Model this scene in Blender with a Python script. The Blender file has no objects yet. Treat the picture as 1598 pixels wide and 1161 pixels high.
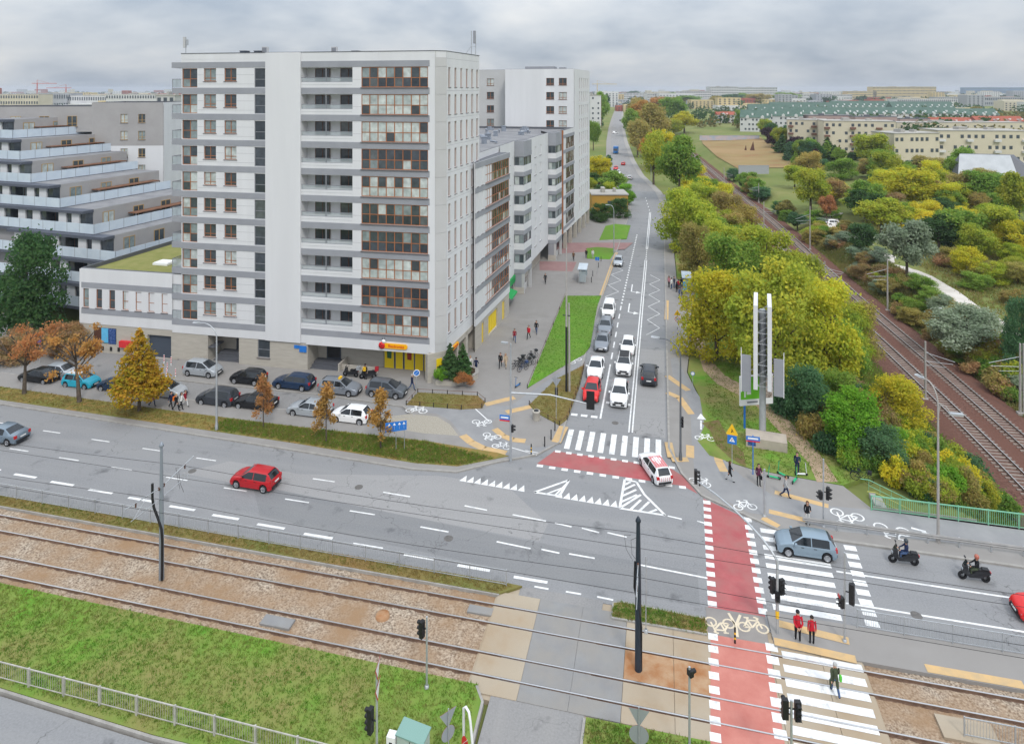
import bpy, bmesh, math, random
import numpy as np
from mathutils import Vector, Matrix
R=math.radians; PI=math.pi
rnd=random.Random(7)
sc=bpy.context.scene
# ------------------------------------------------------------------ camera
F=1020.; H=32.7; TH=R(12.85); CX=799.; HY=140.; W0=1598.
cT,sT=math.cos(TH),math.sin(TH)
cam=bpy.data.cameras.new('camera'); camo=bpy.data.objects.new('camera',cam); sc.collection.objects.link(camo)
camo.location=(0,0,H); camo.rotation_euler=(PI/2,0,TH)
cam.sensor_width=36; cam.sensor_fit='HORIZONTAL'; cam.lens=F/W0*36; cam.shift_y=-(580.5-HY)/W0
cam.clip_start=.5; cam.clip_end=20000
sc.camera=camo
# ------------------------------------------------------------------ sky: cloudy, brighter towards the zenith as overcast skies are
SUN_EL,SUN_AZ=R(48),R(150)      # azimuth measured from +Y clockwise
wd=bpy.data.worlds.new('World'); sc.world=wd; wd.use_nodes=True
nt=wd.node_tree; N=nt.nodes; L=nt.links; N.clear()
def nd(t,**k):
    n=N.new(t)
    for a,b in k.items(): setattr(n,a,b)
    return n
def mth(op,a,b=None,c=None):
    n=N.new('ShaderNodeMath'); n.operation=op
    for i,x in enumerate((a,b,c)):
        if x is None: continue
        if isinstance(x,(int,float)): n.inputs[i].default_value=x
        else: L.new(x,n.inputs[i])
    return n.outputs[0]
sky=nd('ShaderNodeTexSky',sky_type='NISHITA'); sky.sun_disc=False; sky.sun_elevation=SUN_EL; sky.sun_rotation=SUN_AZ
sky.air_density=1.2; sky.dust_density=2.5
tc=nd('ShaderNodeTexCoord'); sp=nd('ShaderNodeSeparateXYZ'); L.new(tc.outputs['Generated'],sp.inputs[0])
el=mth('MAXIMUM',sp.outputs[2],0.0)
den=mth('ADD',el,.34)
cb=nd('ShaderNodeCombineXYZ'); L.new(mth('DIVIDE',sp.outputs[0],den),cb.inputs[0]); L.new(mth('DIVIDE',sp.outputs[1],den),cb.inputs[1])
n1=nd('ShaderNodeTexNoise'); n1.inputs['Scale'].default_value=.95; n1.inputs['Detail'].default_value=5; n1.inputs['Roughness'].default_value=.5; n1.inputs['Distortion'].default_value=.35
n2=nd('ShaderNodeTexNoise'); n2.inputs['Scale'].default_value=2.6; n2.inputs['Detail'].default_value=4; n2.inputs['Roughness'].default_value=.55
L.new(cb.outputs[0],n1.inputs['Vector']); L.new(cb.outputs[0],n2.inputs['Vector'])
cl=mth('ADD',mth('MULTIPLY',n1.outputs[0],.7),mth('MULTIPLY',n2.outputs[0],.3))
rp=nd('ShaderNodeValToRGB'); L.new(cl,rp.inputs[0])
e=rp.color_ramp.elements; e[0].position=.40; e[0].color=(.44,.51,.61,1); e[1].position=.60; e[1].color=(.83,.85,.87,1)
x=rp.color_ramp.elements.new(.50); x.color=(.65,.70,.765,1)
grad=mth('ADD',mth('MULTIPLY',el,2.3),1.0)
vm=nd('ShaderNodeVectorMath',operation='SCALE'); L.new(rp.outputs[0],vm.inputs[0]); L.new(mth('MULTIPLY',grad,8.6),vm.inputs['Scale'])
mx=nd('ShaderNodeMix',data_type='RGBA'); mx.inputs[0].default_value=.90
L.new(sky.outputs[0],mx.inputs[6]); L.new(vm.outputs[0],mx.inputs[7])
bg=nd('ShaderNodeBackground'); bg.inputs[1].default_value=.10; L.new(mx.outputs[2],bg.inputs[0])
ow=nd('ShaderNodeOutputWorld'); L.new(bg.outputs[0],ow.inputs[0])
sl=bpy.data.lights.new('sun','SUN'); sl.energy=1.5; sl.angle=R(10); sl.color=(1,.965,.92)
so=bpy.data.objects.new('sun',sl); sc.collection.objects.link(so)
so.rotation_euler=(PI/2-SUN_EL,0,PI-SUN_AZ)
sc.view_settings.view_transform='Standard'; sc.view_settings.look='None'; sc.view_settings.gamma=1; sc.view_settings.use_curve_mapping=False
sc.view_settings.exposure=-.03
sc.render.engine='CYCLES'
try: sc.cycles.max_bounces=4; sc.cycles.diffuse_bounces=2; sc.cycles.glossy_bounces=2; sc.cycles.transmission_bounces=3; sc.cycles.transparent_max_bounces=6; sc.cycles.volume_bounces=0
except Exception: pass
# ------------------------------------------------------------------ helpers
def P(px,py,z=0.):
    "ground point (metres, x along the tram line, y along the side street) seen at a photo pixel"
    D=F*(H-z)/(py-HY); x=(px-CX)/F*D
    return (x*cT-D*sT, x*sT+D*cT)
def PP(l,z=0.): return [P(a,b,z) for a,b in l]
LINK=sc.collection.objects.link
def prop(o,label=None,cat=None,group=None,kind=None):
    if label: o['label']=label
    if cat: o['category']=cat
    if group: o['group']=group
    if kind: o['kind']=kind
    return o
def ob(name,me,par=None,loc=(0,0,0),rz=0,mat=None,scale=None,label=None,cat=None,group=None,kind=None,color=None):
    o=bpy.data.objects.new(name,me); LINK(o)
    if par is not None: o.parent=par
    o.location=loc
    if rz: o.rotation_euler=(0,0,rz)
    if scale is not None: o.scale=scale if not isinstance(scale,(int,float)) else (scale,)*3
    if mat is not None and me is not None:
        if len(me.materials)==0: me.materials.append(mat)
        elif me.materials[0]!=mat:
            o.material_slots[0].link='OBJECT'; o.material_slots[0].material=mat
    if color: o.color=color
    return prop(o,label,cat,group,kind)
def emp(name,loc,label,cat,rz=0,group=None,scale=None):
    o=ob(name,None,None,loc,rz,label=label,cat=cat,group=group,scale=scale); o.empty_display_size=.3; return o
def copy_tree(src,loc,rz=0,label=None,group=None,scale=None):
    def cp(o,par):
        k=o.copy(); LINK(k); k.parent=par
        for ch in o.children: cp(ch,k)
        return k
    r=cp(src,None); r.location=loc; r.rotation_euler=(0,0,rz)
    if scale is not None: r.scale=(scale,)*3 if isinstance(scale,(int,float)) else scale
    if label: r['label']=label
    if group: r['group']=group
    return r
class MB:
    "collects quads / boxes / tubes into one mesh"
    def __init__(s): s.v=[]; s.f=[]; s.m=[]; s.sm=[]
    def add(s,vs,fs,mi=0,sm=False):
        b=len(s.v); s.v+=[tuple(p) for p in vs]
        for f in fs: s.f.append(tuple(i+b for i in f)); s.m.append(mi); s.sm.append(sm)
        return s
    def quad(s,a,b,c,d,mi=0): return s.add((a,b,c,d),((0,1,2,3),),mi)
    def box(s,x0,x1,y0,y1,z0,z1,mi=0):
        return s.add([(x0,y0,z0),(x1,y0,z0),(x1,y1,z0),(x0,y1,z0),(x0,y0,z1),(x1,y0,z1),(x1,y1,z1),(x0,y1,z1)],
            [(0,3,2,1),(4,5,6,7),(0,1,5,4),(1,2,6,5),(2,3,7,6),(3,0,4,7)],mi)
    def bar(s,p,q,w,h=None,mi=0):
        "square bar between two points"
        p=Vector(p); q=Vector(q); d=q-p; h=h or w
        if d.length<1e-6: return s
        d.normalize(); up=Vector((0,0,1)) if abs(d.z)<.95 else Vector((1,0,0))
        a=d.cross(up).normalized()*(w/2); b=d.cross(a).normalized()*(h/2)
        vs=[p-a-b,p+a-b,p+a+b,p-a+b,q-a-b,q+a-b,q+a+b,q-a+b]
        return s.add(vs,[(0,1,2,3),(7,6,5,4),(0,4,5,1),(1,5,6,2),(2,6,7,3),(3,7,4,0)],mi)
    def tube(s,pts,r,n=8,mi=0,cap=True,sm=True):
        pts=[Vector(p) for p in pts]; rs=r if isinstance(r,(list,tuple)) else [r]*len(pts)
        rings=[]; prev=None
        for i,p in enumerate(pts):
            d=(pts[min(i+1,len(pts)-1)]-pts[max(i-1,0)])
            if d.length<1e-9: d=Vector((0,0,1))
            d.normalize()
            if prev is None:
                up=Vector((0,0,1)) if abs(d.z)<.9 else Vector((1,0,0)); a=d.cross(up).normalized()
            else: a=(prev-d*prev.dot(d)); a=a.normalized() if a.length>1e-6 else d.orthogonal().normalized()
            prev=a; b=d.cross(a)
            rings.append([p+(a*math.cos(2*PI*k/n)+b*math.sin(2*PI*k/n))*rs[i] for k in range(n)])
        vs=[q for rg in rings for q in rg]; fs=[]
        for i in range(len(rings)-1):
            for k in range(n): fs.append((i*n+k,i*n+(k+1)%n,(i+1)*n+(k+1)%n,(i+1)*n+k))
        s.add(vs,fs,mi,sm)
        if cap: s.add(rings[0],[tuple(range(n))[::-1]],mi); s.add(rings[-1],[tuple(range(n))],mi)
        return s
    def lathe(s,prof,n=12,mi=0,c=(0,0),sm=True):
        vs=[];fs=[]
        for r,z in prof:
            for k in range(n): vs.append((c[0]+r*math.cos(2*PI*k/n),c[1]+r*math.sin(2*PI*k/n),z))
        for i in range(len(prof)-1):
            for k in range(n): fs.append((i*n+k,i*n+(k+1)%n,(i+1)*n+(k+1)%n,(i+1)*n+k))
        return s.add(vs,fs,mi,sm)
    def poly(s,pts,z,mi=0): return s.add([(x,y,z) for x,y in pts],[tuple(range(len(pts)))],mi)
    def slab(s,pts,z0,z1,mi=0,side=None):
        a=sum(pts[i][0]*pts[(i+1)%len(pts)][1]-pts[(i+1)%len(pts)][0]*pts[i][1] for i in range(len(pts)))
        if a<0: pts=pts[::-1]
        n=len(pts); s.add([(x,y,z1) for x,y in pts],[tuple(range(n))],mi)
        s.add([(x,y,z0) for x,y in pts]+[(x,y,z1) for x,y in pts],[(i,(i+1)%n,n+(i+1)%n,n+i) for i in range(n)],mi if side is None else side)
        return s
    def mesh(s,name,mats=()):
        me=bpy.data.meshes.new(name); me.from_pydata(s.v,[],s.f)
        if any(s.m): me.polygons.foreach_set('material_index',s.m)
        if any(s.sm): me.polygons.foreach_set('use_smooth',s.sm)
        for m in mats: me.materials.append(m)
        me.update(); return me
    def build(s,name,mat=None,par=None,loc=(0,0,0),rz=0,**k):
        mats=mat if isinstance(mat,(list,tuple)) else ([mat] if mat else [])
        return ob(name,s.mesh(name,mats),par,loc,rz,**k)
# ------------------------------------------------------------------ materials
MT={}
def mat(name,c,rough=.8,spec=.3,c2=None,scale=1.,detail=6,bump=0,bscale=None,metal=0,c3=None,scale3=.1,obj=False,stretch=None,trans=0,alpha=1,emit=None,coat=0,tint=False,lo=.35,hi=.65):
    "principled material; c..c2 mixed by noise, c3 by a second, larger noise; obj: object space instead of world"
    if name in MT: return MT[name]
    m=bpy.data.materials.new(name); m.use_nodes=True; t=m.node_tree; n=t.nodes; l=t.links
    b=n['Principled BSDF']; b.inputs['Roughness'].default_value=rough; b.inputs['Specular IOR Level'].default_value=spec; b.inputs['Metallic'].default_value=metal
    b.inputs['Base Color'].default_value=(*c,1)
    if trans: b.inputs['Transmission Weight'].default_value=trans
    if alpha<1: b.inputs['Alpha'].default_value=alpha
    if coat: b.inputs['Coat Weight'].default_value=coat; b.inputs['Coat Roughness'].default_value=.05
    if emit: b.inputs['Emission Color'].default_value=(*c,1); b.inputs['Emission Strength'].default_value=emit
    m.diffuse_color=(*c,1)
    last=None
    if c2 or bump or c3:
        if obj: v=n.new('ShaderNodeTexCoord').outputs['Object']
        else: v=n.new('ShaderNodeNewGeometry').outputs['Position']
        if stretch:
            mp=n.new('ShaderNodeMapping'); mp.inputs['Scale'].default_value=stretch; l.new(v,mp.inputs[0]); v=mp.outputs[0]
    def noise(s,d):
        z=n.new('ShaderNodeTexNoise'); z.inputs['Scale'].default_value=s; z.inputs['Detail'].default_value=d; z.inputs['Roughness'].default_value=.62; l.new(v,z.inputs['Vector'])
        r=n.new('ShaderNodeMapRange'); r.inputs[1].default_value=lo; r.inputs[2].default_value=hi; l.new(z.outputs[0],r.inputs[0]); return r.outputs[0]
    def mix(fac,a,bb):
        x=n.new('ShaderNodeMix'); x.data_type='RGBA'
        if isinstance(fac,(int,float)): x.inputs[0].default_value=fac
        else: l.new(fac,x.inputs[0])
        for i,q in ((6,a),(7,bb)):
            if isinstance(q,tuple): x.inputs[i].default_value=(*q[:3],1)
            else: l.new(q,x.inputs[i])
        return x.outputs[2]
    col=c
    if c2: col=mix(noise(scale,detail),c,c2); last=col
    if c3: col=mix(noise(scale3,4),col,c3); last=col
    if tint:
        oi=n.new('ShaderNodeObjectInfo'); x=n.new('ShaderNodeMix'); x.data_type='RGBA'; x.blend_type='MULTIPLY'; x.inputs[0].default_value=1
        if isinstance(col,tuple): x.inputs[6].default_value=(*col,1)
        else: l.new(col,x.inputs[6])
        l.new(oi.outputs['Color'],x.inputs[7]); last=x.outputs[2]
    if last is not None and not isinstance(last,tuple): l.new(last,b.inputs['Base Color'])
    if bump:
        z=n.new('ShaderNodeTexNoise'); z.inputs['Scale'].default_value=bscale or scale*4; z.inputs['Detail'].default_value=4; l.new(v,z.inputs['Vector'])
        bp=n.new('ShaderNodeBump'); bp.inputs['Strength'].default_value=bump; bp.inputs['Distance'].default_value=.05; l.new(z.outputs[0],bp.inputs['Height']); l.new(bp.outputs[0],b.inputs['Normal'])
    MT[name]=m; return m
def asphalt(name,c,c2,c3,along=(.05,1,1)):
    m=bpy.data.materials.new(name); m.use_nodes=True; t=m.node_tree; n=t.nodes; l=t.links; b=n['Principled BSDF']; b.inputs['Roughness'].default_value=.88; b.inputs['Specular IOR Level'].default_value=.22
    g=n.new('ShaderNodeNewGeometry').outputs['Position']
    def noise(s,d,lo,hi,vec=g,st=None):
        if st: mp=n.new('ShaderNodeMapping'); mp.inputs['Scale'].default_value=st; l.new(vec,mp.inputs[0]); vec=mp.outputs[0]
        z=n.new('ShaderNodeTexNoise'); z.inputs['Scale'].default_value=s; z.inputs['Detail'].default_value=d; z.inputs['Roughness'].default_value=.6; l.new(vec,z.inputs['Vector']); r=n.new('ShaderNodeMapRange'); r.inputs[1].default_value=lo; r.inputs[2].default_value=hi; l.new(z.outputs[0],r.inputs[0]); return r.outputs[0],z.outputs[0]
    def mix(f,a,bb,bt='MIX'):
        x=n.new('ShaderNodeMix'); x.data_type='RGBA'; x.blend_type=bt
        if isinstance(f,(int,float)): x.inputs[0].default_value=f
        else: l.new(f,x.inputs[0])
        for i,q in ((6,a),(7,bb)):
            if isinstance(q,tuple): x.inputs[i].default_value=(*q,1)
            else: l.new(q,x.inputs[i])
        return x.outputs[2]
    col=mix(noise(.12,5,.35,.65)[0],c,c2); col=mix(noise(.85,4,.42,.72,st=along)[0],col,c3); col=mix(noise(9.,3,.3,.75)[0],col,tuple(q*1.22 for q in c2)); col=mix(noise(.5,6,.60,.72)[0],col,tuple(q*.72 for q in c))
    vo=n.new('ShaderNodeTexVoronoi'); vo.feature='DISTANCE_TO_EDGE'; vo.inputs['Scale'].default_value=.17
    ds=n.new('ShaderNodeVectorMath'); ds.operation='ADD'; zz=n.new('ShaderNodeTexNoise'); zz.inputs['Scale'].default_value=.9; zz.inputs['Detail'].default_value=4; l.new(g,zz.inputs['Vector']); sc2=n.new('ShaderNodeVectorMath'); sc2.operation='SCALE'; sc2.inputs['Scale'].default_value=2.2; l.new(zz.outputs['Color'],sc2.inputs[0]); l.new(g,ds.inputs[0]); l.new(sc2.outputs[0],ds.inputs[1]); l.new(ds.outputs[0],vo.inputs['Vector'])
    r=n.new('ShaderNodeMapRange'); r.inputs[1].default_value=.0; r.inputs[2].default_value=.006; r.inputs[3].default_value=1; r.inputs[4].default_value=0; l.new(vo.outputs['Distance'],r.inputs[0])
    mm=n.new('ShaderNodeMath'); mm.operation='MULTIPLY'; l.new(r.outputs[0],mm.inputs[0]); l.new(noise(.06,2,.48,.56)[0],mm.inputs[1]); m2=n.new('ShaderNodeMath'); m2.operation='MULTIPLY'; m2.inputs[1].default_value=.7; l.new(mm.outputs[0],m2.inputs[0])
    col=mix(m2.outputs[0],col,(.06,.06,.06)); l.new(col,b.inputs['Base Color'])
    bp=n.new('ShaderNodeBump'); bp.inputs['Strength'].default_value=.15; bp.inputs['Distance'].default_value=.03; l.new(noise(30.,3,0,1)[1],bp.inputs['Height']); l.new(bp.outputs[0],b.inputs['Normal']); MT[name]=m; return m
M_asph=asphalt('asphalt',(.185,.187,.193),(.225,.226,.23),(.255,.253,.25))
M_asph_old=mat('asphalt_plain',(.205,.205,.208),.9,.25,(.25,.25,.25),.35,8,.15,30,c3=(.235,.235,.235),scale3=.06)
M_asph2=asphalt('asphalt_dark_patch',(.165,.168,.175),(.195,.197,.20),(.215,.213,.21))
M_asph3=asphalt('asphalt_light_patch',(.235,.232,.23),(.265,.26,.258),(.28,.275,.27))
M_asphR=asphalt('asphalt_old',(.195,.19,.19),(.235,.23,.225),(.26,.25,.24),(1,.05,1))
M_paint=mat('road_paint',(.76,.76,.75),.7,.3,(.34,.34,.34),2.4,8,lo=.50,hi=.80,c3=(.60,.60,.59),scale3=.9)
M_paintw=mat('worn_paint',(.66,.66,.65),.7,.3,(.36,.36,.36),2.2,8,lo=.4,hi=.75)
M_red=mat('red_lane',(.36,.075,.085),.85,.25,(.42,.125,.125),.8,8,.1,30,c3=(.33,.14,.13),scale3=.35)
M_redold=mat('red_lane_faded',(.45,.155,.125),.85,.25,(.52,.21,.17),.8,8,.1,30)
M_pave=mat('paving',(.245,.232,.22),.9,.2,(.295,.282,.268),.5,8,.15,12,c3=(.27,.255,.24),scale3=.08)
M_bike=mat('cycle_path_asphalt',(.245,.245,.25),.9,.2,(.29,.29,.29),.5,8,.12,25)
M_kerb=mat('kerb_concrete',(.28,.265,.245),.9,.2,(.36,.345,.32),1.5,6,.1,15)
M_yel=mat('tactile_yellow',(.60,.40,.19),.85,.2,(.48,.35,.20),1.5,6)
M_conc=mat('concrete_slab',(.37,.31,.235),.9,.2,(.42,.375,.30),.7,8,.12,20,c3=(.35,.27,.185),scale3=.35)
M_rust=mat('rusty_concrete',(.32,.14,.055),.9,.2,(.42,.28,.17),.9,8,.12,20)
M_ball=mat('tram_ballast',(.13,.095,.07),.95,.1,(.55,.46,.36),8.,3,.9,12,c3=(.30,.195,.115),scale3=.28,lo=.34,hi=.66)
M_ballr=mat('railway_ballast',(.085,.042,.032),.95,.1,(.185,.10,.078),5.,3,.6,10,c3=(.14,.07,.053),scale3=.1)
M_steel=mat('rail_steel',(.55,.55,.56),.35,.5,metal=.8)
M_railrust=mat('rail_rust',(.12,.075,.055),.8,.2,(.19,.12,.085),3.,4)
M_grass=mat('lawn',(.095,.25,.025),.95,.1,(.17,.27,.045),1.1,8,.5,9,c3=(.24,.20,.08),scale3=.16)
M_grassb=mat('bright_lawn',(.10,.26,.025),.95,.1,(.16,.29,.04),.8,8,.4,9,c3=(.13,.22,.04),scale3=.1)
M_grassd=mat('dry_lawn',(.20,.175,.065),.95,.1,(.13,.16,.04),.8,8,.5,9,c3=(.23,.15,.06),scale3=.2)
M_leafl=mat('fallen_leaves',(.34,.19,.07),.95,.1,(.17,.16,.05),1.2,8,.5,9,c3=(.16,.17,.045),scale3=.25)
M_field=mat('ground',(.16,.19,.06),.95,.1,(.25,.23,.09),.09,8,.5,3,c3=(.14,.18,.05),scale3=.02)
M_dirt=mat('dirt_path',(.42,.31,.215),.95,.1,(.34,.25,.17),.8,7,.3,8)
M_gravel=mat('pale_track',(.52,.48,.43),.95,.1,(.62,.58,.53),.5,7,.3,8)
M_dryfield=mat('dry_field',(.27,.155,.075),.95,.1,(.20,.20,.07),.06,8,.3,3,c3=(.33,.22,.11),scale3=.03)
M_galv=mat('galvanised_steel',(.42,.44,.46),.5,.5,(.50,.52,.54),3,4,metal=.5)
M_dark=mat('dark_metal',(.02,.022,.026),.45,.4)
M_blk=mat('black_plastic',(.013,.013,.015),.5,.4)
M_white=mat('white_paint_metal',(.78,.78,.78),.5,.4)
M_blue=mat('sign_blue',(.02,.17,.55),.45,.4)
M_sred=mat('sign_red',(.62,.03,.035),.45,.4)
M_syel=mat('sign_yellow',(.85,.50,.02),.45,.4)
M_back=mat('sign_back',(.36,.39,.42),.5,.5,metal=.4)
def glassmat(name,dark,pale,pale2,rough=.08,p1=.50,p2=.76):
    "window glass: dark room or drawn blind, different from pane to pane"
    m=bpy.data.materials.new(name); m.use_nodes=True; t=m.node_tree; n=t.nodes; l=t.links; b=n['Principled BSDF']
    oi=n.new('ShaderNodeObjectInfo'); r=n.new('ShaderNodeValToRGB'); r.color_ramp.interpolation='CONSTANT'
    e=r.color_ramp.elements; e[0].color=(*dark,1); e[1].position=p1; e[1].color=(*pale,1); q=e.new(p2); q.color=(*pale2,1)
    l.new(oi.outputs['Random'],r.inputs[0])
    no=n.new('ShaderNodeTexNoise'); no.inputs['Scale'].default_value=1.6; no.inputs['Detail'].default_value=3
    l.new(n.new('ShaderNodeNewGeometry').outputs['Position'],no.inputs['Vector'])
    x=n.new('ShaderNodeMix'); x.data_type='RGBA'; x.blend_type='MULTIPLY'; x.inputs[0].default_value=.42
    rr=n.new('ShaderNodeMapRange'); rr.inputs[1].default_value=.3; rr.inputs[2].default_value=.7; rr.inputs[3].default_value=.35; rr.inputs[4].default_value=1.5; l.new(no.outputs[0],rr.inputs[0])
    l.new(r.outputs[0],x.inputs[6]); l.new(rr.outputs[0],x.inputs[7]); l.new(x.outputs[2],b.inputs['Base Color'])
    b.inputs['Roughness'].default_value=rough; b.inputs['Specular IOR Level'].default_value=.6
    MT[name]=m; return m
M_glass=glassmat('window_glass',(.055,.07,.078),(.22,.265,.265),(.46,.50,.48))
M_glassd=glassmat('dark_glass',(.035,.045,.055),(.06,.072,.085),(.10,.115,.12))
M_glassp=glassmat('blind_glass',(.05,.06,.065),(.40,.45,.43),(.50,.54,.51),.15,.12,.5)
# ------------------------------------------------------------------ terrain with the railway cutting
RAILC=[(36.6,-60),(36.5,40),(36.0,76),(35.2,90),(33.7,106),(31.8,134),(29.3,194),(24.9,250),(20.2,322),(8.5,497),(-1.7,672),(-14,900),(-60,1500)]
_rv=np.arange(-60,1500,2.); _ru=np.interp(_rv,[b for a,b in RAILC],[a for a,b in RAILC]); _k=np.ones(25)/25
_ru=np.concatenate([_ru[:12],np.convolve(_ru,_k,'valid'),_ru[-12:]])
def railu(v): return float(np.interp(v,_rv,_ru))
ZR=-5.35
def sst(a,b,x):
    t=min(1,max(0,(x-a)/(b-a))); return t*t*(3-2*t)
def gz(u,v):
    d=u-railu(v)
    if d<0: z=ZR*(1-sst(5.2,14.5,-d))
    else: z=ZR*(1-.62*sst(5.2,13,d)-.38*sst(14,60,d))
    fade=1-sst(420,620,v)
    z*=fade
    if d>7: z+=.35*math.sin(u*.31+v*.17)*math.sin(v*.23-u*.11)*sst(7,12,d)*(1-sst(200,300,v))
    return z-(.06+.24*(1-sst(14,24,u))*(1-sst(200,400,v)))
us=[-6000,-2500,-1200,-600,-300,-150,-80,-40,-20,-8,0]+list(np.arange(4,62,1.5))+[64,70,80,95,115,140,180,240,330,450,700,1200,2500,6000]
vs=[-80,-40,0,20]+list(np.arange(30,130,3.))+list(np.arange(130,330,7.))+[340,370,400,440,480,520,580,650,800,1000,1400,2000,3000,5000,9000]
mb=MB()
vv=[(u,v,gz(u,v)) for v in vs for u in us]; nu=len(us)
mb.add(vv,[(j*nu+i,j*nu+i+1,(j+1)*nu+i+1,(j+1)*nu+i) for j in range(len(vs)-1) for i in range(nu-1)],0,True)
ground=mb.build('ground',M_field,kind='structure')
# ------------------------------------------------------------------ roads (z 0)
mb=MB(); mb.slab([(-160,41.9),(60,41.9),(60,51.15),(9,51.3),(3.2,54.6),(1.7,57.4),(.75,61.3),(.6,165),(-.2,208),(-1.5,214),(-9.5,214),(-8.9,196),(-8.0,178),(-9.05,105),(-9.05,60),(-10.8,57.4),(-14,55.5),(-17,53.3),(-21,52.85),(-36,53.35),(-67,54.3),(-160,57)],-.5,0)
road=mb.build('main_road',M_asph,kind='structure')
FS=[(-4.6,196),(-6.0,213),(-9.0,232),(-12.4,252),(-18,306),(-27,420),(-36.5,560),(-48,750),(-62,1000),(-80,1400)]
def ribbon(name,pts,w0,w1,z,m,kind='structure',par=None,off=0):
    mb=MB(); n=len(pts); vs=[]
    for i in range(n):
        a=Vector(pts[max(i-1,0)]); b=Vector(pts[min(i+1,n-1)]); d=(b-a).normalized(); o=Vector((-d.y,d.x)); k=i/(n-1); w=w0+(w1-w0)*k
        for q in (Vector(pts[i])+o*(off+w/2),Vector(pts[i])+o*(off-w/2)): vs.append((q.x,q.y,z))
    mb.add(vs,[(i*2,i*2+1,i*2+3,i*2+2) for i in range(n-1)]); return mb.build(name,m,par,kind=kind)
ribbon('far_street',FS,8.6,8.2,-.006,M_asphR)
ribbon('far_pavement',FS,2.0,2.2,.06,M_kerb,off=-5.2); ribbon('far_pavement',FS,2.6,3,.055,M_pave,off=5.6)
svc=[(-160,62.8),(-74.2,60.3),(-48.7,59.4),(-38,59.7),(-25.6,60.75),(-24.2,61.4),(-26,63.2),(-36,63.7),(-53,63.3),(-54.3,63.4),(-56.8,68.1),(-71,67.9),(-73,75),(-160,82)]
mb=MB(); mb.slab(svc,-.3,.004); mb.build('service_road',M_asphR,kind='structure')
mb=MB(); mb.slab([(-160,8),(-9.2,8),(-9.0,28.2),(-25,27.9),(-36,28.3),(-160,32)],-.3,-.01); mb.build('near_road',M_asph,kind='structure')
mb=MB(); mb.slab([(-9.2,8),(-3.9,8),(-3.9,34.6),(-3.6,42.1),(-9.0,42.1),(-8.95,31)],-.3,.003); mb.build('turning_lane',M_asphR,kind='structure')
# patches of newer and older asphalt on the main road
for nm,m_,pts,z in (('asphalt_patch',M_asph3,[(-37,50.6),(-30,50.2),(-18.5,52.6),(-12.5,52.6),(-8.3,48.6),(-8.6,46.6),(-40,48.1)],.003),
                  ('asphalt_patch',M_asph2,[(-33,48.0),(-8.4,46.4),(-9,43.2),(-30,44.6)],.0035),('asphalt_patch',M_asph2,[(-9,43.2),(-8.4,46.4),(-4,46.2),(2.4,46),(2.4,43.0)],.0045),
                  ('asphalt_patch',M_asph3,[(-2.6,63),(.4,63),(.35,84),(-2.5,84)],.003)):
    MB().poly(pts,z).build(nm,m_,road)
# ------------------------------------------------------------------ pavements, lawns (raised on kerbs)
def slab(name,pts,z0,z1,m,kind='structure',par=None): return MB().slab(pts,z0,z1).build(name,m,par,kind=kind)
pv=[(-160,57.15),(-67,54.45),(-36,53.5),(-21,53.0),(-17,53.45),(-14,55.65),(-10.9,57.55),(-9.2,60.1),(-9.2,105),(-8.15,178),(-9.05,196),(-9.7,214),(-13,214),(-14.5,172),(-60,172),(-60,69.5),(-56.8,68.1),(-54.3,63.4),(-53,63.3),(-36,63.7),(-26,63.2),(-24.2,61.4),(-25.6,60.75),(-38,59.7),(-48.7,59.4),(-74.2,60.3),(-160,62.8)]
pave=slab('pavement',pv,-.3,.11,M_pave)
pr=[(-.05,208),(.75,165),(.75,61.35),(1.8,57.5),(3.3,54.75),(9.05,51.45),(60,51.3),(60,55.8),(16,55.8),(14.6,58.5),(7.6,59.3),(4.2,60.6),(3.2,63),(4.0,66),(3.9,72),(2.9,78),(3.4,84),(5.2,108),(5.6,114),(2.6,116),(2.4,165),(1.2,208)]
paver=slab('pavement',pr,-.4,.11,M_pave)
pm=[(6.5,40.8),(60,40.8),(60,43.55),(6.4,43.4)]
slab('median_pavement',pm,-.3,.10,M_pave)
# kerb stones along the carriageways
def kerb(pts,w=.16,z=.125,closed=False,name='kerb',m=None):
    mb=MB(); n=len(pts); off=[]
    for i in range(n):
        a=Vector(pts[i-1] if (i or closed) else pts[i]); b=Vector(pts[(i+1)%n] if (i<n-1 or closed) else pts[i]); d=(b-a).normalized(); off.append(Vector((-d.y,d.x))*w)
    rng=range(n if closed else n-1)
    for i in rng:
        j=(i+1)%n; a=Vector(pts[i]); b=Vector(pts[j]); c_=b+off[j]; d=a+off[i]
        mb.add([(a.x,a.y,-.2),(b.x,b.y,-.2),(b.x,b.y,z),(a.x,a.y,z),(d.x,d.y,-.2),(c_.x,c_.y,-.2),(c_.x,c_.y,z),(d.x,d.y,z)],[(0,1,2,3),(3,2,6,7),(5,4,7,6)])
    return mb.build(name,m or M_kerb,kind='structure')
kerb([(-160,57.0),(-67,54.3),(-36,53.35),(-21,52.85),(-17,53.3),(-14,55.5),(-10.8,57.4),(-9.05,60),(-9.05,105),(-8.0,178),(-8.9,196),(-9.5,214)])
kerb([(-.2,208),(.6,165),(.6,61.2),(1.65,57.35),(3.15,54.6),(8.95,51.3),(60,51.15)],.2)
kerb([(-74.2,60.45),(-48.7,59.55),(-38,59.85),(-25.6,60.9),(-24.05,61.5),(-25.9,63.05),(-36,63.55),(-53,63.15),(-54.45,63.3)][::-1],.15)
def sheet(name,pts,z,m,par=None,kind=None): return MB().poly(pts,z).build(name,m,par,kind=kind)
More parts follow.
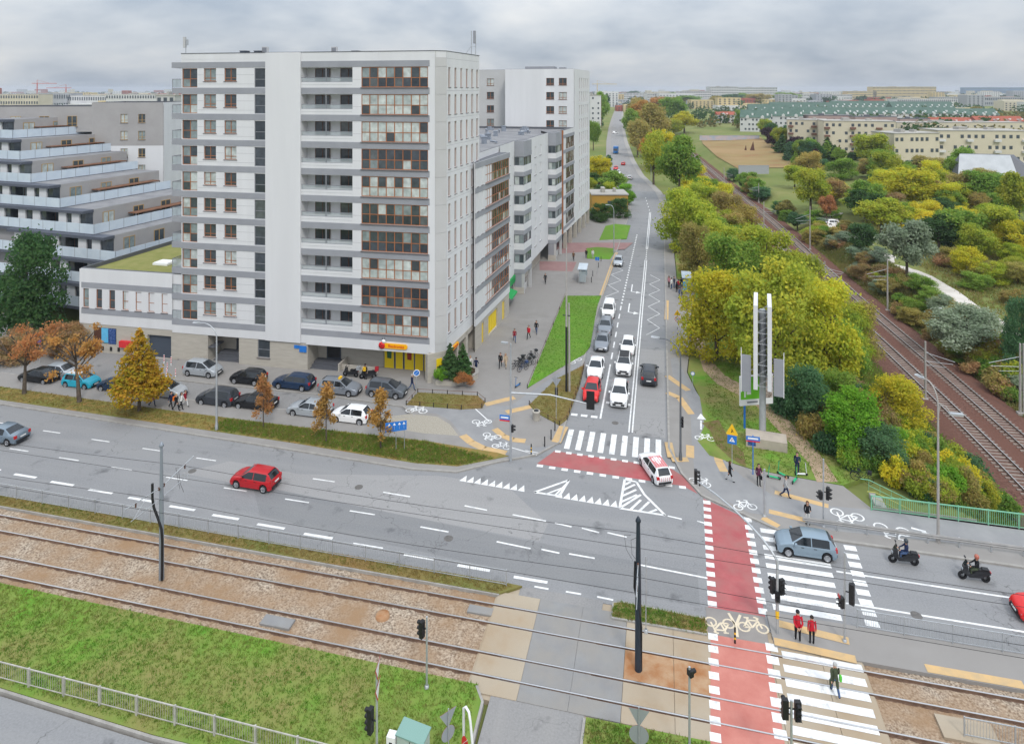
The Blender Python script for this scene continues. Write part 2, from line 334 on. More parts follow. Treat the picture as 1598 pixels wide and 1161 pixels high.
# planted strip beside the main road, round its trees
strip=[(-160,57.9),(-67,55.0),(-47,54.6),(-33,54.3),(-21,53.75),(-17.2,54.1),(-14.3,55.9),(-13.2,56.6),(-14.3,56.9),(-21.5,57.35),(-34.5,57.0),(-49,57.0),(-70,57.4),(-160,60.6)]
slab('planted_strip',strip,0,.14,M_leafl)
bikeL=PP([(640,633),(655,645),(672,640),(752,638),(800,636),(850,600),(905,560),(915,553),(918,570),(880,600),(838,628),(790,648),(771,662),(772,668),(778,680),(800,695),(838,700),(868,692),(838,709),(800,712),(760,705),(725,682),(703,655),(690,648),(650,644)],.11)
bikeL=PP([(632,632),(752,640),(770,633),(797,633),(845,600),(915,552),(912,566),(870,602),(836,630),(775,652),(768,660),(772,674),(790,688),(838,698),(866,694),(838,710),(798,716),(752,704),(722,680),(702,656),(682,646),(640,640)],.11)
sheet('cycle_path',bikeL,.115,M_bike,pave)
sheet('cobbled_verge',PP([(640,646),(682,650),(702,662),(716,680),(660,676),(588,664),(590,652)],.11),.115,mat('cobbles',(.30,.27,.22),.9,.2,(.40,.37,.31),9.,2,.5,12),pave)
lawn1=PP([(823,606),(882,462),(938,462),(932,478),(921,540),(912,553),(870,577)],.11)
slab('street_lawn',lawn1,.05,.16,M_grassb)
lawn2=PP([(868,592),(912,570),(905,600),(885,655),(873,664),(838,645),(826,632)],.11)
slab('dry_verge',lawn2,.05,.16,M_grassd)
lawn3=PP([(652,613),(745,618),(757,628),(752,637),(720,639),(634,632)],.11)
slab('corner_verge',lawn3,.05,.16,M_grassd)
slab('street_lawn',PP([(915,388),(932,386),(957,388),(960,393),(952,405),(916,404)],.11),.05,.16,M_grassb)
slab('street_lawn',PP([(945,353),(960,350),(984,352),(978,373),(935,375)],.11),.05,.16,M_grassb)
M_mauve=mat('mauve_paving',(.28,.165,.16),.9,.2,(.32,.20,.19),.6,6,.1,12)
sheet('mauve_paving',PP([(868,379),(988,379),(975,389),(858,397)],.11),.1145,M_mauve,pave)
sheet('mauve_paving',PP([(842,408),(900,409),(893,424),(842,422)],.11),.118,M_mauve,pave)
# right hand verge, trodden path
slab('verge',[(3.3,63),(4.2,60.7),(7.6,59.4),(14.6,58.6),(16.5,60),(20,62),(19,75),(15,90),(12,115),(9,150),(6,208),(1.5,208),(2.6,165),(2.7,116),(5.7,114),(5.3,108),(3.5,84),(3.0,78),(4.0,72),(4.1,66)],-.5,.12,M_grass)
sheet('dirt_path',PP([(1077,520),(1092,520),(1108,560),(1130,585),(1185,615),(1235,660),(1280,710),(1308,752),(1275,752),(1262,722),(1215,672),(1175,628),(1120,600),(1098,578),(1088,548)],.12),.127,M_dirt,kind='structure')
sheet('dirt_path',[(3.0,150),(5.0,150),(5.0,178),(5.5,205),(4.3,205),(3.6,178)],.126,M_dirt,kind='structure')
prop(sheet('bare_soil',PP([(1095,660),(1122,655),(1135,680),(1160,705),(1165,730),(1140,715),(1118,695),(1108,672)],.12),.1265,mat('bare_soil',(.17,.115,.06),.95,.1,(.15,.16,.045),1.2,7,.3,8)),kind='structure')
bikeR=PP([(1046,560),(1056,557),(1072,590),(1082,604),(1100,632),(1112,660),(1116,690),(1128,715),(1160,745),(1210,775),(1300,790),(1360,795),(1598,828),(1598,858),(1300,828),(1250,812),(1170,800),(1110,770),(1085,745),(1080,700),(1078,650),(1075,625),(1050,585)],.11)
sheet('cycle_path',bikeR,.115,M_bike,paver)
# pale farm track beyond the railway, dry field
def drape(name,pts,w,m,dz=.05,kind='structure'):
    mb=MB(); n=len(pts); vs=[]
    for i in range(n):
        a=Vector(pts[max(i-1,0)]); b=Vector(pts[min(i+1,n-1)]); d=(b-a).normalized(); o=Vector((-d.y,d.x))*w/2
        for k in (1,.33,-.33,-1): q=Vector(pts[i])+o*k; vs.append((q.x,q.y,gz(*pts[i])+dz))
    mb.add(vs,[(i*4+k,i*4+k+1,(i+1)*4+k+1,(i+1)*4+k) for i in range(n-1) for k in range(3)]); return mb.build(name,m,kind=kind)
tr=[(48.8,88),(48.4,96),(48.2,102),(47.7,111),(47.6,118),(47.4,125),(47.0,137),(46.2,148),(44.5,165),(42.5,178),(44,190),(48,200)]
drape('farm_track',tr,3.8,M_gravel,.14)
mb=MB(); vs=[]; rows=np.linspace(213.5,262,14)
for y in rows:
    xl=np.interp(y,[213,225,243,262],[1092,1097,1118,1150]); xr=np.interp(y,[213,220,262],[1185,1195,1268])
    for x in np.linspace(xl,xr,16):
        z=0.
        for _ in range(5): u,v=P(x,y,z); z=gz(u,v)+.25
        vs.append((u,v,z))
mb.add(vs,[(j*16+i,j*16+i+1,(j+1)*16+i+1,(j+1)*16+i) for j in range(13) for i in range(15)],0,True); mb.build('dry_field',M_dryfield,kind='structure')
# ------------------------------------------------------------------ tram tracks, their bed and crossing
def strip_mesh(u0,u1,v0,v1,z,amp,du,dv,seed):
    g=np.random.RandomState(seed); uu=np.arange(u0,u1+1e-6,du); vv_=np.linspace(v0,v1,max(2,int((v1-v0)/dv)))
    mb=MB(); n=len(vv_); mb.add([(a,b,z+amp*(g.rand()-.5)) for a in uu for b in vv_],[(i*n+k+1,i*n+k,(i+1)*n+k,(i+1)*n+k+1) for i in range(len(uu)-1) for k in range(n-1)],0,True); return mb
strip_mesh(-110,-10,34.6,41.2,-.08,.07,.3,.3,3).build('tram_track_bed',M_ball,kind='structure')
strip_mesh(10.7,60,34.0,41.0,-.10,.07,.3,.3,4).build('tram_track_bed',M_ball,kind='structure')
slab('median_verge',[(-110,41.05),(-10.2,41.05),(-8.9,42.0),(-10.5,42.05),(-110,42.15)],-.2,.13,M_grassd)
kerb([(-110,40.95),(-10.2,40.95)],.1,.10)
vm=PP([(958,941),(970,940),(1100,966),(1103,988),(955,962)],.1); slab('median_verge',vm,-.2,.13,M_grassd)
kerb(vm,.12,.12,True)
slab('near_lawn',[(-120,31.5),(-120,34.75),(-9.9,34.55),(-9.3,33.6),(-9.15,30),(-9.3,8.2),(-9.35,28.5),(-25,28.1),(-36,28.5)][:5]+[(-9.4,28.4),(-25,28.2),(-36,28.6)],-.3,.10,M_grass)
slab('near_lawn',[(-9.3,8),(-9.2,28.2),(-9.6,28.2),(-20,28),(-20,8)],-.3,.10,M_grass)
kerb([(-9.3,8),(-9.2,30),(-9.35,33.6),(-9.9,34.4)][::-1],.14,.13)
kerb([(-160,32.1),(-36,28.4),(-25,28.0),(-9.4,28.2)],.14,.13)
slab('near_lawn',[(-3.8,34.0),(2.4,34.1),(2.4,8),(-3.8,8)],-.3,.10,M_grass)
kerb([(-3.95,8),(-3.95,33.9)][::-1],.14,.13)
RV=[40.2,38.77,36.65,35.22]
cross=ob('tram_crossing',None,None,(0,0,0),kind='structure')
MB().box(-10.4,11.25,33.9,42.15,-.3,-.035).build('foundation',M_conc,cross)
bands=[(34.15,35.12),(35.32,36.55),(36.75,38.67),(38.87,40.1),(40.3,41.3)]
M_concg=mat('grey_slab',(.215,.215,.22),.9,.2,(.26,.26,.258),.7,8,.12,20,c3=(.265,.25,.23),scale3=.45)
for bi,(v0,v1) in enumerate(bands):
    x=-10.3+.55*(v0-38)*.0
    while x<11:
        L_=2.75; sk=.10*(v0-34)
        x0,x1=x+.012,min(x+L_,11.2)-.012
        mid=(x0+x1)/2
        m_=M_concg if -8.6<mid<-3.4 else (M_rust if bi==2 and -3.5<mid<3 else M_conc)
        MB().box(x0,x1,v0,v1,-.2,.035+rnd.uniform(-.004,.004)).build('slab',m_,cross)
        x+=L_
for i,(lab,a,b) in enumerate((('tram track nearer the main road, two steel rails',0,1),('tram track nearer the green lawn, two steel rails',2,3))):
    t=emp('tram_track',(0,RV[a],0),lab,'tram track')
    for r in (a,b):
        y=RV[r]-RV[a]
        o=MB().box(-110,60,y-.03,y+.03,-.12,.055).box(-110,60,y-.075,y+.075,-.14,-.07).build('rail',M_railrust,t)
        MB().box(-110,60,y-.036,y+.036,.0555,.075).build('rail_head',M_steel,o)
# loose covers on the track bed
for (px,py),sx,sy,m_,nm,lb in (((433,970),2.0,.75,M_concg,'concrete_cover','grey concrete cover plates lying between the tram rails near the lawn'),((750,952),1.6,.6,M_concg,'concrete_cover','grey concrete cover plate beside the tram crossing'),((1510,1140),2.6,1.3,M_conc,'concrete_cover','broad sandy concrete plate beside the tram rails, lower right')):
    u,v=P(px,py); MB().box(-sx/2,sx/2,-sy/2,sy/2,-.15,.03).box(.03,sx/2-.02,-sy/2+.02,sy/2-.02,.03,.045).build(nm,m_,None,(u,v,0),0,label=lb,cat='cover plate')
u,v=P(597,960); MB().lathe([(.01,.10),(.36,.10),(.42,.06),(.45,-.1)],16).lathe([(.30,.115),(.34,.12),(.36,.1)],16).build('manhole_cover',M_rust,None,(u,v,0),label='rusty round manhole cover in the tram ballast',cat='manhole cover')
# ------------------------------------------------------------------ painted markings
class Paint(MB):
    def stroke(s,pts,w,z=.009,px=True,dash=None):
        if px: pts=PP(pts)
        for a,b in zip(pts,pts[1:]):
            a=Vector(a); b=Vector(b); d=b-a; ln=d.length; d.normalize(); o=Vector((-d.y,d.x))*w/2
            segs=[(0,ln)] if not dash else [(t,min(t+dash[0],ln)) for t in np.arange(0,ln,dash[0]+dash[1])]
            for t0,t1 in segs:
                p=a+d*t0; q=a+d*t1
                s.quad((p.x-o.x,p.y-o.y,z),(q.x-o.x,q.y-o.y,z),(q.x+o.x,q.y+o.y,z),(p.x+o.x,p.y+o.y,z))
        return s
    def rect(s,u0,u1,v0,v1,z=.009): return s.quad((u0,v0,z),(u1,v0,z),(u1,v1,z),(u0,v1,z))
    def cycle(s,c,ang,sz,z=.009,w=.09):
        "bicycle pictogram of length sz, its up direction turned by ang"
        ca,sa=math.cos(ang),math.sin(ang); k=sz/1.7
        T=lambda x,y:(c[0]+(x*ca-y*sa)*k,c[1]+(x*sa+y*ca)*k)
        for cx in (-.52,.52):
            s.stroke([T(cx+.32*math.cos(a),.32*math.sin(a)) for a in np.linspace(0,2*PI,15)],w*k,z,False)
        fr=[(-.52,0),(-.2,.55),(.38,.55),(-.03,.02),(-.52,0)]
        s.stroke([T(*p) for p in fr],w*k,z+.0004,False); s.stroke([T(-.03,.02),T(-.2,.55),T(-.25,.72)],w*k,z+.0008,False)
        s.stroke([T(-.4,.72),T(-.1,.72)],w*k,z+.0012,False); s.stroke([T(.52,0),T(.36,.62),T(.33,.78)],w*k,z+.0008,False); s.stroke([T(.18,.8),T(.33,.78),T(.45,.68)],w*k,z+.0016,False)
        return s
# main road lane dashes
p=Paint()
for k in range(-8,6):
    u=-57.8+5.85*k; v=51.12-.043*(u+57.8); p.rect(u,u+2.0,v-.06,v+.06) if u<-24 else None
for k in range(-7,9):
    u=-57.9+5.72*k; v=47.9-.035*(u+57.9); p.rect(u,u+2.1,v-.06,v+.06) if u<-18 else None
p.build('lane_dashes',M_paint,road)
p=Paint()
for k in range(-9,13):
    u=-53.65+4.0*k; v=44.8-.045*(u+53.65)
    if u<-9: p.rect(u,u+2.3,v-.12,v+.12)
p.build('bus_lane_dashes',M_paint,road)
p=Paint()
for a,b in (((598,768),(640,775)),((725,789),(760,796)),((800,803),(852,813)),((866,816),(892,822)),((908,824),(935,831)),((948,831),(978,838)),((992,880),(1104,902)),((775,845),(828,856)),((845,857),(873,863)),((888,864),(928,871)),((834,915),(856,919)),((883,923),(907,927)),((932,931),(957,936)),((1088,813),(1106,818)),((656,822),(700,830)),((1042,805),(1064,810))): p.stroke([a,b],.14)
p.build('guide_dashes',M_paint,road)
p=Paint()
for x in range(9): p.rect(-8.65+x*1.02,-8.15+x*1.02,59.15,62.6)
p.build('zebra_crossing',M_paint,road)
sheet('red_cycle_crossing',[(-10.6,56.2),(1.75,55.75),(2.9,54.9),(1.75,57.2),(.75,58.15),(-9.4,58.55)],.006,M_red,road)
p=Paint()
for k in range(12): p.rect(-10.55+k*1.09,-10.0+k*1.09,55.75-.035*k,56.12-.035*k,.010)
for k in range(11): p.rect(-9.35+k*1.0,-8.85+k*1.0,58.35-.03*k,58.7-.03*k,.010)
p.build('crossing_blocks',M_paint,road)
# give way teeth and hatched islands
p=Paint(); A=Vector(P(722,751)); B=Vector(P(958,791)); n=21
for i in range(n):
    q=A+(B-A)*(i/(n-1)); px=722+236*i/(n-1)
    if 828<px<872: continue
    d=(B-A).normalized()*.30; p.add([(q.x-d.x,q.y-d.y,.0080),(q.x+d.x,q.y+d.y,.0080),(q.x+.1,q.y+.85,.0080)],[(0,1,2)])
p.build('give_way_teeth',M_paint,road)
p=Paint()
p.stroke([(834,768),(888,749),(873,774),(834,768)],.2); p.stroke([(852,771),(881,760)],.16,.0094); p.stroke([(866,773),(885,754)],.16,.0098)
p.stroke([(975,748),(967,793),(1038,804),(1006,772),(993,752),(975,748)],.2)
for a,b in (((974,757),(984,752)),((972,765),(991,756)),((971,774),(993,764)),((970,783),(994,772)),((970,791),(1000,772)),((984,795),(1000,780)),((998,797),(1013,783)),((1012,800),(1025,795))): p.stroke([a,b],.2,.0095)
p.build('hatched_island',M_paint,road)
# side street lines
p=Paint()
for u in (-3.0,-2.68): p.rect(u-.07,u+.07,63.3,128); p.rect(u-.07,u+.07,137,178)
v=128.5
while v<137: p.rect(-2.92,-2.76,v,v+.9); v+=1.6
v=180
while v<205: p.rect(-3.2-.07*(v-180),-3.05-.07*(v-180),v,v+2); v+=5
p.build('centre_lines',M_paint,road)
p=Paint(); p.rect(-5.98,-5.80,65.3,78.5)
v=80
while v<100: p.rect(-5.98,-5.80,v,v+2.0); v+=3.6
v=101.
while v<150: p.rect(-6.0+.012*(v-101),-5.75+.012*(v-101),v,v+.7); v+=1.55
p.build('lane_dashes',M_paint,road)
p=Paint()
for k in range(3): p.rect(-8.85+k*1.0,-8.2+k*1.0,65.3,65.75); p.rect(-5.6+k*.95,-4.95+k*.95,68.6,69.05)
p.build('stop_blocks',M_paint,road)
p=Paint(); 
zz=[]
for i,v in enumerate(np.linspace(97.5,126,10)): zz.append((-8.6 if i%2==0 else -6.7,v))
p.stroke(zz,.13,.009,False)
zz=[(-1.9 if i%2==0 else -.2,v) for i,v in enumerate(np.linspace(89,118,11))]
p.stroke(zz,.13,.0095,False)
p.build('bus_stop_zigzag',M_paintw,road)
p=Paint()
for c_ in ((-4.4,97.5),(-4.4,107.5)):
    u,v=c_; p.stroke([(u-.3,v+4),(u-.3,v)],.18,.009,False); p.stroke([(u-.3,v),(u+.5,v-.3)],.22,.0094,False); p.add([(u+.45,v-.9,.0098),(u+1.25,v-.35,.0098),(u+.5,v+.35,.0098)],[(0,1,2)])
p.build('turn_arrows',M_paint,road)
# wide cycle crossing and zebra over road and tram
for pts,z,m_ in (([(3.3,54.4),(6.3,52.6),(6.3,43.0),(2.9,43.0)],.0065,M_red),([(2.9,40.9),(6.2,40.9),(6.0,34.0),(2.4,34.0)],.0415,M_redold)): sheet('red_cycle_crossing',pts,z,m_,road)
sheet('cycle_refuge',[(2.75,43.0),(6.25,43.0),(6.2,40.9),(2.75,40.9)],.042,mat('refuge_asphalt',(.23,.21,.20),.9,.2,(.28,.26,.24),.6,7,.1,20),road)
p=Paint(); 
for k in range(13): v=43.15+k*.88; p.rect(2.9+.03*k,3.45+.03*k,v,v+.45,.0105)
for k in range(11): v=43.2+k*.9; p.rect(5.95+.02*k,6.5+.02*k,v,v+.5,.0105)
p.build('crossing_blocks',M_paint,road)
p=Paint()
for k in range(8): v=34.2+k*.9; p.rect(2.4+.05*k,2.95+.05*k,v,v+.48,.0455); p.rect(5.5+.07*k,6.15+.07*k,v-.05,v+.5,.0455)
p.build('crossing_blocks',M_paint,cross)
p=Paint()
for k in range(9): v=43.75+k*.93; o=.06*k; p.rect(6.9+o*.6,10.9+o*1.6,v,v+.48,.0105)
p.build('zebra_crossing',M_paint,road)
p=Paint()
for k in range(8): v=33.6+k*.93; p.rect(6.4+.06*k,10.6+.07*k,v,v+.50,.0455)
p.build('zebra_crossing',M_paint,cross)
p=Paint(); p.rect(11.6,60,48.1,48.25); p.rect(10.9,60,45.25,45.4); p.build('lane_lines',M_paint,road)
p=Paint()
for k in range(9): v=43.7+k*.86; p.rect(12.2+.2*k*.35,13.0+.2*k*.35,v,v+.52,.0102)
p.build('stop_blocks',M_paint,road)
# cycle symbols
p=Paint()
for (px,py),a,sz in (((752,658),R(195),1.9),((768,680),R(170),1.8),((782,697),R(0),1.7),((650,641),R(5),2.2),((898,563),R(60),2.0),((1100,684),R(0),1.8),((1092,753),R(-20),1.8),((1163,791),R(15),1.8),((1322,803),R(168),2.3),((1392,826),R(172),2.4)): p.cycle(P(px,py,.115),a,sz,.122)
p.stroke([(742,640),(764,660)],.12,.1215); p.stroke([(797,700),(838,712)],.1,.1215); p.stroke([(820,705),(842,709)],.1,.1218)
p.stroke([(1094,672),(1094,658)],.16,.1215); p.stroke([(838,590),(855,583)],.2,.1215)
a=P(1094,649,.115); p.add([(a[0]-.45,a[1]-.7,.1215),(a[0]+.45,a[1]-.7,.1215),(a[0],a[1]+.5,.1215)],[(0,1,2)])
a=P(1415,826,.115); p.stroke([(1422,826),(1445,832)],.2,.1225); p.add([(a[0]+.9,a[1]-.6,.1235),(a[0]+2.1,a[1]-.55,.1235),(a[0]+1.0,a[1]+.15,.1235)],[(0,1,2)])
p.build('cycle_symbols',M_paint,pave)
M_beige=mat('beige_paint',(.70,.60,.44),.8,.2,(.58,.50,.38),3,6)
p=Paint(); p.cycle((3.5,41.9),R(185),1.75,.047,.11); p.cycle((5.45,41.95),R(5),1.75,.047,.11)
p.stroke([(4.45,41.05),(4.45,41.9),(4.1,42.8)],.16,.047,False); p.stroke([(4.45,41.9),(4.8,42.8)],.16,.0474,False); p.build('cycle_symbols',M_beige,road)
# yellow tactile strips
p=Paint()
for pts in ([(757,633),(803,622)],[(790,645),(838,634)]): p.stroke(pts,.75,.119)
p.stroke([(722,681),(735,692),(755,702),(790,709)],.8,.119); p.stroke([(772,671),(785,682),(800,688),(820,690)],.7,.1192); p.stroke([(880,667),(868,692)],.9,.1194)
p.stroke([(938,462),(962,395)],.55,.1195)
for pts in ([(1041,588),(1074,611)],[(1041,614),(1060,622),(1079,648)],[(1043,692),(1048,716)],[(1048,719),(1074,719)],[(1077,716),(1077,697)],[(1118,704),(1122,722),(1130,738)]): p.stroke(pts,.7,.1196)
for pts in ([(1209,770),(1293,792)],[(1200,800),(1258,814)],[(1190,810),(1215,824)],[(1214,975),(1325,1003)],[(1208,1003),(1336,1032)],[(1445,1045),(1598,1072)],[(1040,500),(1041,470)]): p.stroke(pts,.55,.1198)
p.build('tactile_strips',M_yel,pave)
# ------------------------------------------------------------------ buildings
M_wall=mat('white_render',(.68,.685,.695),.9,.2,(.62,.625,.635),.25,5,.05,8,c3=(.61,.615,.625),scale3=.35,stretch=(1,1,.10))
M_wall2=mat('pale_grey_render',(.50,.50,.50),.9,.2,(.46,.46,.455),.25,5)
M_band=mat('grey_band',(.305,.315,.34),.85,.25,(.27,.28,.305),.4,5)
M_stone=mat('beige_stone',(.46,.43,.375),.9,.2,(.40,.37,.32),.7,6,.05,8,stretch=(1,1,6))
M_frame=mat('brown_frame',(.30,.105,.04),.5,.4,(.36,.14,.055),2,4)
M_fgrey=mat('grey_frame',(.20,.21,.23),.5,.4)
M_fdark=mat('dark_brown_frame',(.10,.045,.03),.5,.4)
M_fyel=mat('ochre_frame',(.42,.27,.10),.5,.4)
M_roof=mat('flat_roof',(.20,.20,.21),.95,.1,(.27,.27,.275),.4,6)
M_cap=mat('roof_flashing',(.10,.105,.12),.5,.4)
M_groof=mat('green_roof',(.25,.24,.09),.95,.1,(.19,.20,.06),.7,7,.4,8)
M_sill=mat('window_sill',(.17,.15,.15),.6,.3)
M_frost=mat('frosted_glass',(.50,.575,.65),.25,.5,(.57,.64,.70),.6,4)
M_clear=mat('railing_glass',(.42,.48,.50),.15,.5,alpha=.5)
M_in=mat('dark_interior',(.03,.03,.032),.8,.2)
M_yelp=mat('yellow_panel',(.80,.58,.01),.45,.4)
M_shade=mat('grey_door',(.06,.075,.10),.5,.4)
class Fac:
    "vertical facade running from plan point A to B; x along it, y into the building"
    def __init__(s,A,B,par): 
        s.A=Vector(A); s.B=Vector(B); d=s.B-s.A; s.L=d.length; s.d=d.normalized(); s.n=Vector((-s.d.y,s.d.x)); s.rz=math.atan2(d.y,d.x); s.par=par
    def pt(s,x,y=0,z=0): q=s.A+s.d*x+s.n*y; return Vector((q.x,q.y,z))
    def put(s,name,me,x=0,y=0,z=0,mat=None,**k):
        l=s.pt(x,y,z)-Vector(s.par.location); return ob(name,me,s.par,l,s.rz,mat,**k)
WC={}
def cached(key,fn):
    if key not in WC: WC[key]=fn()
    return WC[key]
def wallmesh(x0,x1,z0,z1,ops,dep=.22):
    "wall sheet with rectangular openings and their reveals"
    xs=sorted({round(a,3) for o in ops for a in o[:2]}|{x0,x1}); zs=sorted({round(a,3) for o in ops for a in o[2:4]}|{z0,z1}); mb=MB()
    for i in range(len(xs)-1):
        run=None
        for j in range(len(zs)-1):
            cx=(xs[i]+xs[i+1])/2; cz=(zs[j]+zs[j+1])/2
            hole=any(o[0]<cx<o[1] and o[2]<cz<o[3] for o in ops)
            if hole:
                if run is not None: mb.quad((xs[i],0,run),(xs[i+1],0,run),(xs[i+1],0,zs[j]),(xs[i],0,zs[j])); run=None
            elif run is None: run=zs[j]
        if run is not None: mb.quad((xs[i],0,run),(xs[i+1],0,run),(xs[i+1],0,z1),(xs[i],0,z1))
    for o in ops:
        a,b,c_,d=[round(q,3) for q in o[:4]]; y=o[4] if len(o)>4 else dep
        mb.quad((a,0,c_),(a,y,c_),(a,y,d),(a,0,d)); mb.quad((b,y,c_),(b,0,c_),(b,0,d),(b,y,d)); mb.quad((a,y,d),(b,y,d),(b,0,d),(a,0,d)); mb.quad((a,0,c_),(b,0,c_),(b,y,c_),(a,y,c_))
    return mb.mesh('wall')
def gridframe(w,h,cols,rows,t=.07,dp=.07,split=None):
    "frame with mullions; rows: list of relative heights of transoms"
    mb=MB(); mb.box(0,t,0,dp,0,h).box(w-t,w,0,dp,0,h).box(t,w-t,0,dp,0,t).box(t,w-t,0,dp,h-t,h)
    for i in range(1,cols): x=w*i/cols; mb.box(x-t*.6,x+t*.6,.002,dp,t,h-t)
    for r in rows: z=h*r; mb.box(t,w-t,.004,dp-.002,z-t*.5,z+t*.5)
    return mb.mesh('window_frame')
def panemesh(w,h,t=.04): return MB().quad((t,.035,t),(w-t,.035,t),(w-t,.035,h-t),(t,.035,h-t)).mesh('pane')
def window(f,x0,x1,z0,z1,cols=2,rows=(.25,),fm=None,gm=None,y=.14,sill=True,name='window',panes=False,t=.07):
    w=round(x1-x0,3); h=round(z1-z0,3); fm=fm or M_frame; gm=gm or M_glass
    o=f.put(name,cached(('fr',w,h,cols,tuple(rows),t),lambda:gridframe(w,h,cols,rows,t)),x0,y,z0,fm)
    if panes:
        zs=[0]+[h*r for r in rows]+[h]
        for i in range(cols):
            for j in range(len(zs)-1):
                pw=round(w/cols,3); ph=round(zs[j+1]-zs[j],3)
                ob('pane',cached(('pn',pw,ph),lambda:panemesh(pw,ph,.02)),o,(pw*i,0,zs[j]),0,gm[j] if isinstance(gm,(list,tuple)) else gm)
    else: ob('pane',cached(('pn',w,h),lambda:panemesh(w,h)),o,(0,0,0),0,gm)
    if sill: ob('sill',cached(('sl',w),lambda:MB().box(-.08,w+.08,-.22,.02,-.07,-.002).mesh('sill')),o,(0,0,0),0,M_sill)
    return o
def block(par,name,poly,z0,z1,wm,rm,parapet=.0,top=True,loc=None):
    "closed prism shell: walls and roof of a building mass"
    l=Vector(par.location); pts=[(x-l.x,y-l.y) for x,y in poly]
    mb=MB(); mb.slab(pts,z0,z1-parapet if parapet else z1,1,0)
    if parapet:
        a=sum(pts[i][0]*pts[(i+1)%len(pts)][1]-pts[(i+1)%len(pts)][0]*pts[i][1] for i in range(len(pts)))
        if a<0: pts=pts[::-1]
        n=len(pts); ce=Vector((sum(q[0] for q in pts)/n,sum(q[1] for q in pts)/n)); ins=[]
        for q in pts: d=ce-Vector(q); ins.append(Vector(q)+d.normalized()*.35)
        for i in range(n):
            j=(i+1)%n; a,b=pts[i],pts[j]; c_,d=ins[i],ins[j]
            mb.add([(a[0],a[1],z1-parapet),(b[0],b[1],z1-parapet),(b[0],b[1],z1),(a[0],a[1],z1),(d.x,d.y,z1),(c_.x,c_.y,z1),(d.x,d.y,z1-parapet),(c_.x,c_.y,z1-parapet)],[(0,1,2,3)],0)
            mb.add([(a[0],a[1],z1+.04),(b[0],b[1],z1+.04),(d.x,d.y,z1+.04),(c_.x,c_.y,z1+.04),(a[0],a[1],z1),(b[0],b[1],z1),(d.x,d.y,z1-parapet),(c_.x,c_.y,z1-parapet)],[(0,1,2,3),(4,5,1,0),(2,6,7,3)],2)
    return ob(name,mb.mesh(name,[wm,rm,M_cap]),par)
# ---- main tower
TW=emp('apartment_tower',(-41,75,0),'tall white apartment tower with grey floor bands and brown glazed balconies on the corner','building')
fA,fB=(-57.8,68.2),(-25.3,69.2); ff=Fac(fA,fB,TW)
PIT=3.108; SZ=[4.95+PIT*k for k in range(10)]
X0=1.2; XE=32.5
ops=[]
for z in SZ:
    ops+=[(1.28,3.35,z+.02,z+2.30),(4.23,5.87,z+.75,z+2.30),(6.98,8.59,z+.75,z+2.30),(10.95,12.45,z+.02,z+2.28,.15),(16.96,23.35,z+.62,z+2.32,1.5),(24.44,32.40,z+.02,z+2.33,.12)]
ff.put('wall',wallmesh(X0,XE,4.2,37.0,ops),mat=M_wall)
core=[ff.pt(X0,.23)[:2],ff.pt(16.9,.23)[:2],ff.pt(16.9,1.55)[:2],ff.pt(24.4,1.55)[:2],ff.pt(24.4,.23)[:2],ff.pt(XE-.3,.23)[:2],(-24.0,70.4),(-23.2,81.0),(-54.5,80.2),(-56.6,80.2)]
Lc=Vector(TW.location)
block(TW,'core',[(-56.62,68.5),ff.pt(16.9,.30)[:2],ff.pt(16.9,1.6)[:2],ff.pt(24.4,1.6)[:2],ff.pt(24.4,.30)[:2],(-25.5,69.55),(-23.9,70.6),(-23.05,81.0),(-56.62,80.2)],3.2,36.4,M_wall2,M_roof)
# parapet and flashing along the roof edge
rim=[(-56.64,68.22),ff.pt(XE)[:2],(-24.62,69.22),(-23.62,70.2),(-22.79,81.0),(-56.64,80.3)]
mb=MB(); n=len(rim); rr=[(x-Lc.x,y-Lc.y) for x,y in rim]
for i in range(n):
    a,b=Vector(rr[i]),Vector(rr[(i+1)%n]); d=(b-a).normalized(); o_=Vector((-d.y,d.x))
    for k,(w0,w1,z0,z1,mi) in enumerate(((-.04,.34,37.0,37.07,1),(.003,.3,36.3,37.0,0))):
        p,q=a+o_*w0,b+o_*w0; s_,t_=b+o_*w1,a+o_*w1
        mb.add([(p.x,p.y,z0),(q.x,q.y,z0),(s_.x,s_.y,z0),(t_.x,t_.y,z0),(p.x,p.y,z1),(q.x,q.y,z1),(s_.x,s_.y,z1),(t_.x,t_.y,z1)],[(0,1,5,4),(2,3,7,6),(4,5,6,7)],mi)
mb.build('parapet',[M_wall,M_cap],TW)
# smooth white pier, chamfered corner
ff.put('pier',MB().box(0,4.5,-.16,.1,3.25,37.02).mesh('pier'),12.45,0,0,M_wall)
f2=Fac(ff.pt(XE)[:2],(-24.62,69.24),TW); f2.put('corner_wall',wallmesh(0,f2.L,3.3,37.0,[]),mat=M_wall)
f3=Fac((-24.62,69.24),(-23.60,70.25),TW)
for k in range(11):
    z0=SZ[0]-.75+PIT*k; z1=min(z0+PIT-.02,37)-.0
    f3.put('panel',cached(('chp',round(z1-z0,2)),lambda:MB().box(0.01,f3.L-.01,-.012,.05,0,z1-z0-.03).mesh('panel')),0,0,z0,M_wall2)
f3.put('corner_wall',wallmesh(0,f3.L,3.3,37.0,[]),0,.02,0,M_wall2)
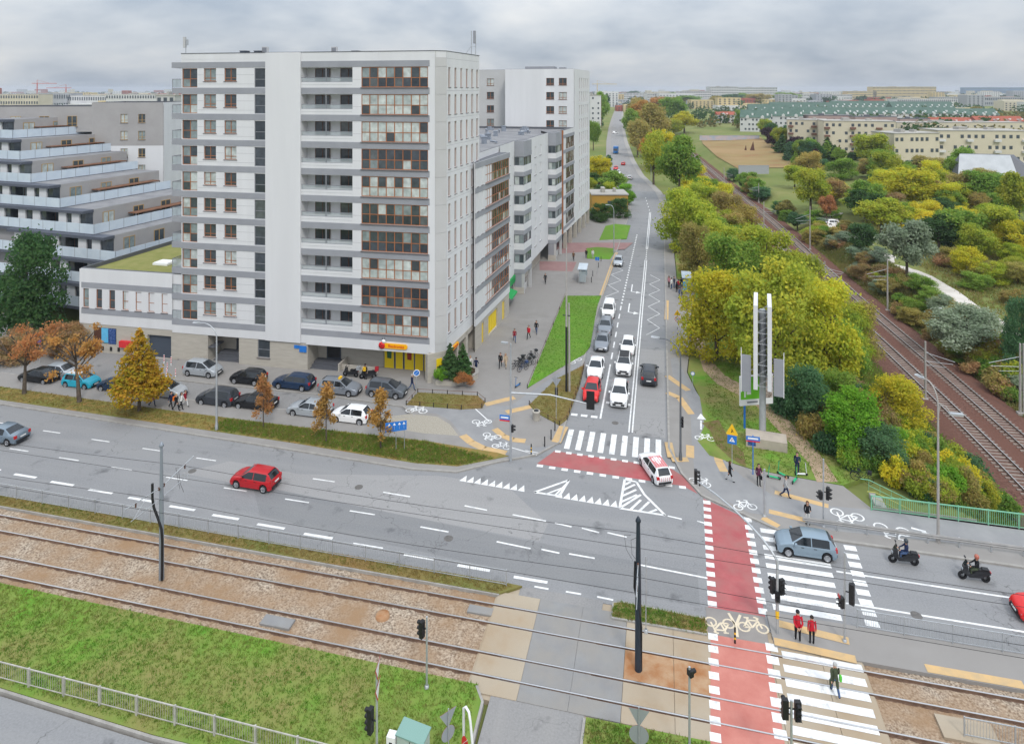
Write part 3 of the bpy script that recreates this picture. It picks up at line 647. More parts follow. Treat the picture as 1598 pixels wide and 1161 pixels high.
# floor bands
for k in range(11):
    z=SZ[0]-.74+PIT*k if k<10 else 35.29
    h=.71 if k<10 else .68
    ff.put('floor_band',cached(('fb',1,h),lambda:MB().box(0,12.42-1.1,-.035,.06,0,h).mesh('floor_band')),1.1,0,z,M_band)
    ff.put('floor_band',cached(('fb',2,h),lambda:MB().box(0,15.6,-.035,.06,0,h).mesh('floor_band')),16.98,0,z,M_band)
for zi,z in enumerate(SZ):
    window(ff,1.28,3.35,z+.02,z+2.30,2,(.45,),sill=False,panes=True)
    window(ff,4.23,5.87,z+.75,z+2.30); window(ff,6.98,8.59,z+.75,z+2.30)
    window(ff,10.95,12.45,z+.02,z+2.28,1,(.42,),M_fgrey,M_glassd,y=.09,sill=False)
    # loggia: back wall with door and window, railing bar at the front
    lg=ff.put('loggia',cached('lgb',lambda:MB().quad((0,1.46,0),(6.39,1.46,0),(6.39,1.46,1.7),(0,1.46,1.7)).mesh('loggia')),16.96,0,z+.62,M_wall)
    for x,w_ in ((1.05,1.9),(4.25,2.05)):
        q=ob('door',cached(('lgf',w_),lambda:gridframe(w_,1.6,2,(),.07)),lg,(x,1.36,.0),0,M_fdark); ob('pane',cached(('pn',w_,1.6),lambda:panemesh(w_,1.6)),q,(0,0,0),0,M_glassd)
    ob('railing',cached('lgr',lambda:MB().box(0,6.39,.02,.07,.5,.56).box(0,6.39,.03,.06,.0,.05).box(3.05,3.17,.01,.12,.05,1.68).mesh('railing')),lg,(0,0,0),0,M_fgrey)
    ob('railing_glass',cached('lgg',lambda:MB().quad((.03,.045,.05),(6.36,.045,.05),(6.36,.045,.5),(.03,.045,.5)).mesh('railing_glass')),lg,(0,0,0),0,M_clear)
    window(ff,24.44,32.40,z+.02,z+2.33,8,(.47,),gm=((M_glassp,M_glass),(M_glassd,M_glass),(M_glassp,M_glassp),(M_glass,M_glassd))[(zi*3+zi//4)%4],y=.05,panes=True,t=.08,name='glazed_balcony')
    # left end balcony
    bl=ff.put('balcony',cached('lbs',lambda:MB().box(-.1,1.19,-.04,3.0,-.72,-.02).mesh('balcony')),0,0,z,M_band)
    ob('railing',cached('lbr',lambda:MB().box(-.07,-.03,0,2.9,1.0,1.05).box(-.07,-.03,-.02,.02,-.02,1.05).box(-.07,1.18,0,.03,1.0,1.05).box(.55,.58,0,.03,-.02,1.0).mesh('railing')),bl,(0,0,0),0,M_fgrey)
    ob('railing_glass',cached('lbg',lambda:MB().quad((-.05,2.9,.05),(-.05,0,.05),(-.05,0,1.0),(-.05,2.9,1.0)).quad((-.05,.015,.05),(1.18,.015,.05),(1.18,.015,1.0),(-.05,.015,1.0)).mesh('railing_glass')),bl,(0,0,0),0,M_clear)
ff.put('balcony_roof',MB().box(-.12,1.19,-.04,3.0,0,.68).mesh('balcony_roof'),0,0,35.29,M_band)
M_joint=mat('panel_joint',(.36,.365,.375),.9,.1)
for z in SZ:
    for x0,x1,dz in ((3.42,10.9,.40),(3.42,4.2,1.5),(5.92,6.95,1.5),(8.64,10.9,1.5),(23.4,24.4,.9),(17.0,23.3,.30)): ff.put('panel_joint',cached(('pj',x0,x1),lambda:MB().box(0,x1-x0,-.004,.01,0,.03).mesh('panel_joint')),x0,0,z+dz,M_joint)
for z in [37-1.0]+[q-.05 for q in SZ]:
    sf_j=cached('pjs',lambda:MB().box(0,10.7,-.004,.01,0,.03).mesh('panel_joint'))
# white fascia over the ground floor and stone ground floor with recesses
ff.put('fascia',MB().box(-.05,17.6,-.02,.25,3.25,4.2).box(17.6,32.5,-.06,2.2,3.12,4.2).mesh('fascia'),0,0,0,M_wall)
gops=[(4.75,8.9,.0,3.2,2.6),(11.36,12.94,1.1,3.2,.2)]
ff.put('stone_wall',wallmesh(-.05,17.75,-.1,3.25,gops),0,.03,0,M_stone)
ff.put('stone_wall',MB().add([(17.75,.03,-.1),(17.75,2.6,-.1),(26.1,2.6,-.1),(17.75,.03,3.2),(17.75,2.6,3.2),(26.1,2.6,3.2)],[(0,1,4,3),(1,2,5,4)]).mesh('stone_wall'),mat=M_stone)
ff.put('stone_wall',MB().quad((4.75,2.63,-.1),(8.9,2.63,-.1),(8.9,2.63,3.2),(4.75,2.63,3.2)).mesh('stone_wall'),mat=M_stone)
ff.put('stone_pillar',MB().box(32.1,32.5,-.05,2.8,-.1,3.12).mesh('stone_pillar'),mat=M_stone)
window(ff,11.36,12.94,1.1,3.2,1,(.45,),M_fgrey,M_glassd,y=.12,sill=True)
ff.put('door',gridframe(1.9,2.4,2,(),.1),6.9,2.5,.7,M_shade); ff.put('door_glass',panemesh(1.9,2.4),6.9,2.5,.7,M_glassd)
ff.put('steps',MB().box(5.2,8.85,.4,2.6,-.1,.18).box(5.2,8.85,.8,2.6,.18,.36).box(5.2,8.85,1.2,2.6,.36,.54).box(5.2,8.85,1.6,2.6,.54,.70).mesh('steps'),mat=M_cap)
ff.put('canopy',MB().box(4.8,5.6,.05,2.0,1.75,1.85).mesh('canopy'),mat=M_cap)
ff.put('steps',MB().box(17.8,21.4,.5,2.55,-.1,.2).box(17.8,21.4,.95,2.55,.2,.4).box(17.8,21.4,1.4,2.55,.4,.6).mesh('steps'),mat=M_cap)
ff.put('ramp_wall',MB().box(21.42,21.6,.3,2.55,-.1,1.0).box(21.6,26,.9,1.02,-.1,.75).mesh('ramp_wall'),mat=M_stone)
ff.put('door',gridframe(1.8,2.5,1,(),.1),18.9,2.5,.6,M_shade); ff.put('door_glass',panemesh(1.8,2.5),18.9,2.5,.6,M_in)
# yellow shop front panels
M_bag=mat('printed_bag_green',(.03,.12,.05),.6,.3); M_bag2=mat('printed_bag_red',(.30,.03,.02),.6,.3)
for i,(x,w_) in enumerate(((26.2,1.25),(27.6,.95),(28.7,1.2),(29.98,1.05),(31.1,1.0))):
    q=ff.put('shop_panel',MB().box(.04,w_-.04,0,.05,.08,3.05).mesh('shop_panel'),x,2.45,0,M_yelp)
    ob('panel_frame',MB().box(-.02,.04,-.02,.06,0,3.12).box(w_-.04,w_+.02,-.02,.06,0,3.12).box(.04,w_-.04,-.02,.06,0,.08).mesh('panel_frame'),q,(0,0,0),0,M_fgrey)
    if i in (0,2,4):
        ob('bag_print',MB().add([(w_*.3,-.006,1.25),(w_*.72,-.006,1.2),(w_*.75,-.006,2.0),(w_*.68,-.006,2.15),(w_*.34,-.006,2.15),(w_*.27,-.006,2.0)],[tuple(range(6))]).add([(w_*.42,-.006,2.15),(w_*.45,-.006,2.45),(w_*.56,-.006,2.45),(w_*.6,-.006,2.15),(w_*.55,-.006,2.15),(w_*.53,-.006,2.38),(w_*.48,-.006,2.38),(w_*.46,-.006,2.15)],[(0,1,6,7),(1,2,5,6),(2,3,4,5)]).mesh('bag_print'),q,(0,0,0),0,M_bag if i==0 else M_bag2)
def text(s,name,size,par,loc,rot,m,ext=.01,sx=1):
    cu=bpy.data.curves.new(name,'FONT'); cu.body=s; cu.size=size; cu.extrude=ext; cu.align_x='CENTER'; cu.align_y='CENTER'; cu.resolution_u=2
    t=bpy.data.objects.new(name,cu); LINK(t); dg=bpy.context.evaluated_depsgraph_get(); me=bpy.data.meshes.new_from_object(t.evaluated_get(dg)); bpy.data.objects.remove(t)
    o=ob(name,me,par,loc); o.rotation_euler=rot; o.scale=(sx,1,1); me.materials.clear(); me.materials.append(m); return o
M_orange=mat('sign_orange',(.90,.42,.0),.45,.4); M_lady=mat('ladybird_red',(.62,.015,.02),.4,.4)
def shopsign(f,x,y,z,k=1.0):
    t=emp('shop_sign',f.pt(x,y,z),'','shop sign',f.rz)
    n=14; pts=[]
    L2,hh=1.25*k,.30*k
    for a in np.linspace(-PI/2,PI/2,n): pts.append((L2+hh*math.cos(a),hh*math.sin(a)))
    for a in np.linspace(PI/2,3*PI/2,n): pts.append((-L2+hh*math.cos(a),hh*math.sin(a)))
    m=len(pts); mb=MB(); mb.add([(a,-.14,b) for a,b in pts]+[(a,.0,b) for a,b in pts],[tuple(range(m))]+[(i,m+i,m+(i+1)%m,(i+1)%m) for i in range(m)])
    mb.build('sign_board',M_orange,t)
    text('Biedronka','lettering',.50*k,t,(.12*k,-.155,0),(PI/2,0,0),M_lady,.01)
    # ladybird emblem: round red body with black spots, white head
    b=MB().lathe([(.0,.16),(.2*k,.15),(.36*k,.10),(.44*k,0)],18).build('emblem',M_lady,t,(-1.75*k,-.12,0)); b.rotation_euler=(PI/2,0,0)
    sp_=MB()
    for a,r in ((20,.24),(110,.26),(200,.22),(290,.26),(65,.05)):
        cx,cz=r*k*math.cos(R(a)),r*k*math.sin(R(a)); sp_.add([(cx+.07*k*math.cos(q),cz+.07*k*math.sin(q),.165) for q in np.linspace(0,2*PI,9)[:-1]],[tuple(range(8))])
    ob('emblem_spots',sp_.mesh('emblem_spots'),b,(0,0,0),0,M_blk)
    hd=MB().lathe([(.0,.15),(.16*k,.13),(.26*k,0)],14).build('emblem_head',M_white,t,(-1.52*k,-.11,.52*k)); hd.rotation_euler=(PI/2,0,0)
    an=MB().tube([(-1.6*k,-.13,.7*k),(-1.72*k,-.13,.98*k)],.025*k,5).tube([(-1.45*k,-.13,.75*k),(-1.36*k,-.13,1.0*k)],.025*k,5).build('emblem_feelers',M_blk,t)
    return t
s_=shopsign(ff,28.6,-.07,3.75,.92); s_['label']='yellow pill-shaped shop sign with red ladybird on the front fascia of the tower'
# ---- side of the tower
sA,sB=(-23.60,70.25),(-22.79,81.0); sf=Fac(sA,sB,TW)
slit=[.55,2.42,4.25,6.1,7.95,9.75]
ops=[]; lo_k=6
for k,z in enumerate(SZ):
    for i,x in enumerate(slit):
        if k>=lo_k or x<8.0: ops.append((x,x+.62,z+.05,z+2.3,.25))
sf.put('wall',wallmesh(0,sf.L,3.3,37.0,ops),mat=M_wall)
for o in ops: window(sf,o[0],o[1],o[2],o[3],1,(.55,),y=.16)
for z in [q-.38 for q in SZ]+[36.2]: sf.put('panel_joint',sf_j,.03,0,z,M_joint)
for i,(x0,x1) in enumerate(((0,.9),(3.0,3.6),(5.9,6.6),(8.9,9.6))):
    sf.put('stone_pillar',MB().box(x0,x1,-.06,.9,-.1,3.3).mesh('stone_pillar'),mat=M_stone)
sf.put('stone_beam',MB().box(0,9.6,-.06,.9,2.75,3.32).mesh('stone_beam'),mat=M_stone)
sf.put('stone_wall',MB().box(0,10,1.9,2.0,-.1,3.3).box(0.9,1.2,-.03,1.9,-.1,3.2).mesh('stone_wall'),mat=M_stone)
for x in (1.2,3.8,6.8): sf.put('shop_panel',MB().box(0,1.5,1.8,1.89,.1,2.7).mesh('shop_panel'),x,0,0,M_yelp)
s2=shopsign(sf,2.0,-.1,3.0,.75); s2['label']='smaller yellow ladybird shop sign on the side arcade of the tower'
f3.put('stone_wall',MB().box(-.9,f3.L,-.03,.3,-.1,3.3).mesh('stone_wall'),mat=M_stone); f3.put('shop_panel',MB().box(.15,.85,-.07,-.03,.4,2.6).mesh('shop_panel'),mat=M_yelp)
# protruding side bay with glazed balconies
ba,bb=(-22.42,78.0),(-21.45,92.6); bf=Fac(ba,bb,TW)
ops=[]
for k in range(6):
    z=SZ[k]; ops+=[(.5,1.05,z+.05,z+2.3,.2),(2.2,2.75,z+.05,z+2.3,.2),(3.7,14.3,z+.02,z+2.33,.12)]
bf.put('wall',wallmesh(0,bf.L,3.3,23.6,ops),mat=M_wall)
for o in ops:
    if o[1]-o[0]<1: window(bf,o[0],o[1],o[2],o[3],1,(.55,),y=.14)
    else: window(bf,*o[:4],11,(.47,),gm=(M_glass,M_glassd),y=.05,panes=True,t=.09,name='glazed_balcony')
for k in range(7):
    z=SZ[0]-.74+PIT*k; bf.put('floor_band',cached('bfb',lambda:MB().box(-.02,14.62,-.03,.06,0,.70).mesh('floor_band')),0,0,z,M_band)
block(TW,'bay_core',[(-22.45,78.03),(-22.6,78.0),(-23.2,80.9),(-23.2,92.55),(-21.6,92.55)],3.3,23.55,M_wall,M_cap)
bf.put('stone_wall',wallmesh(0,bf.L,-.1,3.3,[(2.6,3.6,.1,2.8,.3),(5.2,9.2,.3,2.8,.3),(11.3,12.6,.1,2.8,.3)]),0,.1,0,M_stone)
for x0,x1 in ((2.6,3.6),(11.3,12.6)): bf.put('shop_panel',MB().box(x0,x1,.3,.34,.1,2.8).mesh('shop_panel'),mat=M_yelp)
for i in range(4): bf.put('shop_panel',MB().box(5.25+i,6.15+i,.3,.34,.3,2.75).mesh('shop_panel'),mat=M_yelp)
# ---- low wing on the left
WG=emp('low_wing',(-64,76,0),'low white building wing with seven narrow windows and a green roof','building')
wf=Fac((-71.05,67.79),(-57.85,68.2),WG)
wx=[PLX for PLX in (.52,2.43,4.3,6.2,8.05,9.85,11.7)]
ops=[(x,x+.85,5.5,7.85,.2) for x in wx]
wf.put('wall',wallmesh(0,wf.L,3.5,10.3,ops),mat=M_wall)
for o in ops: window(wf,*o[:4],1,(.45,),y=.12)
for z in (4.72,7.95): wf.put('floor_band',MB().box(.3,wf.L,-.03,.05,0,.68).mesh('floor_band'),0,0,z,M_band)
wf.put('stone_wall',wallmesh(0,wf.L,-.1,3.5,[(2.0,5.3,1.1,3.1,.15),(9.7,13.0,-.1,2.7,.4)]),0,.05,0,M_stone)
wf.put('garage_door',MB().box(9.7,13.0,.4,.45,-.1,2.7).box(9.7,13,.38,.4,.9,.93).box(9.7,13,.38,.4,1.8,1.83).mesh('garage_door'),mat=M_shade)
wf.put('wall_vents',MB().box(3.2,3.5,.0,.05,.3,.8).box(4.4,4.7,.0,.05,.3,.8).box(5.5,5.8,.0,.05,.3,.8).mesh('wall_vents'),mat=M_blk)
M_pal=mat('poster_light_blue',(.10,.42,.68),.5,.3,(.14,.50,.75),2,3); M_pdb=mat('poster_dark_blue',(.02,.06,.20),.5,.3,(.10,.16,.35),6,2,lo=.5,hi=.6)
wf.put('poster',MB().box(3.15,4.1,.05,.1,1.25,3.05).mesh('poster'),mat=M_pal); wf.put('poster',MB().box(4.15,5.2,.04,.1,1.15,3.05).mesh('poster'),mat=M_pdb); wf.put('window_glass',MB().box(2.0,3.1,.12,.14,1.1,3.1).mesh('window_glass'),mat=M_fdark)
wf.put('red_box',MB().box(6.0,7.9,-.35,.05,1.0,1.75).mesh('red_box'),mat=M_sred,label='red cabinet on the stone wall')
block(WG,'core',[(-71.03,67.98),(-56.7,68.35),(-56.7,86.5),(-70.6,86.0)],3.4,10.3,M_wall,M_groof,.45)
for (u,v) in ((-63.5,73.5),(-60.0,74.0),(-59.5,80.5)):
    MB().box(-1.1,1.1,-.9,.9,0,.25).box(-1.0,1.0,-.8,.8,.25,.33).build('skylight',[M_white],WG,(u+64,v-76,9.85))
MB().box(-1.5,1.5,-.5,.5,0,.5).box(-1.2,-.6,-.3,.3,.5,.8).box(.2,1.0,-.3,.3,.5,.75).build('roof_plant',M_galv,WG,(-66.5+64,82.5-76,9.85))
# ---- long mid-rise beside the street
MD=emp('midrise_block',(-30,110,0),'white mid-rise apartment block with stacked grey corner balconies beside the plaza','building')
block(MD,'core',[(-23.1,92.6),(-23.05,102.1),(-21.7,107),(-21.2,123.3),(-19.6,131),(-19.2,142),(-46,142),(-46,81.0),(-23.3,81.0)],3.2,24.4,M_wall,M_roof,.4)
w1=Fac((-22.95,92.6),(-22.9,102),MD)
ops=[(5.2,6.5,SZ[k]+.4,SZ[k]+2.2) for k in range(6)]
w1.put('wall',wallmesh(0,w1.L,3.2,24.45,ops),mat=M_wall)
for o in ops: window(w1,*o[:4],2,(.3,))
w1.put('stone_wall',wallmesh(0,w1.L,-.1,3.2,[]),mat=M_stone)
M_shopg=mat('shop_green',(.01,.30,.07),.5,.3)
w1.put('shop_fascia',MB().box(.3,9.2,-.25,0,2.2,3.15).mesh('shop_fascia'),mat=M_shopg); w1.put('awning',MB().add([(1.5,-.02,2.2),(5.5,-.02,2.2),(5.5,-1.4,1.75),(1.5,-1.4,1.75),(1.5,-1.4,1.55),(5.5,-1.4,1.55)],[(0,1,2,3),(3,2,5,4)]).mesh('awning'),mat=M_shopg); w1.put('shop_window',MB().box(1,8.6,-.04,0,.2,2.1).mesh('shop_window'),mat=M_glassd)
w2=Fac((-21.65,106.6),(-21.05,123.3),MD)
ops=[(x,x+1.5,SZ[k]+.4,SZ[k]+2.2) for k in range(6) for x in (5.0,9.2)]
w2.put('wall',wallmesh(0,w2.L,3.4,24.45,ops),mat=M_wall)
for o in ops: window(w2,*o[:4],2,(.3,))
w2.put('stone_wall',MB().box(0,w2.L,1.5,1.6,-.1,3.4).mesh('stone_wall'),mat=M_stone)
def bay(par,c0,c1,c2,c3,zb,rows,ztop):
    "angled balcony bay: c0-c1 faces the camera, c1-c2 the street"
    fs=[Fac(c0,c1,par),Fac(c1,c2,par),Fac(c2,c3,par)]
    poly=[c0,c1,c2,c3]
    for k in range(rows):
        z=zb+PIT*k
        for f in fs[:2]:
            f.put('parapet',MB().box(0,f.L,0,.12,-.05,.95).mesh('parapet'),0,0,z,M_wall); f.put('floor_band',MB().box(-.02,f.L+.02,-.03,.2,-.75,-.05).mesh('floor_band'),0,0,z,M_band)
            n=max(2,int(f.L/1.0)); window(f,.05,f.L-.05,z+.95,z+2.3,n,(),M_fgrey,M_glass,y=.06,sill=False,panes=True,t=.06,name='balcony_glazing')
        fs[2].put('floor_band',MB().box(0,fs[2].L,-.03,.2,-.75,.95).mesh('floor_band'),0,0,z,M_band)
    for f in fs[:2]: f.put('roof_band',MB().box(-.02,f.L+.02,-.03,.2,0,.75).box(0,f.L,0,.2,.75,ztop-(zb+PIT*rows-.75)).mesh('roof_band'),0,0,zb+PIT*rows-.75,M_band)
    ins=[(x-(.0),y) for x,y in poly]; ce=(-23.5,(c0[1]+c3[1])/2+2)
    block(par,'bay_core',[Fac(c0,c1,par).pt(.3,.3)[:2],Fac(c0,c1,par).pt(fs[0].L-.3,.3)[:2],Fac(c1,c2,par).pt(fs[1].L-.2,.4)[:2],(c3[0],c3[1]),ce],zb-.7,ztop-.05,M_in,M_roof)
    fs[0].put('base_panel',MB().box(.05,fs[0].L-.02,.05,.1,1.1,zb-.7).mesh('base_panel'),mat=M_band); fs[0].put('stone_base',MB().box(0,fs[0].L,.0,.2,-.1,1.1).mesh('stone_base'),mat=M_stone)
    fs[1].put('stone_pillar',MB().box(0,.4,0,.4,-.1,zb-.7).box(fs[1].L-.5,fs[1].L,0,.4,-.1,zb-.7).box(0,fs[1].L,.6,.7,-.1,1.1).mesh('stone_pillar'),mat=M_wall2)
bay(MD,(-22.9,102),(-21.3,102.05),(-20.9,106.2),(-21.6,106.6),4.05,6,24.45)
bay(MD,(-21.05,123.2),(-19.55,123.3),(-19.2,128.5),(-19.6,131),4.05,6,24.45)
# roof clutter on the mid-rise
M_duct=mat('roof_duct',(.36,.40,.46),.4,.5,(.25,.28,.33),1,4,metal=.5)
for i in range(34):
    u=rnd.uniform(-36,-24.5); v=rnd.uniform(86,138); s_=rnd.uniform(.4,1.1)
    o=MB(); k=i%4
    if k==0: o.box(-s_,s_,-.3,.3,0,.45).box(-s_*.6,s_*.4,-.2,.2,.45,.8)
    elif k==1: o.tube([(-1.4*s_,0,.3),(0,.2,.3),(.8*s_,.9,.3),(.8*s_,.9,.9)],.16,6)
    elif k==2: o.box(-.4,.4,-.4,.4,0,s_).box(-.5,.5,-.5,.5,s_,s_+.08)
    else: o.lathe([(.12,0),(.12,.6),(.25,.65),(.25,.8),(0,.9)],8)
    o.build('roof_duct',M_duct,MD,(u+30,v-110,24.0),rnd.uniform(0,PI))
# ---- second tower
T3=emp('second_tower',(-30,150,0),'second white apartment tower behind the mid-rise with a blank front wall','building')
t3f=Fac((-34.0,142.2),(-18.55,142.2),T3)
rows3=[4.9+3.1*k for k in range(10)]
ops=[(x,x+1.75,z+.8,z+2.4) for z in rows3 if z>22 for x in (9.3,12.1)]
t3f.put('wall',wallmesh(0,t3f.L,23,37.2,ops),mat=M_wall)
for o in ops: window(t3f,*o[:4],2,(.25,))
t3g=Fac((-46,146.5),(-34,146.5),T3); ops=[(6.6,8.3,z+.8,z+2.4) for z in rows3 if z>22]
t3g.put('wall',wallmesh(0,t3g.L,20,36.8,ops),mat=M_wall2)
for o in ops: window(t3g,*o[:4],2,(.25,))
t3s=Fac((-18.5,142.2),(-17.1,160.5),T3)
ops=[(x,x+.9,z+.1,z+2.5,.25) for z in rows3 for x in (5.5,8.0,10.5,13.0,15.5)]
t3s.put('wall',wallmesh(0,t3s.L,3.5,37.2,ops),mat=M_wall)
for o in ops: window(t3s,*o[:4],1,(.5,),y=.2,sill=False)
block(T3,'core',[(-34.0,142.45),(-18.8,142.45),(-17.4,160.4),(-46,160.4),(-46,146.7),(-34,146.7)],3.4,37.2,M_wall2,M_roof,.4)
t3b=Fac((-19.25,131.2),(-18.45,142.2),T3)
ops=[(2.2,10.6,z+.05,z+2.4,.12) for z in rows3 if z<22]
t3b.put('wall',wallmesh(0,t3b.L,3.5,24.4,ops),mat=M_wall)
t3c=Fac((-20.4,131.0),(-19.25,131.2),T3); t3c.put('wall',wallmesh(0,t3c.L,3.5,24.4,[]),mat=M_frame)
for o in ops: window(t3b,*o[:4],9,(.45,),M_fdark,M_glass,y=.05,sill=False,panes=True,t=.09,name='glazed_balcony')
for k in range(7): t3b.put('floor_band',cached('t3fb',lambda:MB().box(-.1,10.9,-.05,.06,0,.68).mesh('floor_band')),0,0,rows3[k]-.7,M_band)
for x in (1,4,7,10,13,16): Fac((-19.0,131.2),(-17.05,160.5),T3).put('stone_pillar',MB().box(0,.7,0,.7,-.1,3.5).mesh('stone_pillar'),x*1.75,0,0,M_stone)
block(T3,'brown_bay',[(-19.9,131.3),(-19.35,131.3),(-18.6,142.3),(-19.9,142.3)],3.5,24.4,M_fdark,M_cap)
MB().box(-3.5,3.5,-2,2,0,1.1).box(4.5,6,-1,1,0,.9).build('roof_plant',M_band,T3,(2,4,37.0))
# ------------------------------------------------------------------ vehicles
def paint(name,c,metal=.0,rough=.32): return mat('paint_'+name,c,rough,.35,metal=metal,coat=.15)
CP={'red':(.42,.012,.018),'bred':(.62,.02,.02),'white':(.80,.80,.80),'silver':(.42,.45,.48),'grey':(.13,.145,.165),'mgrey':(.24,.26,.29),'black':(.012,.013,.016),'navy':(.012,.03,.07),'iceblue':(.24,.31,.37),'teal':(.02,.38,.52),'dgrey':(.035,.04,.05),'lgrey':(.48,.50,.52),'bluegrey':(.18,.23,.28)}
M_cglass=mat('car_glass',(.012,.016,.02),.06,.7); M_tyre=mat('tyre',(.018,.018,.02),.85,.2); M_rim=mat('wheel_rim',(.45,.46,.48),.35,.5,metal=.7)
M_head=mat('headlight',(.30,.33,.36),.08,.7); M_tail=mat('taillight',(.45,.01,.012),.25,.5); M_plate=mat('number_plate',(.75,.75,.74),.5,.4); M_trim=mat('black_trim',(.02,.02,.022),.6,.3)
CT={ # length,width, axle positions, profile (t,z)
'hatch':(4.0,1.74,.18,.81,[(0,.60),(.012,.88),(.03,1.0),(.10,1.36),(.16,1.45),(.42,1.48),(.56,1.45),(.74,1.02),(.86,.93),(.97,.76),(1,.56)],.96,(.03,.16),(.56,.74)),
'sedan':(4.6,1.80,.19,.81,[(0,.60),(.012,.92),(.03,1.0),(.15,1.04),(.31,1.40),(.40,1.45),(.55,1.44),(.72,1.0),(.86,.90),(.97,.74),(1,.55)],.95,(.15,.31),(.55,.72)),
'wagon':(4.65,1.80,.19,.80,[(0,.60),(.012,.90),(.025,1.0),(.085,1.38),(.14,1.46),(.45,1.50),(.57,1.46),(.73,1.02),(.86,.92),(.97,.76),(1,.56)],.97,(.025,.14),(.57,.73)),
'suv':(4.4,1.85,.19,.81,[(0,.72),(.012,1.02),(.03,1.12),(.09,1.52),(.15,1.62),(.42,1.67),(.58,1.62),(.74,1.16),(.87,1.08),(.97,.92),(1,.66)],1.09,(.03,.15),(.58,.74)),
'mpv':(4.35,1.80,.18,.81,[(0,.64),(.012,.98),(.025,1.06),(.08,1.50),(.14,1.60),(.42,1.64),(.58,1.56),(.80,1.06),(.88,.97),(.97,.82),(1,.58)],1.02,(.025,.14),(.58,.80)),
'van':(4.5,1.85,.17,.80,[(0,.66),(.008,1.1),(.015,1.2),(.03,1.74),(.05,1.82),(.5,1.86),(.66,1.80),(.80,1.18),(.88,1.08),(.98,.90),(1,.60)],1.12,(.015,.05),(.66,.80))}
CMESH={}
def carmesh(tp):
    if tp in CMESH: return CMESH[tp]
    L_,W,ra,fa,prof,belt,rw,fw=CT[tp]; hw=W/2; zb=.20; Rw=.315 if tp not in('suv','van') else .35; Ra=Rw+.055
    ts={t for t,_ in prof}|{.22,.30,.36,.425,.435,.5,.64,.68,.93,.985}
    for ax in (ra,fa):
        for k in (-1,-.97,-.8,-.5,-.2,.2,.5,.8,.97,1): ts.add(round(ax+k*Ra/L_,4))
    ts=sorted(t for t in ts if 0<=t<=1)
    def top(t):
        for (a,za),(b,zb_) in zip(prof,prof[1:]):
            if t<=b: return za+(zb_-za)*(t-a)/(b-a)
        return prof[-1][1]
    secs=[]
    for t in ts:
        e=abs(2*t-1); w=hw*(1-.13*e**6-.02*e**2); zt=top(t); bl=belt-.03*(1-t); arch=0
        for ax in (ra,fa):
            dx=abs(t-ax)*L_
            if dx<Ra: arch=max(arch,Rw+math.sqrt(max(0,Ra*Ra-dx*dx)))
        b=max(zb+.10*(e>.95),arch); z3=min(max(.56,b+.06),zt-.03)
        if zt>bl+.08:
            wt=(w-.05)-(zt-bl)*.40*(1 if tp!='van' else .6)
            pts=[(0,b),(w-.10,b),(w-.012,min(b+.05,z3)),(w,z3),(w-.015,bl-.06),(w-.05,bl),(wt,zt-.055),(wt-.10,zt-.008),(0,zt+.02)]
        else:
            z4=max(z3+.004,zt-.10); pts=[(0,min(b,zt-.06)),(w-.10,min(b,zt-.06)),(w-.012,min(b+.05,z3)),(w,z3),(w-.015,z4),(w-.035,max(z4+.003,zt-.05)),(w-.09,zt-.02),(w-.22,zt),(0,zt+.028)]
        secs.append((t,pts))
    n=9; verts=[]
    for t,pts in secs:
        x=(t-.5)*L_
        bow=.10*L_/4 # rounded nose and tail in plan
        for sgn in (1,-1):
            for (y,z) in pts:
                k=(y/hw)**2; xx=x-(bow*k*max(0,(t-.85)/.15)) + (bow*.7*k*max(0,(.12-t)/.12)); verts.append((xx,sgn*y,z))
    groups={'body':[],'windscreen':[],'rear_window':[],'wl':[],'wr':[],'wl2':[],'wr2':[]}
    for i in range(len(secs)-1):
        tm=(secs[i][0]+secs[i+1][0])/2
        for sgn in (0,1):
            a=i*18+sgn*9; b=(i+1)*18+sgn*9
            for r in range(8):
                f=(a+r,b+r,b+r+1,a+r+1) if sgn==1 else (a+r+1,b+r+1,b+r,a+r)
                g='body'
                if r==7 and fw[0]+.006<tm<fw[1]: g='windscreen'
                elif r==7 and rw[0]<tm<rw[1]-.02 : g='rear_window'
                elif r==5 and rw[1]-.02<tm<fw[1]-.02 and secs[i][1][6][1]-secs[i][1][5][1]>.1:
                    if .42<tm<.44 or (tp=='van' and tm<.44): g='body'
                    else: g=('wl' if sgn==0 else 'wr')+('' if tm>.43 else '2')
                groups[g].append(f)
    for e_ in (0,len(secs)-1):
        b=e_*18
        for r in range(8):
            f=(b+r,b+r+1,b+9+r+1,b+9+r); groups['body'].append(f if e_==len(secs)-1 else f[::-1])
    out={}
    for g,fs in groups.items():
        if not fs: continue
        idx=sorted({i for f in fs for i in f}); mp={i:k for k,i in enumerate(idx)}
        me=bpy.data.meshes.new('car_'+g); me.from_pydata([verts[i] for i in idx],[],[tuple(mp[i] for i in f) for f in fs])
        bm=bmesh.new(); bm.from_mesh(me); bmesh.ops.remove_doubles(bm,verts=bm.verts,dist=.0008); bmesh.ops.recalc_face_normals(bm,faces=bm.faces) if g=='body' else None
        bm.to_mesh(me); bm.free(); me.polygons.foreach_set('use_smooth',[True]*len(me.polygons))
        try: me.set_sharp_from_angle(angle=R(38))
        except Exception: pass
        out[g]=me
    zf=top(.97); zr=top(.03)
    out['dim']=(L_,W,ra,fa,Rw,belt,zf)
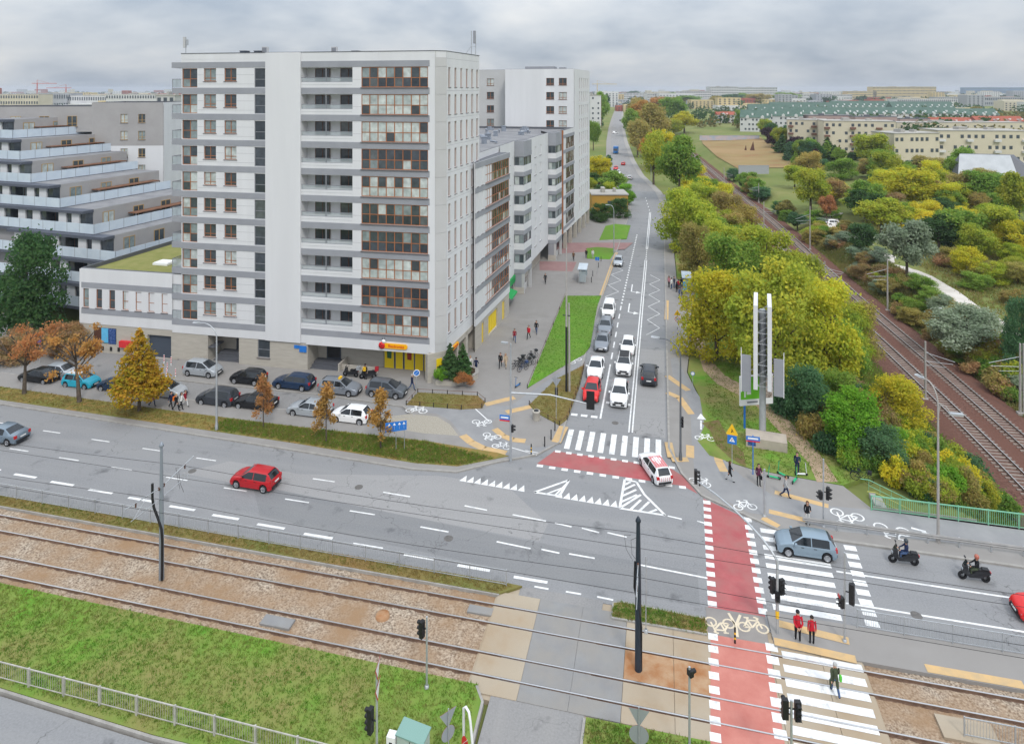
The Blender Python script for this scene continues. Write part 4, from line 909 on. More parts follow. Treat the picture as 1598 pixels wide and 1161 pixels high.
    hl=MB(); out['headlight']=MB().add([(-.16,-.18,0),(.03,-.15,-.02),(.03,.16,-.02),(-.34,.19,.06),(-.22,-.18,.10),(-.03,-.15,.07),(-.05,.15,.08),(-.40,.185,.15)],[(0,3,2,1),(4,5,6,7),(1,2,6,5),(2,3,7,6),(0,1,5,4)]).mesh('headlight')
    out['headlightR']=MB().add([(-.16,.18,0),(.03,.15,-.02),(.03,-.16,-.02),(-.34,-.19,.06),(-.22,.18,.10),(-.03,.15,.07),(-.05,-.15,.08),(-.40,-.185,.15)],[(1,2,3,0),(7,6,5,4),(5,6,2,1),(6,7,3,2),(4,5,1,0)]).mesh('headlight')
    out['taillight']=MB().box(-.02,.16,-.12,.12,-.10,.16).mesh('taillight')
    out['mirror']=MB().box(-.06,.10,-.10,.10,-.06,.08).box(-.02,.04,-.16,.0,-.05,-.02).mesh('mirror')
    out['plate']=MB().box(-.01,.01,-.26,.26,-.06,.06).mesh('plate'); out['grille']=MB().box(-.03,.03,-.42,.42,-.07,.07).box(-.04,.025,-.6,.6,-.32,-.16).mesh('grille')
    out['bumper']=MB().box(-.04,.04,-.62,.62,-.10,.06).mesh('bumper')
    out['handle']=MB().box(-.09,.09,-.012,.012,-.015,.015).mesh('handle')
    out['tyre']=MB().lathe([(.62*Rw,-.095),(.93*Rw,-.10),(Rw,-.07),(Rw,.07),(.93*Rw,.10),(.62*Rw,.095)],18).mesh('tyre')
    rb=MB(); rb.lathe([(.0,.075),(.66*Rw,.055),(.68*Rw,.097),(.62*Rw,.10)],16)
    for k in range(5): a=2*PI*k/5; rb.bar((.05*math.cos(a),.05*math.sin(a),.085),(.62*Rw*math.cos(a),.62*Rw*math.sin(a),.085),.055,.03)
    out['rim']=rb.mesh('rim')
    CMESH[tp]=out; return out
def car(tp,col,px,py,head,label,group=None,z=.0,world=None,scale=1,roof=None,extra=None,name='car',cat='car'):
    o=carmesh(tp); L_,W,ra,fa,Rw,belt,zf=o['dim']
    u,v=world if world else P(px,py,z)
    t=emp(name,(u,v,z),label,cat,head,group,scale)
    pm=paint(col,CP[col],.35 if col in('silver','grey','mgrey','iceblue','bluegrey','lgrey') else 0)
    ob('body',o['body'],t,mat=pm)
    ob('windscreen',o['windscreen'],t,mat=M_cglass); ob('rear_window',o['rear_window'],t,mat=M_cglass)
    for g in ('wl','wr','wl2','wr2'):
        if g in o: ob('side_window',o[g],t,mat=M_cglass)
    for ax in (ra,fa):
        for s in (1,-1):
            w=ob('wheel',o['tyre'],t,((ax-.5)*L_,s*(W/2-.10),Rw),mat=M_tyre); w.rotation_euler=(-s*PI/2,0,0); ob('rim',o['rim'],w,mat=M_rim)
    for s,k in ((1,'headlight'),(-1,'headlightR')): ob('headlight',o[k],t,(.474*L_,s*(W/2-.315),zf-.175),mat=M_head)
    for s in (1,-1):
        q=ob('taillight',o['taillight'],t,(-.486*L_,s*(W/2-.235),belt-.16),mat=M_tail)
        ob('mirror',o['mirror'],t,((CT[tp][7][1]-.5-.055)*L_,s*(W/2+.06),belt+.03),mat=pm,scale=(1,s,1))
        for hx in (.10,-.13): ob('door_handle',o['handle'],t,(hx*L_*.9-.05,s*(W/2+.004),belt-.12),mat=M_trim)
    ob('number_plate',o['plate'],t,(.502*L_,0,.48),mat=M_plate); ob('number_plate',o['plate'],t,(-.50*L_,0,.74 if tp!='sedan' else .72),mat=M_plate)
    ob('grille',o['grille'],t,(.492*L_,0,zf-.22),mat=M_trim); ob('bumper',o['bumper'],t,(-.49*L_,0,.42),mat=M_trim)
    if roof:
        x0,x1=(CT[tp][6][1]+.01-.5)*L_,(CT[tp][7][0]-.01-.5)*L_; zr=max(z_ for _,z_ in CT[tp][4])
        MB().box(x0,x1,-W*.30,W*.30,zr-.03,zr+.035).build('roof_panel',roof,t)
    return t
LEFT,RIGHT,AWAY,TOWARD=PI,0.0,PI/2,-PI/2
# moving on the main road
car('sedan','bluegrey',6,686,LEFT-.02,'blue-grey saloon driving out at the left edge of the main road')
car('hatch','red',399,757,LEFT-.03,'dark red hatchback driving alone along the main road')
car('hatch','iceblue',1256,861,LEFT+.0,'pale ice-blue hatchback crossing the zebra by the green railing')
car('hatch','bred',1640,968,LEFT,'bright red car entering at the right edge of the main road')
c_=car('wagon','white',1022,738,AWAY+.42,'white estate car with red stripes turning over the red cycle crossing',scale=.9)
mr=mat('red_stripe',(.58,.10,.11),.4,.4); MB().box(-1.6,.25,-.6,.6,1.47,1.492).build('pink_roof',mat('pink_roof',(.62,.30,.30),.4,.4),c_)
o_=MB()
for k in range(5): o_.box(-1.5,.1,-.52+k*.24,-.46+k*.24,1.49,1.515)
o_.build('roof_stripes',mr,c_); o_=MB()
for k in range(7): o_.box(-2.335,-2.325,-.62+k*.19,-.58+k*.19,.58,.9)
o_.build('rear_stripes',mr,c_)
# queue in the side street
car('hatch','bred',924,617,TOWARD,'bright red hatchback first in the kerb lane of the side street queue')
car('sedan','white',930,581,TOWARD,'white saloon taxi right behind the red hatchback in the queue')
car('sedan','mgrey',940,540,TOWARD,'grey saloon behind the white taxi in the kerb lane')
car('suv','mgrey',945,517,TOWARD,'dark silver car just in front of the white van in the kerb lane')
car('van','white',950,491,TOWARD,'white delivery van standing in the kerb lane beside the lawn',name='van',cat='van')
car('hatch','silver',965,413,TOWARD,'silver car by the far bus stop in the side street')
car('suv','white',967,624,TOWARD,'white off-road car first in the middle lane of the queue')
car('suv','white',974,577,TOWARD,'white car with black roof second in the middle lane',roof=M_blk)
car('hatch','white',980,547,TOWARD,'white car third in the middle lane of the queue')
car('suv','dgrey',1013,592,AWAY,'dark grey off-road car driving away up the side street')
car('hatch','white',983,280,AWAY,'white car alone where the far street bends')
car('hatch','white',965,272,TOWARD,'white car beside the red one far up the street')
car('hatch','bred',961,265,TOWARD,'red car behind the white one far up the street')
car('hatch','bred',972.6,258,AWAY,'red car driving away far up the street')
car('van','white',960,209,R(20),'white van parked askew far up the street',name='van',cat='van')
car('sedan','navy',968,189,AWAY,'dark car, most distant of the cars on the street')
tk=emp('lorry',(*P(961,240),0),'blue box lorry coming down the far street','lorry',TOWARD)
mb_=paint('lorryblue',(.03,.16,.42)); MB().box(-3.6,1.2,-1.2,1.2,.9,3.6).build('cargo_box',mb_,tk); MB().add([(1.35,-1.1,.5),(2.9,-1.1,.5),(2.9,1.1,.5),(1.35,1.1,.5),(1.35,-1.1,2.9),(2.4,-1.1,2.9),(2.4,1.1,2.9),(1.35,1.1,2.9),(2.9,-1.1,1.6),(2.9,1.1,1.6)],[(4,5,6,7),(0,1,8,5,4),(2,3,7,6,9),(1,2,9,8),(8,9,6,5),(3,0,4,7)]).build('cab',mb_,tk)
MB().add([(2.90,-1.0,1.62),(2.90,1.0,1.62),(2.46,1.0,2.78),(2.46,-1.0,2.78)],[(0,1,2,3)]).build('windscreen',M_cglass,tk,(.015,0,.0))
for x in (-2.4,2.0):
    for s in (1,-1):
        w=MB().lathe([(.0,.12),(.3,.12),(.45,.10),(.48,0),(.45,-.1)],14).build('wheel',M_tyre,tk,(x,s*1.05,.48)); w.rotation_euler=(-s*PI/2,0,0)
# parked by the tower, upper row then lower row
car('mpv','silver',317,584,RIGHT,'small silver people carrier parked nearest the steps of the tower',z=.11)
car('hatch','black',388,596,LEFT,'black hatchback parked on the pavement beside the silver people carrier',z=.11)
car('wagon','navy',459,604,LEFT,'dark blue estate car parked on the pavement before the tower steps',z=.11)
tx=car('wagon','mgrey',531,612,RIGHT,'silver-grey taxi with a yellow roof sign parked on the pavement',z=.11); MB().box(-.12,.12,-.25,.25,1.50,1.66).build('taxi_sign',M_syel,tx)
car('mpv','grey',604,616,RIGHT,'dark grey people carrier parked nearest the shop front',z=.11)
car('hatch','lgrey',262,617,RIGHT,'pale grey car with dark roof parked beside the yellow tree',roof=M_blk)
car('mpv','dgrey',340,629,LEFT,'dark people carrier parked across the lane by the lamp post')
car('sedan','black',399,635,LEFT,'black saloon parked behind the thin brown tree')
car('sedan','silver',484,646,LEFT,'silver saloon parked beside the white hatchback')
car('hatch','white',548,656,LEFT,'white hatchback parked last in the row by the cobbles')
car('hatch','navy',182,608,LEFT,'blue car half hidden behind the yellow tree')
car('hatch','teal',127,602,RIGHT,'turquoise car with white roof parked behind the bare trees',roof=M_white)
car('sedan','black',62,594,LEFT,'black saloon parked behind the leftmost roadside tree')
car('hatch','silver',98,588,RIGHT,'silver car behind the black saloon at the left')
car('hatch','white',0,0,R(10),'white car parked alone on the allotments beyond the railway',world=(43.2,181.5),z=gz(43.2,181.5)+.05)
# ------------------------------------------------------------------ two-wheelers
def spoked(r,w=.02,n=20):
    mb=MB(); mb.tube([(r*math.cos(a),0,r*math.sin(a)) for a in np.linspace(0,2*PI,n+1)],w,6,cap=False)
    for k in range(6): a=PI*k/6; mb.bar((r*math.cos(a),0,r*math.sin(a)),(-r*math.cos(a),0,-r*math.sin(a)),.007)
    return mb.mesh('wheel')
BW=spoked(.33); M_bfr={}
def bicycle(u,v,rz,z,colr,label,group):
    t=emp('bicycle',(u,v,z),label,'bicycle',rz,group); m=mat('bike_'+colr,{'dark':(.02,.02,.025),'blue':(.03,.06,.16),'grey':(.16,.17,.18)}[colr],.4,.4)
    for x in (-.52,.52): ob('wheel',BW,t,(x,0,.35),mat=M_tyre)
    fr=cached('bkf',lambda:MB().tube([(-.52,0,.35),(-.1,0,.33),(.38,0,.85),(-.2,0,.83),(-.1,0,.33)],.022,6).tube([(-.52,0,.35),(-.2,0,.83),(-.24,0,.95)],.018,6).tube([(.52,0,.35),(.38,0,.85),(.35,0,1.02)],.022,6).mesh('frame')); ob('frame',fr,t,mat=m)
    ob('saddle',cached('bks',lambda:MB().box(-.38,-.12,-.07,.07,.95,1.0).mesh('saddle')),t,mat=M_blk); ob('handlebar',cached('bkh',lambda:MB().tube([(.25,-.28,1.0),(.36,-.1,1.04),(.36,.1,1.04),(.25,.28,1.0)],.016,5).mesh('handlebar')),t,mat=M_dark)
    ob('mudguard',cached('bkm',lambda:MB().tube([(-.52+.37*math.cos(a),0,.35+.37*math.sin(a)) for a in np.linspace(.5,PI,7)],.03,5).mesh('mudguard')),t,mat=M_dark); ob('basket',cached('bkb',lambda:MB().box(.42,.72,-.17,.17,.82,1.05).mesh('basket')),t,mat=M_dark if colr!='blue' else m)
    return t
for i,(px,py) in enumerate(((806,575),(811,570),(816,579),(820,572),(822,566),(831,560),(827,571))): u,v=P(px,py,.11); bicycle(u,v,R(60+rnd.uniform(-25,25)),.11,('dark','dark','blue','dark','grey','dark','grey')[i],'dark city bicycle crowded in the rack beside the lawn','bicycles in the rack')
u,v=P(1345,752,.11); bicycle(u,v,R(-20),.11,'dark','dark bicycle leaning by the top of the stairs',None)
def scooter_moto(u,v,rz,z,label,colr='blk',lbl_cat='motorcycle',box=None):
    t=emp('motorcycle',(u,v,z),label,lbl_cat,rz); m={'blk':mat('moto_black',(.014,.015,.018),.35,.5,coat=.3),'blue':mat('moto_blue',(.03,.10,.20),.35,.5,coat=.3)}[colr]
    wh=cached('mw',lambda:MB().lathe([(.12,-.05),(.25,-.06),(.29,0),(.25,.06),(.12,.05)],16).mesh('wheel')); rm=cached('mwr',lambda:MB().lathe([(0,.05),(.13,.045),(.15,.055)],12).mesh('rim'))
    for x in (-.68,.68):
        w=ob('wheel',wh,t,(x,0,.29),mat=M_tyre); w.rotation_euler=(PI/2,0,0); ob('rim',rm,w,mat=M_rim)
    ob('body',cached('mb',lambda:MB().add([(-.95,-.13,.62),(-.35,-.2,.35),(.3,-.2,.3),(.42,-.16,.5),(.15,-.16,.55),(-.1,-.18,.75),(-.9,-.12,.82),(-.95,.13,.62),(-.35,.2,.35),(.3,.2,.3),(.42,.16,.5),(.15,.16,.55),(-.1,.18,.75),(-.9,.12,.82)],[(0,1,2,3,4,5,6),(13,12,11,10,9,8,7),(0,6,13,7),(6,5,12,13),(5,4,11,12),(4,3,10,11),(3,2,9,10),(2,1,8,9),(1,0,7,8)]).mesh('body')),t,mat=m)
    ob('seat',cached('ms',lambda:MB().box(-.85,-.45,-.15,.15,.82,.92).box(-.45,.0,-.15,.15,.76,.86).mesh('seat')),t,mat=M_blk)
    ob('front_fairing',cached('mf',lambda:MB().add([(.35,-.22,.35),(.75,-.1,.55),(.62,-.14,.98),(.42,-.2,1.0),(.35,.22,.35),(.75,.1,.55),(.62,.14,.98),(.42,.2,1.0)],[(0,1,2,3),(7,6,5,4),(1,5,6,2),(2,6,7,3),(0,3,7,4),(0,4,5,1)]).mesh('front_fairing')),t,mat=m)
    ob('windscreen',cached('mws',lambda:MB().add([(.6,-.17,.98),(.6,.17,.98),(.42,.15,1.3),(.42,-.15,1.3)],[(0,1,2,3)]).mesh('windscreen')),t,mat=M_cglass)
    ob('handlebar',cached('mh',lambda:MB().tube([(.32,-.36,1.05),(.42,-.12,1.03),(.42,.12,1.03),(.32,.36,1.05)],.02,6).mesh('handlebar')),t,mat=M_dark); ob('fork',cached('mfk',lambda:MB().tube([(.68,-.09,.29),(.52,-.09,.9)],.025,6).tube([(.68,.09,.29),(.52,.09,.9)],.025,6).mesh('fork')),t,mat=M_galv)
    ob('headlight',cached('mhl',lambda:MB().box(.68,.74,-.1,.1,.68,.82).mesh('headlight')),t,mat=M_head); ob('taillight',cached('mtl',lambda:MB().box(-.98,-.93,-.09,.09,.68,.76).mesh('taillight')),t,mat=M_tail)
    ob('exhaust',cached('mex',lambda:MB().tube([(-.2,-.2,.32),(-.85,-.24,.42)],.06,8).mesh('exhaust')),t,mat=M_galv); ob('mirror',cached('mmr',lambda:MB().tube([(.38,.3,1.05),(.4,.36,1.25)],.012,4).box(.36,.42,.30,.46,1.25,1.34).mesh('mirror')),t,mat=M_dark); ob('mirror',cached('mmr2',lambda:MB().tube([(.38,-.3,1.05),(.4,-.36,1.25)],.012,4).box(.36,.42,-.46,-.30,1.25,1.34).mesh('mirror')),t,mat=M_dark)
    if box: MB().box(-1.2,-.8,-.22,.22,.9,1.28).build('top_box',box,t)
    return t
MC1=P(1410,880); MC2=P(1520,906)
scooter_moto(*MC1,LEFT,0,'motor scooter ridden ahead on the main road, nearer the zebra crossing'); scooter_moto(*MC2,LEFT,0,'dark motor scooter ridden behind the other near the right edge')
scooter_moto(*P(547,588,.11),LEFT,.11,'black maxi scooter parked against the tower ramp',box=M_galv); scooter_moto(*P(574,591,.11),LEFT+.3,.11,'delivery scooter with red box parked by the shop front',box=mat('delivery_box',(.35,.02,.03),.5,.3))
def kick(px,py,rz,z,label,c,lie=0):
    t=emp('kick_scooter',(*P(px,py,z),z),label,'kick scooter',rz); m=mat('kick_'+c,{'green':(.02,.42,.18),'blue':(.03,.14,.35),'white':(.7,.72,.72)}[c],.4,.4)
    for x in (-.42,.48): w=MB().lathe([(0,.03),(.09,.03),(.11,0),(.09,-.03),(0,-.03)],12).build('wheel',M_tyre,t,(x,0,.11)); w.rotation_euler=(PI/2,0,0)
    MB().box(-.42,.36,-.08,.08,.13,.18).build('deck',m,t); MB().tube([(.48,0,.12),(.42,0,.5),(.36,0,1.12)],.03,7).build('stem',m,t); MB().tube([(.34,-.25,1.12),(.36,0,1.15),(.34,.25,1.12)],.018,5).build('handlebar',M_dark,t); MB().box(-.55,-.3,-.05,.05,.2,.23).build('mudguard',M_dark,t)
    return t
kick(808,603,R(250),.11,'blue rental kick scooter left beside the lawn edge','blue')
kick(1208,747,R(170),.12,'green and white rental scooter, leftmost by the concrete block','green'); kick(1222,743,R(140),.12,'green rental scooter between two others by the concrete block','green'); kick(1240,752,R(60),.12,'green rental scooter nearest the man in dark clothes','green'); kick(1250,742,R(10),.12,'white rental scooter at the feet of the man in dark clothes','white')
# ------------------------------------------------------------------ people
M_skin=mat('skin',(.52,.30,.21),.6,.3)
def limbs(pose):
    "joint positions for a 1.75 m person facing +x; returns chains [(name, [(pos, radius)...])]"
    lean=0.0; A={'stand':dict(l=(0,0),r=(0,0),al=(-.05,.10),ar=(-.05,.10)),'walk':dict(l=(.42,-.25),r=(-.30,-.55),al=(-.40,.25),ar=(.38,.45)),'walk2':dict(l=(-.26,-.45),r=(.36,-.15),al=(.35,.45),ar=(-.35,.25)),
       'phone':dict(l=(.03,0),r=(-.04,0),al=(.15,1.75),ar=(-.05,.15)),'behind':dict(l=(.08,0),r=(-.06,0),al=(-.45,.0),ar=(-.45,.0)),'sit':dict(l=(1.35,-1.45),r=(1.3,-1.4),al=(.75,.45),ar=(.75,.45))}[pose]
    zp=.93
    ch=[('torso',[((0,0,zp),.145),((.01,0,zp+.14),.135),((.0,0,zp+.32),.155),((-.01,0,zp+.48),.145),((.0,0,zp+.56),.065)]),
        ('head',[((.0,0,zp+.56),.06),((.02,0,zp+.64),.088),((.03,0,zp+.73),.102),((.015,0,zp+.80),.075)])]
    for s,(h,k) in ((1,A['l']),(-1,A['r'])):
        hip=Vector((0,.095*s,zp-.03)); kn=hip+Vector((math.sin(h),.01*s,-math.cos(h)))*.42; a=h+k; an=kn+Vector((math.sin(a),0,-math.cos(a)))*.41
        ch.append(('leg',[(hip,.098),((hip+kn)/2,.085),(kn,.062),((kn+an)/2,.06),(an,.045)])); ch.append(('shoe',[(an,.048),(an+Vector((.05,0,-.055)),.046),(an+Vector((.19,.01*s,-.06)),.036)]))
    hands=[]
    for s,(sh,e) in ((1,A['al']),(-1,A['ar'])):
        S=Vector((-.01,.19*s,zp+.46)); inn=-.5*s if pose=='behind' else 0
        E=S+Vector((math.sin(sh),.12*s,-math.cos(sh))).normalized()*.30; a=sh+e; W_=E+Vector((math.sin(a),(-.7*s if pose=='behind' else (-.25*s if pose in('sit','phone') else .02*s)),-math.cos(a))).normalized()*.26
        ch.append(('arm',[((-.01,.10*s,zp+.46),.075),(S,.072),((S+E)/2,.058),(E,.050),((E+W_)/2,.045),(W_,.034)])); hands.append((E,W_,s))
    return ch,hands
PB={}
def body_mesh(pose,coat=False,slim=1.0):
    key=(pose,coat,slim)
    if key in PB: return PB[key]
    ch,hands=limbs(pose); vs=[];es=[];rad=[];seg=[]
    def vid(p):
        p=Vector(p)
        for i,q in enumerate(vs):
            if (q-p).length<.004: return i
        vs.append(p); rad.append(0); return len(vs)-1
    for nm,pts in ch:
        pr=None
        for p,r in pts:
            i=vid(p); rad[i]=max(rad[i],r)
            if pr is not None: es.append((pr,i)); seg.append((nm,vs[pr],vs[i]))
            pr=i
    base=0
    for i,v in enumerate(vs):  # connect hips and shoulders to the trunk
        pass
    ip=vid((0,0,.93)); ic=vid((-.01,0,.93+.48))
    for nm,pts in ch:
        if nm=='leg': es.append((ip,vid(pts[0][0]))); seg.append(('torso',vs[ip],Vector(pts[0][0])))
        if nm=='arm': es.append((ic,vid(pts[0][0]))); seg.append(('arm',vs[ic],Vector(pts[0][0])))
    me=bpy.data.meshes.new('p'); me.from_pydata([tuple(v) for v in vs],es,[]); o=bpy.data.objects.new('p',me); LINK(o)
    o.modifiers.new('s','SKIN'); 
    sv=me.skin_vertices[0].data
    for i,r in enumerate(rad): sv[i].radius=(r*slim,r*slim); sv[i].use_root=(i==ip)
    sb=o.modifiers.new('u','SUBSURF'); sb.levels=1; sb.render_levels=1
    dg=bpy.context.evaluated_depsgraph_get(); dg.update(); bmsh=bpy.data.meshes.new_from_object(o.evaluated_get(dg)); bpy.data.objects.remove(o)
    n0=len(bmsh.polygons); V_=[tuple(v.co) for v in bmsh.vertices]; F_=[tuple(p.vertices) for p in bmsh.polygons]; MI=[]
    for p in bmsh.polygons:
        c_=p.center; best=None;bd=9
        for nm,a,b in seg:
            ab=b-a; t=max(0,min(1,(c_-a).dot(ab)/max(ab.length_squared,1e-9))); d=(c_-(a+ab*t)).length
            if d<bd: bd=d;best=nm
        mi={'torso':1,'arm':1,'leg':2,'shoe':3,'head':0}[best]
        if best=='torso' and c_.z<.90: mi=2
        if best=='leg' and c_.z>(.50 if coat else .86) and pose!='sit': mi=1
        MI.append(mi)
    mb=MB(); mb.add(V_,F_,0,True); mb.m=MI
    for E,W_,s in hands:   # palm, four fingers and thumb
        d=(W_-E).normalized(); side=d.cross(Vector((0,0,1))) if abs(d.z)<.9 else Vector((1,0,0)); side.normalize()
        pc=W_+d*.045; mb.tube([W_-d*.02,pc,W_+d*.085],[.028,.038,.030],6,0)
        for k in range(4):
            b=W_+d*.075+side*(.028-.018*k); ln=(.062,.072,.068,.052)[k]; mb.tube([b,b+d*ln*.5,b+d*ln+Vector((0,-s*.018,0))],[.010,.009,.007],4,0)
        b=W_+d*.02+side*.03; mb.tube([b,b+side*.03+d*.03,b+side*.035+d*.06],[.011,.010,.008],4,0)
    hx,hz=.03,.93+.73
    for s in (1,-1):
        mb.box(hx+.078,hx+.094,s*.034-.011,s*.034+.011,hz-.006,hz+.010,3); mb.tube([(hx-.01,s*.092,hz+.01),(hx-.015,s*.103,hz-.02)],[.02,.012],5,0)
    mb.tube([(hx+.085,0,hz+.0),(hx+.112,0,hz-.035)],[.010,.015],5,0); mb.box(hx+.075,hx+.088,-.022,.022,hz-.068,hz-.058,4)
    r=mb.mesh('person_body',[M_skin,M_skin,M_skin,M_blk,mat('lips',(.35,.11,.10),.6,.3)]); bpy.data.meshes.remove(bmsh); PB[key]=r; return r
HAIR=None
def hair_mesh(kind):
    def f():
        mb=MB(); hx,hz=.02,.93+.745
        prof=[(.001,.115),(.05,.108),(.09,.075),(.115,.02),(.112,-.03)] if kind!='long' else [(.001,.115),(.05,.108),(.095,.075),(.12,.02),(.122,-.08),(.115,-.2)]
        n=12
        for i in range(len(prof)-1):
            for k in range(n):
                a0,a1=2*PI*k/n,2*PI*(k+1)/n
                if abs(math.atan2(math.sin((a0+a1)/2),math.cos((a0+a1)/2)))<.95 and i>=2: continue
                q=[(hx-.012+prof[j][0]*math.cos(a),prof[j][0]*math.sin(a),hz+prof[j][1]) for j,a in ((i,a0),(i,a1),(i+1,a1),(i+1,a0))]; mb.add(q,[(3,2,1,0)],0,True)
        if kind=='hood': mb.tube([(hx-.12,0,hz-.14),(hx-.14,0,hz-.06)],[.10,.06],8)
        return mb.mesh('hair')
    return cached(('hair',kind),f)
CLR={'black':(.016,.017,.02),'navy':(.02,.03,.075),'red':(.50,.02,.035),'dred':(.25,.02,.035),'jeans':(.06,.10,.20),'white':(.70,.70,.68),'beige':(.50,.38,.25),'olive':(.06,.075,.045),'orange':(.75,.17,.02),'grey':(.20,.21,.22),'brown':(.12,.06,.03),'pink':(.5,.22,.26),'yellow':(.8,.6,.03),'lgrey':(.42,.42,.42),'plum':(.10,.025,.06)}
HC={'dark':(.02,.015,.012),'brown':(.07,.035,.018),'fair':(.34,.24,.12),'grey':(.40,.40,.39),'cap':(.015,.015,.018)}
def cm(k): return mat('cloth_'+k,CLR[k],.85,.15)
def person(px,py,rz,pose,topc,legc,label,hair='dark',kind='short',z=.11,h=1.72,coat=False,world=None,shoe='black',group=None,slim=1.0,bag=None,lift=0):
    u,v=world or P(px,py,z); k=h/1.75
    t=emp('person',(u,v,z),label,'person',rz,group,k); me=body_mesh(pose,coat,slim)
    mats=[M_skin,cm(topc),cm(legc),cm(shoe),MT['lips']]
    zlow=0 if pose!='sit' else -.02
    b=ob('body',me,t,(0,0,lift-.012 if pose not in('walk','walk2') else -.012+lift))
    for i in (1,2,3):
        b.material_slots[i].link='OBJECT'; b.material_slots[i].material=mats[i]
    ob('hair',hair_mesh(kind),t,(0,0,b.location.z),mat=mat('hair_'+hair,HC[hair],.7,.3))
    if bag:
        c2,where=bag
        if where=='back': MB().box(-.30,-.14,-.16,.16,1.05,1.45).build('backpack',cm(c2) if c2!='box' else M_syel,t)
        else: MB().box(-.06,.10,.20,.27,.45,.75).tube([(.02,.235,.75),(.02,.235,.9)],.012,4).build('bag',cm(c2),t)
    return t
Lf,Rt,Aw,To=PI,0.,PI/2,-PI/2
person(1245,1000,Aw+.1,'behind','red','black','man in red jacket and black cap, hands clasped behind his back, at the tram refuge','cap',z=.10,h=1.82,slim=1.1,shoe='white')
person(1267,1004,Aw,'stand','red','black','shorter person in red jacket beside the man with the black cap','dark',z=.10,h=1.64,slim=1.05)
person(1303,1083,Aw+.1,'walk','olive','jeans','person in olive coat with green bag crossing the tram rails on the zebra','grey',z=.05,h=1.70,coat=True,slim=1.15,bag=('olive','side'))
o_=MB().box(-.04,.1,-.36,-.24,.75,1.05).build('green_bag',mat('green_bag',(.10,.55,.05),.5,.3),bpy.data.objects['person.002'])
person(1260,817,To,'phone','black','white','woman in black top and white trousers waiting on the tactile strip','brown','long',h=1.68)
person(1226,777,Rt-.3,'walk','lgrey','navy','man in pale grey top striding past the rental scooters','brown',h=1.78)
person(1184,757,To+.3,'phone','plum','black','person in plum jacket with a dark bag standing by the blue sign post','dark',h=1.75,bag=('black','side'))
person(1139,751,Rt,'walk2','black','lgrey','woman in dark coat and pale trousers walking by the pedestrian sign','brown','long',h=1.68,coat=True)
person(1244,739,To-.2,'phone','navy','navy','man in dark blue clothes looking down on the lawn','dark',z=.12,h=1.8)
person(803,534,To+.3,'walk','dred','jeans','person in dark red top and jeans on the plaza','dark',h=1.72); person(825,529,To-.2,'walk2','red','black','person in bright red jacket walking on the plaza','red' if False else 'dark',h=1.75,coat=False)
person(837,521,To,'walk','black','jeans','person in black jacket and blue jeans beside the lawn','dark',h=1.76)
person(781,574,To+.1,'walk2','black','black','person in black beside the woman in the beige coat','dark',h=1.76); person(789,574,To+.05,'walk','beige','beige','woman in long beige coat near the bicycle rack','fair','long',h=1.68,coat=True)
person(734,578,To,'stand','white','black','person in white jacket behind the planter','fair','hood',h=1.7,bag=('white','side')); person(743,581,Aw,'walk','navy','navy','person in blue coat behind the planter','dark',h=1.72,coat=True)
person(851,443,To,'walk','black','black','dark figure alone in the middle of the plaza','dark',h=1.74); person(785,483,Aw,'walk2','black','black','dark figure by the green shop awning','dark',h=1.78)
person(643,609,Rt,'walk','navy','jeans','man in blue coat walking behind the round blue sign','grey',h=1.74)
person(570,592,Aw,'stand','black','black','courier in black with a yellow square backpack beside the delivery scooter','cap',h=1.75,bag=('box','back'))
person(895,407,To,'walk','brown','black','person in brown jacket walking near the first bus shelter','dark',h=1.74)
person(915,403,To,'stand','black','black','dark figure at the small lawn by the shelter','dark',h=1.74); person(925,403,To,'stand','white','lgrey','pale figure at the small lawn by the shelter','fair',h=1.7)
person(238,634,Rt,'walk','pink','navy','person in pink top on the pavement under the yellow tree','dark',h=1.6)
person(267,637,Rt,'walk2','navy','black','person in dark blue, leftmost of the group by the pale grey car','dark',h=1.7); person(275,641,Rt,'walk','black','black','person with bright orange backpack in the group by the pale grey car','fair',h=1.72,bag=('orange','back')); person(283,638,Rt,'walk2','white','black','person in white in the group by the pale grey car','dark','long',h=1.68); person(289,635,Rt,'walk','dred','white','person in dark red, rightmost of the group by the pale grey car','dark',h=1.7)
for i,(px,py,tc,lc) in enumerate(((1044,448,'pink','black'),(1048,451,'white','jeans'),(1052,449,'navy','jeans'),(1056,456,'black','black'),(1059,452,'red','black'),(1063,450,'black','navy'),(1066,446,'black','jeans'),(1060,466,'jeans','navy'),(1064,464,'grey','navy'))):
    person(px,py,rnd.uniform(0,6),'stand' if i%2 else 'phone',tc,lc,'person in the crowd waiting at the right-hand bus stop','dark','long' if i%3==0 else 'short',h=rnd.uniform(1.62,1.82),group='crowd at the bus stop')
person(1070,485,Aw,'walk','brown','black','person walking on the pavement just below the bus stop crowd','dark',h=1.72)
tz=gz(47.9,104)+.14
person(0,0,To-.3,'walk','navy','jeans','person in blue jacket on the pale track beyond the railway','dark',z=tz,world=(48.3,104.5),h=1.76)
person(0,0,Lf,'sit','navy','jeans','rider in dark blue jacket on the leading motor scooter','cap',z=0,world=(MC1[0]+.18,MC1[1]),lift=-.03,h=1.74); person(0,0,Lf,'sit','black','olive','rider in black jacket on the second motor scooter','cap',z=0,world=(MC2[0]+.18,MC2[1]),lift=-.03,h=1.74)
M_helm=mat('helmet',(.05,.06,.07),.25,.5)
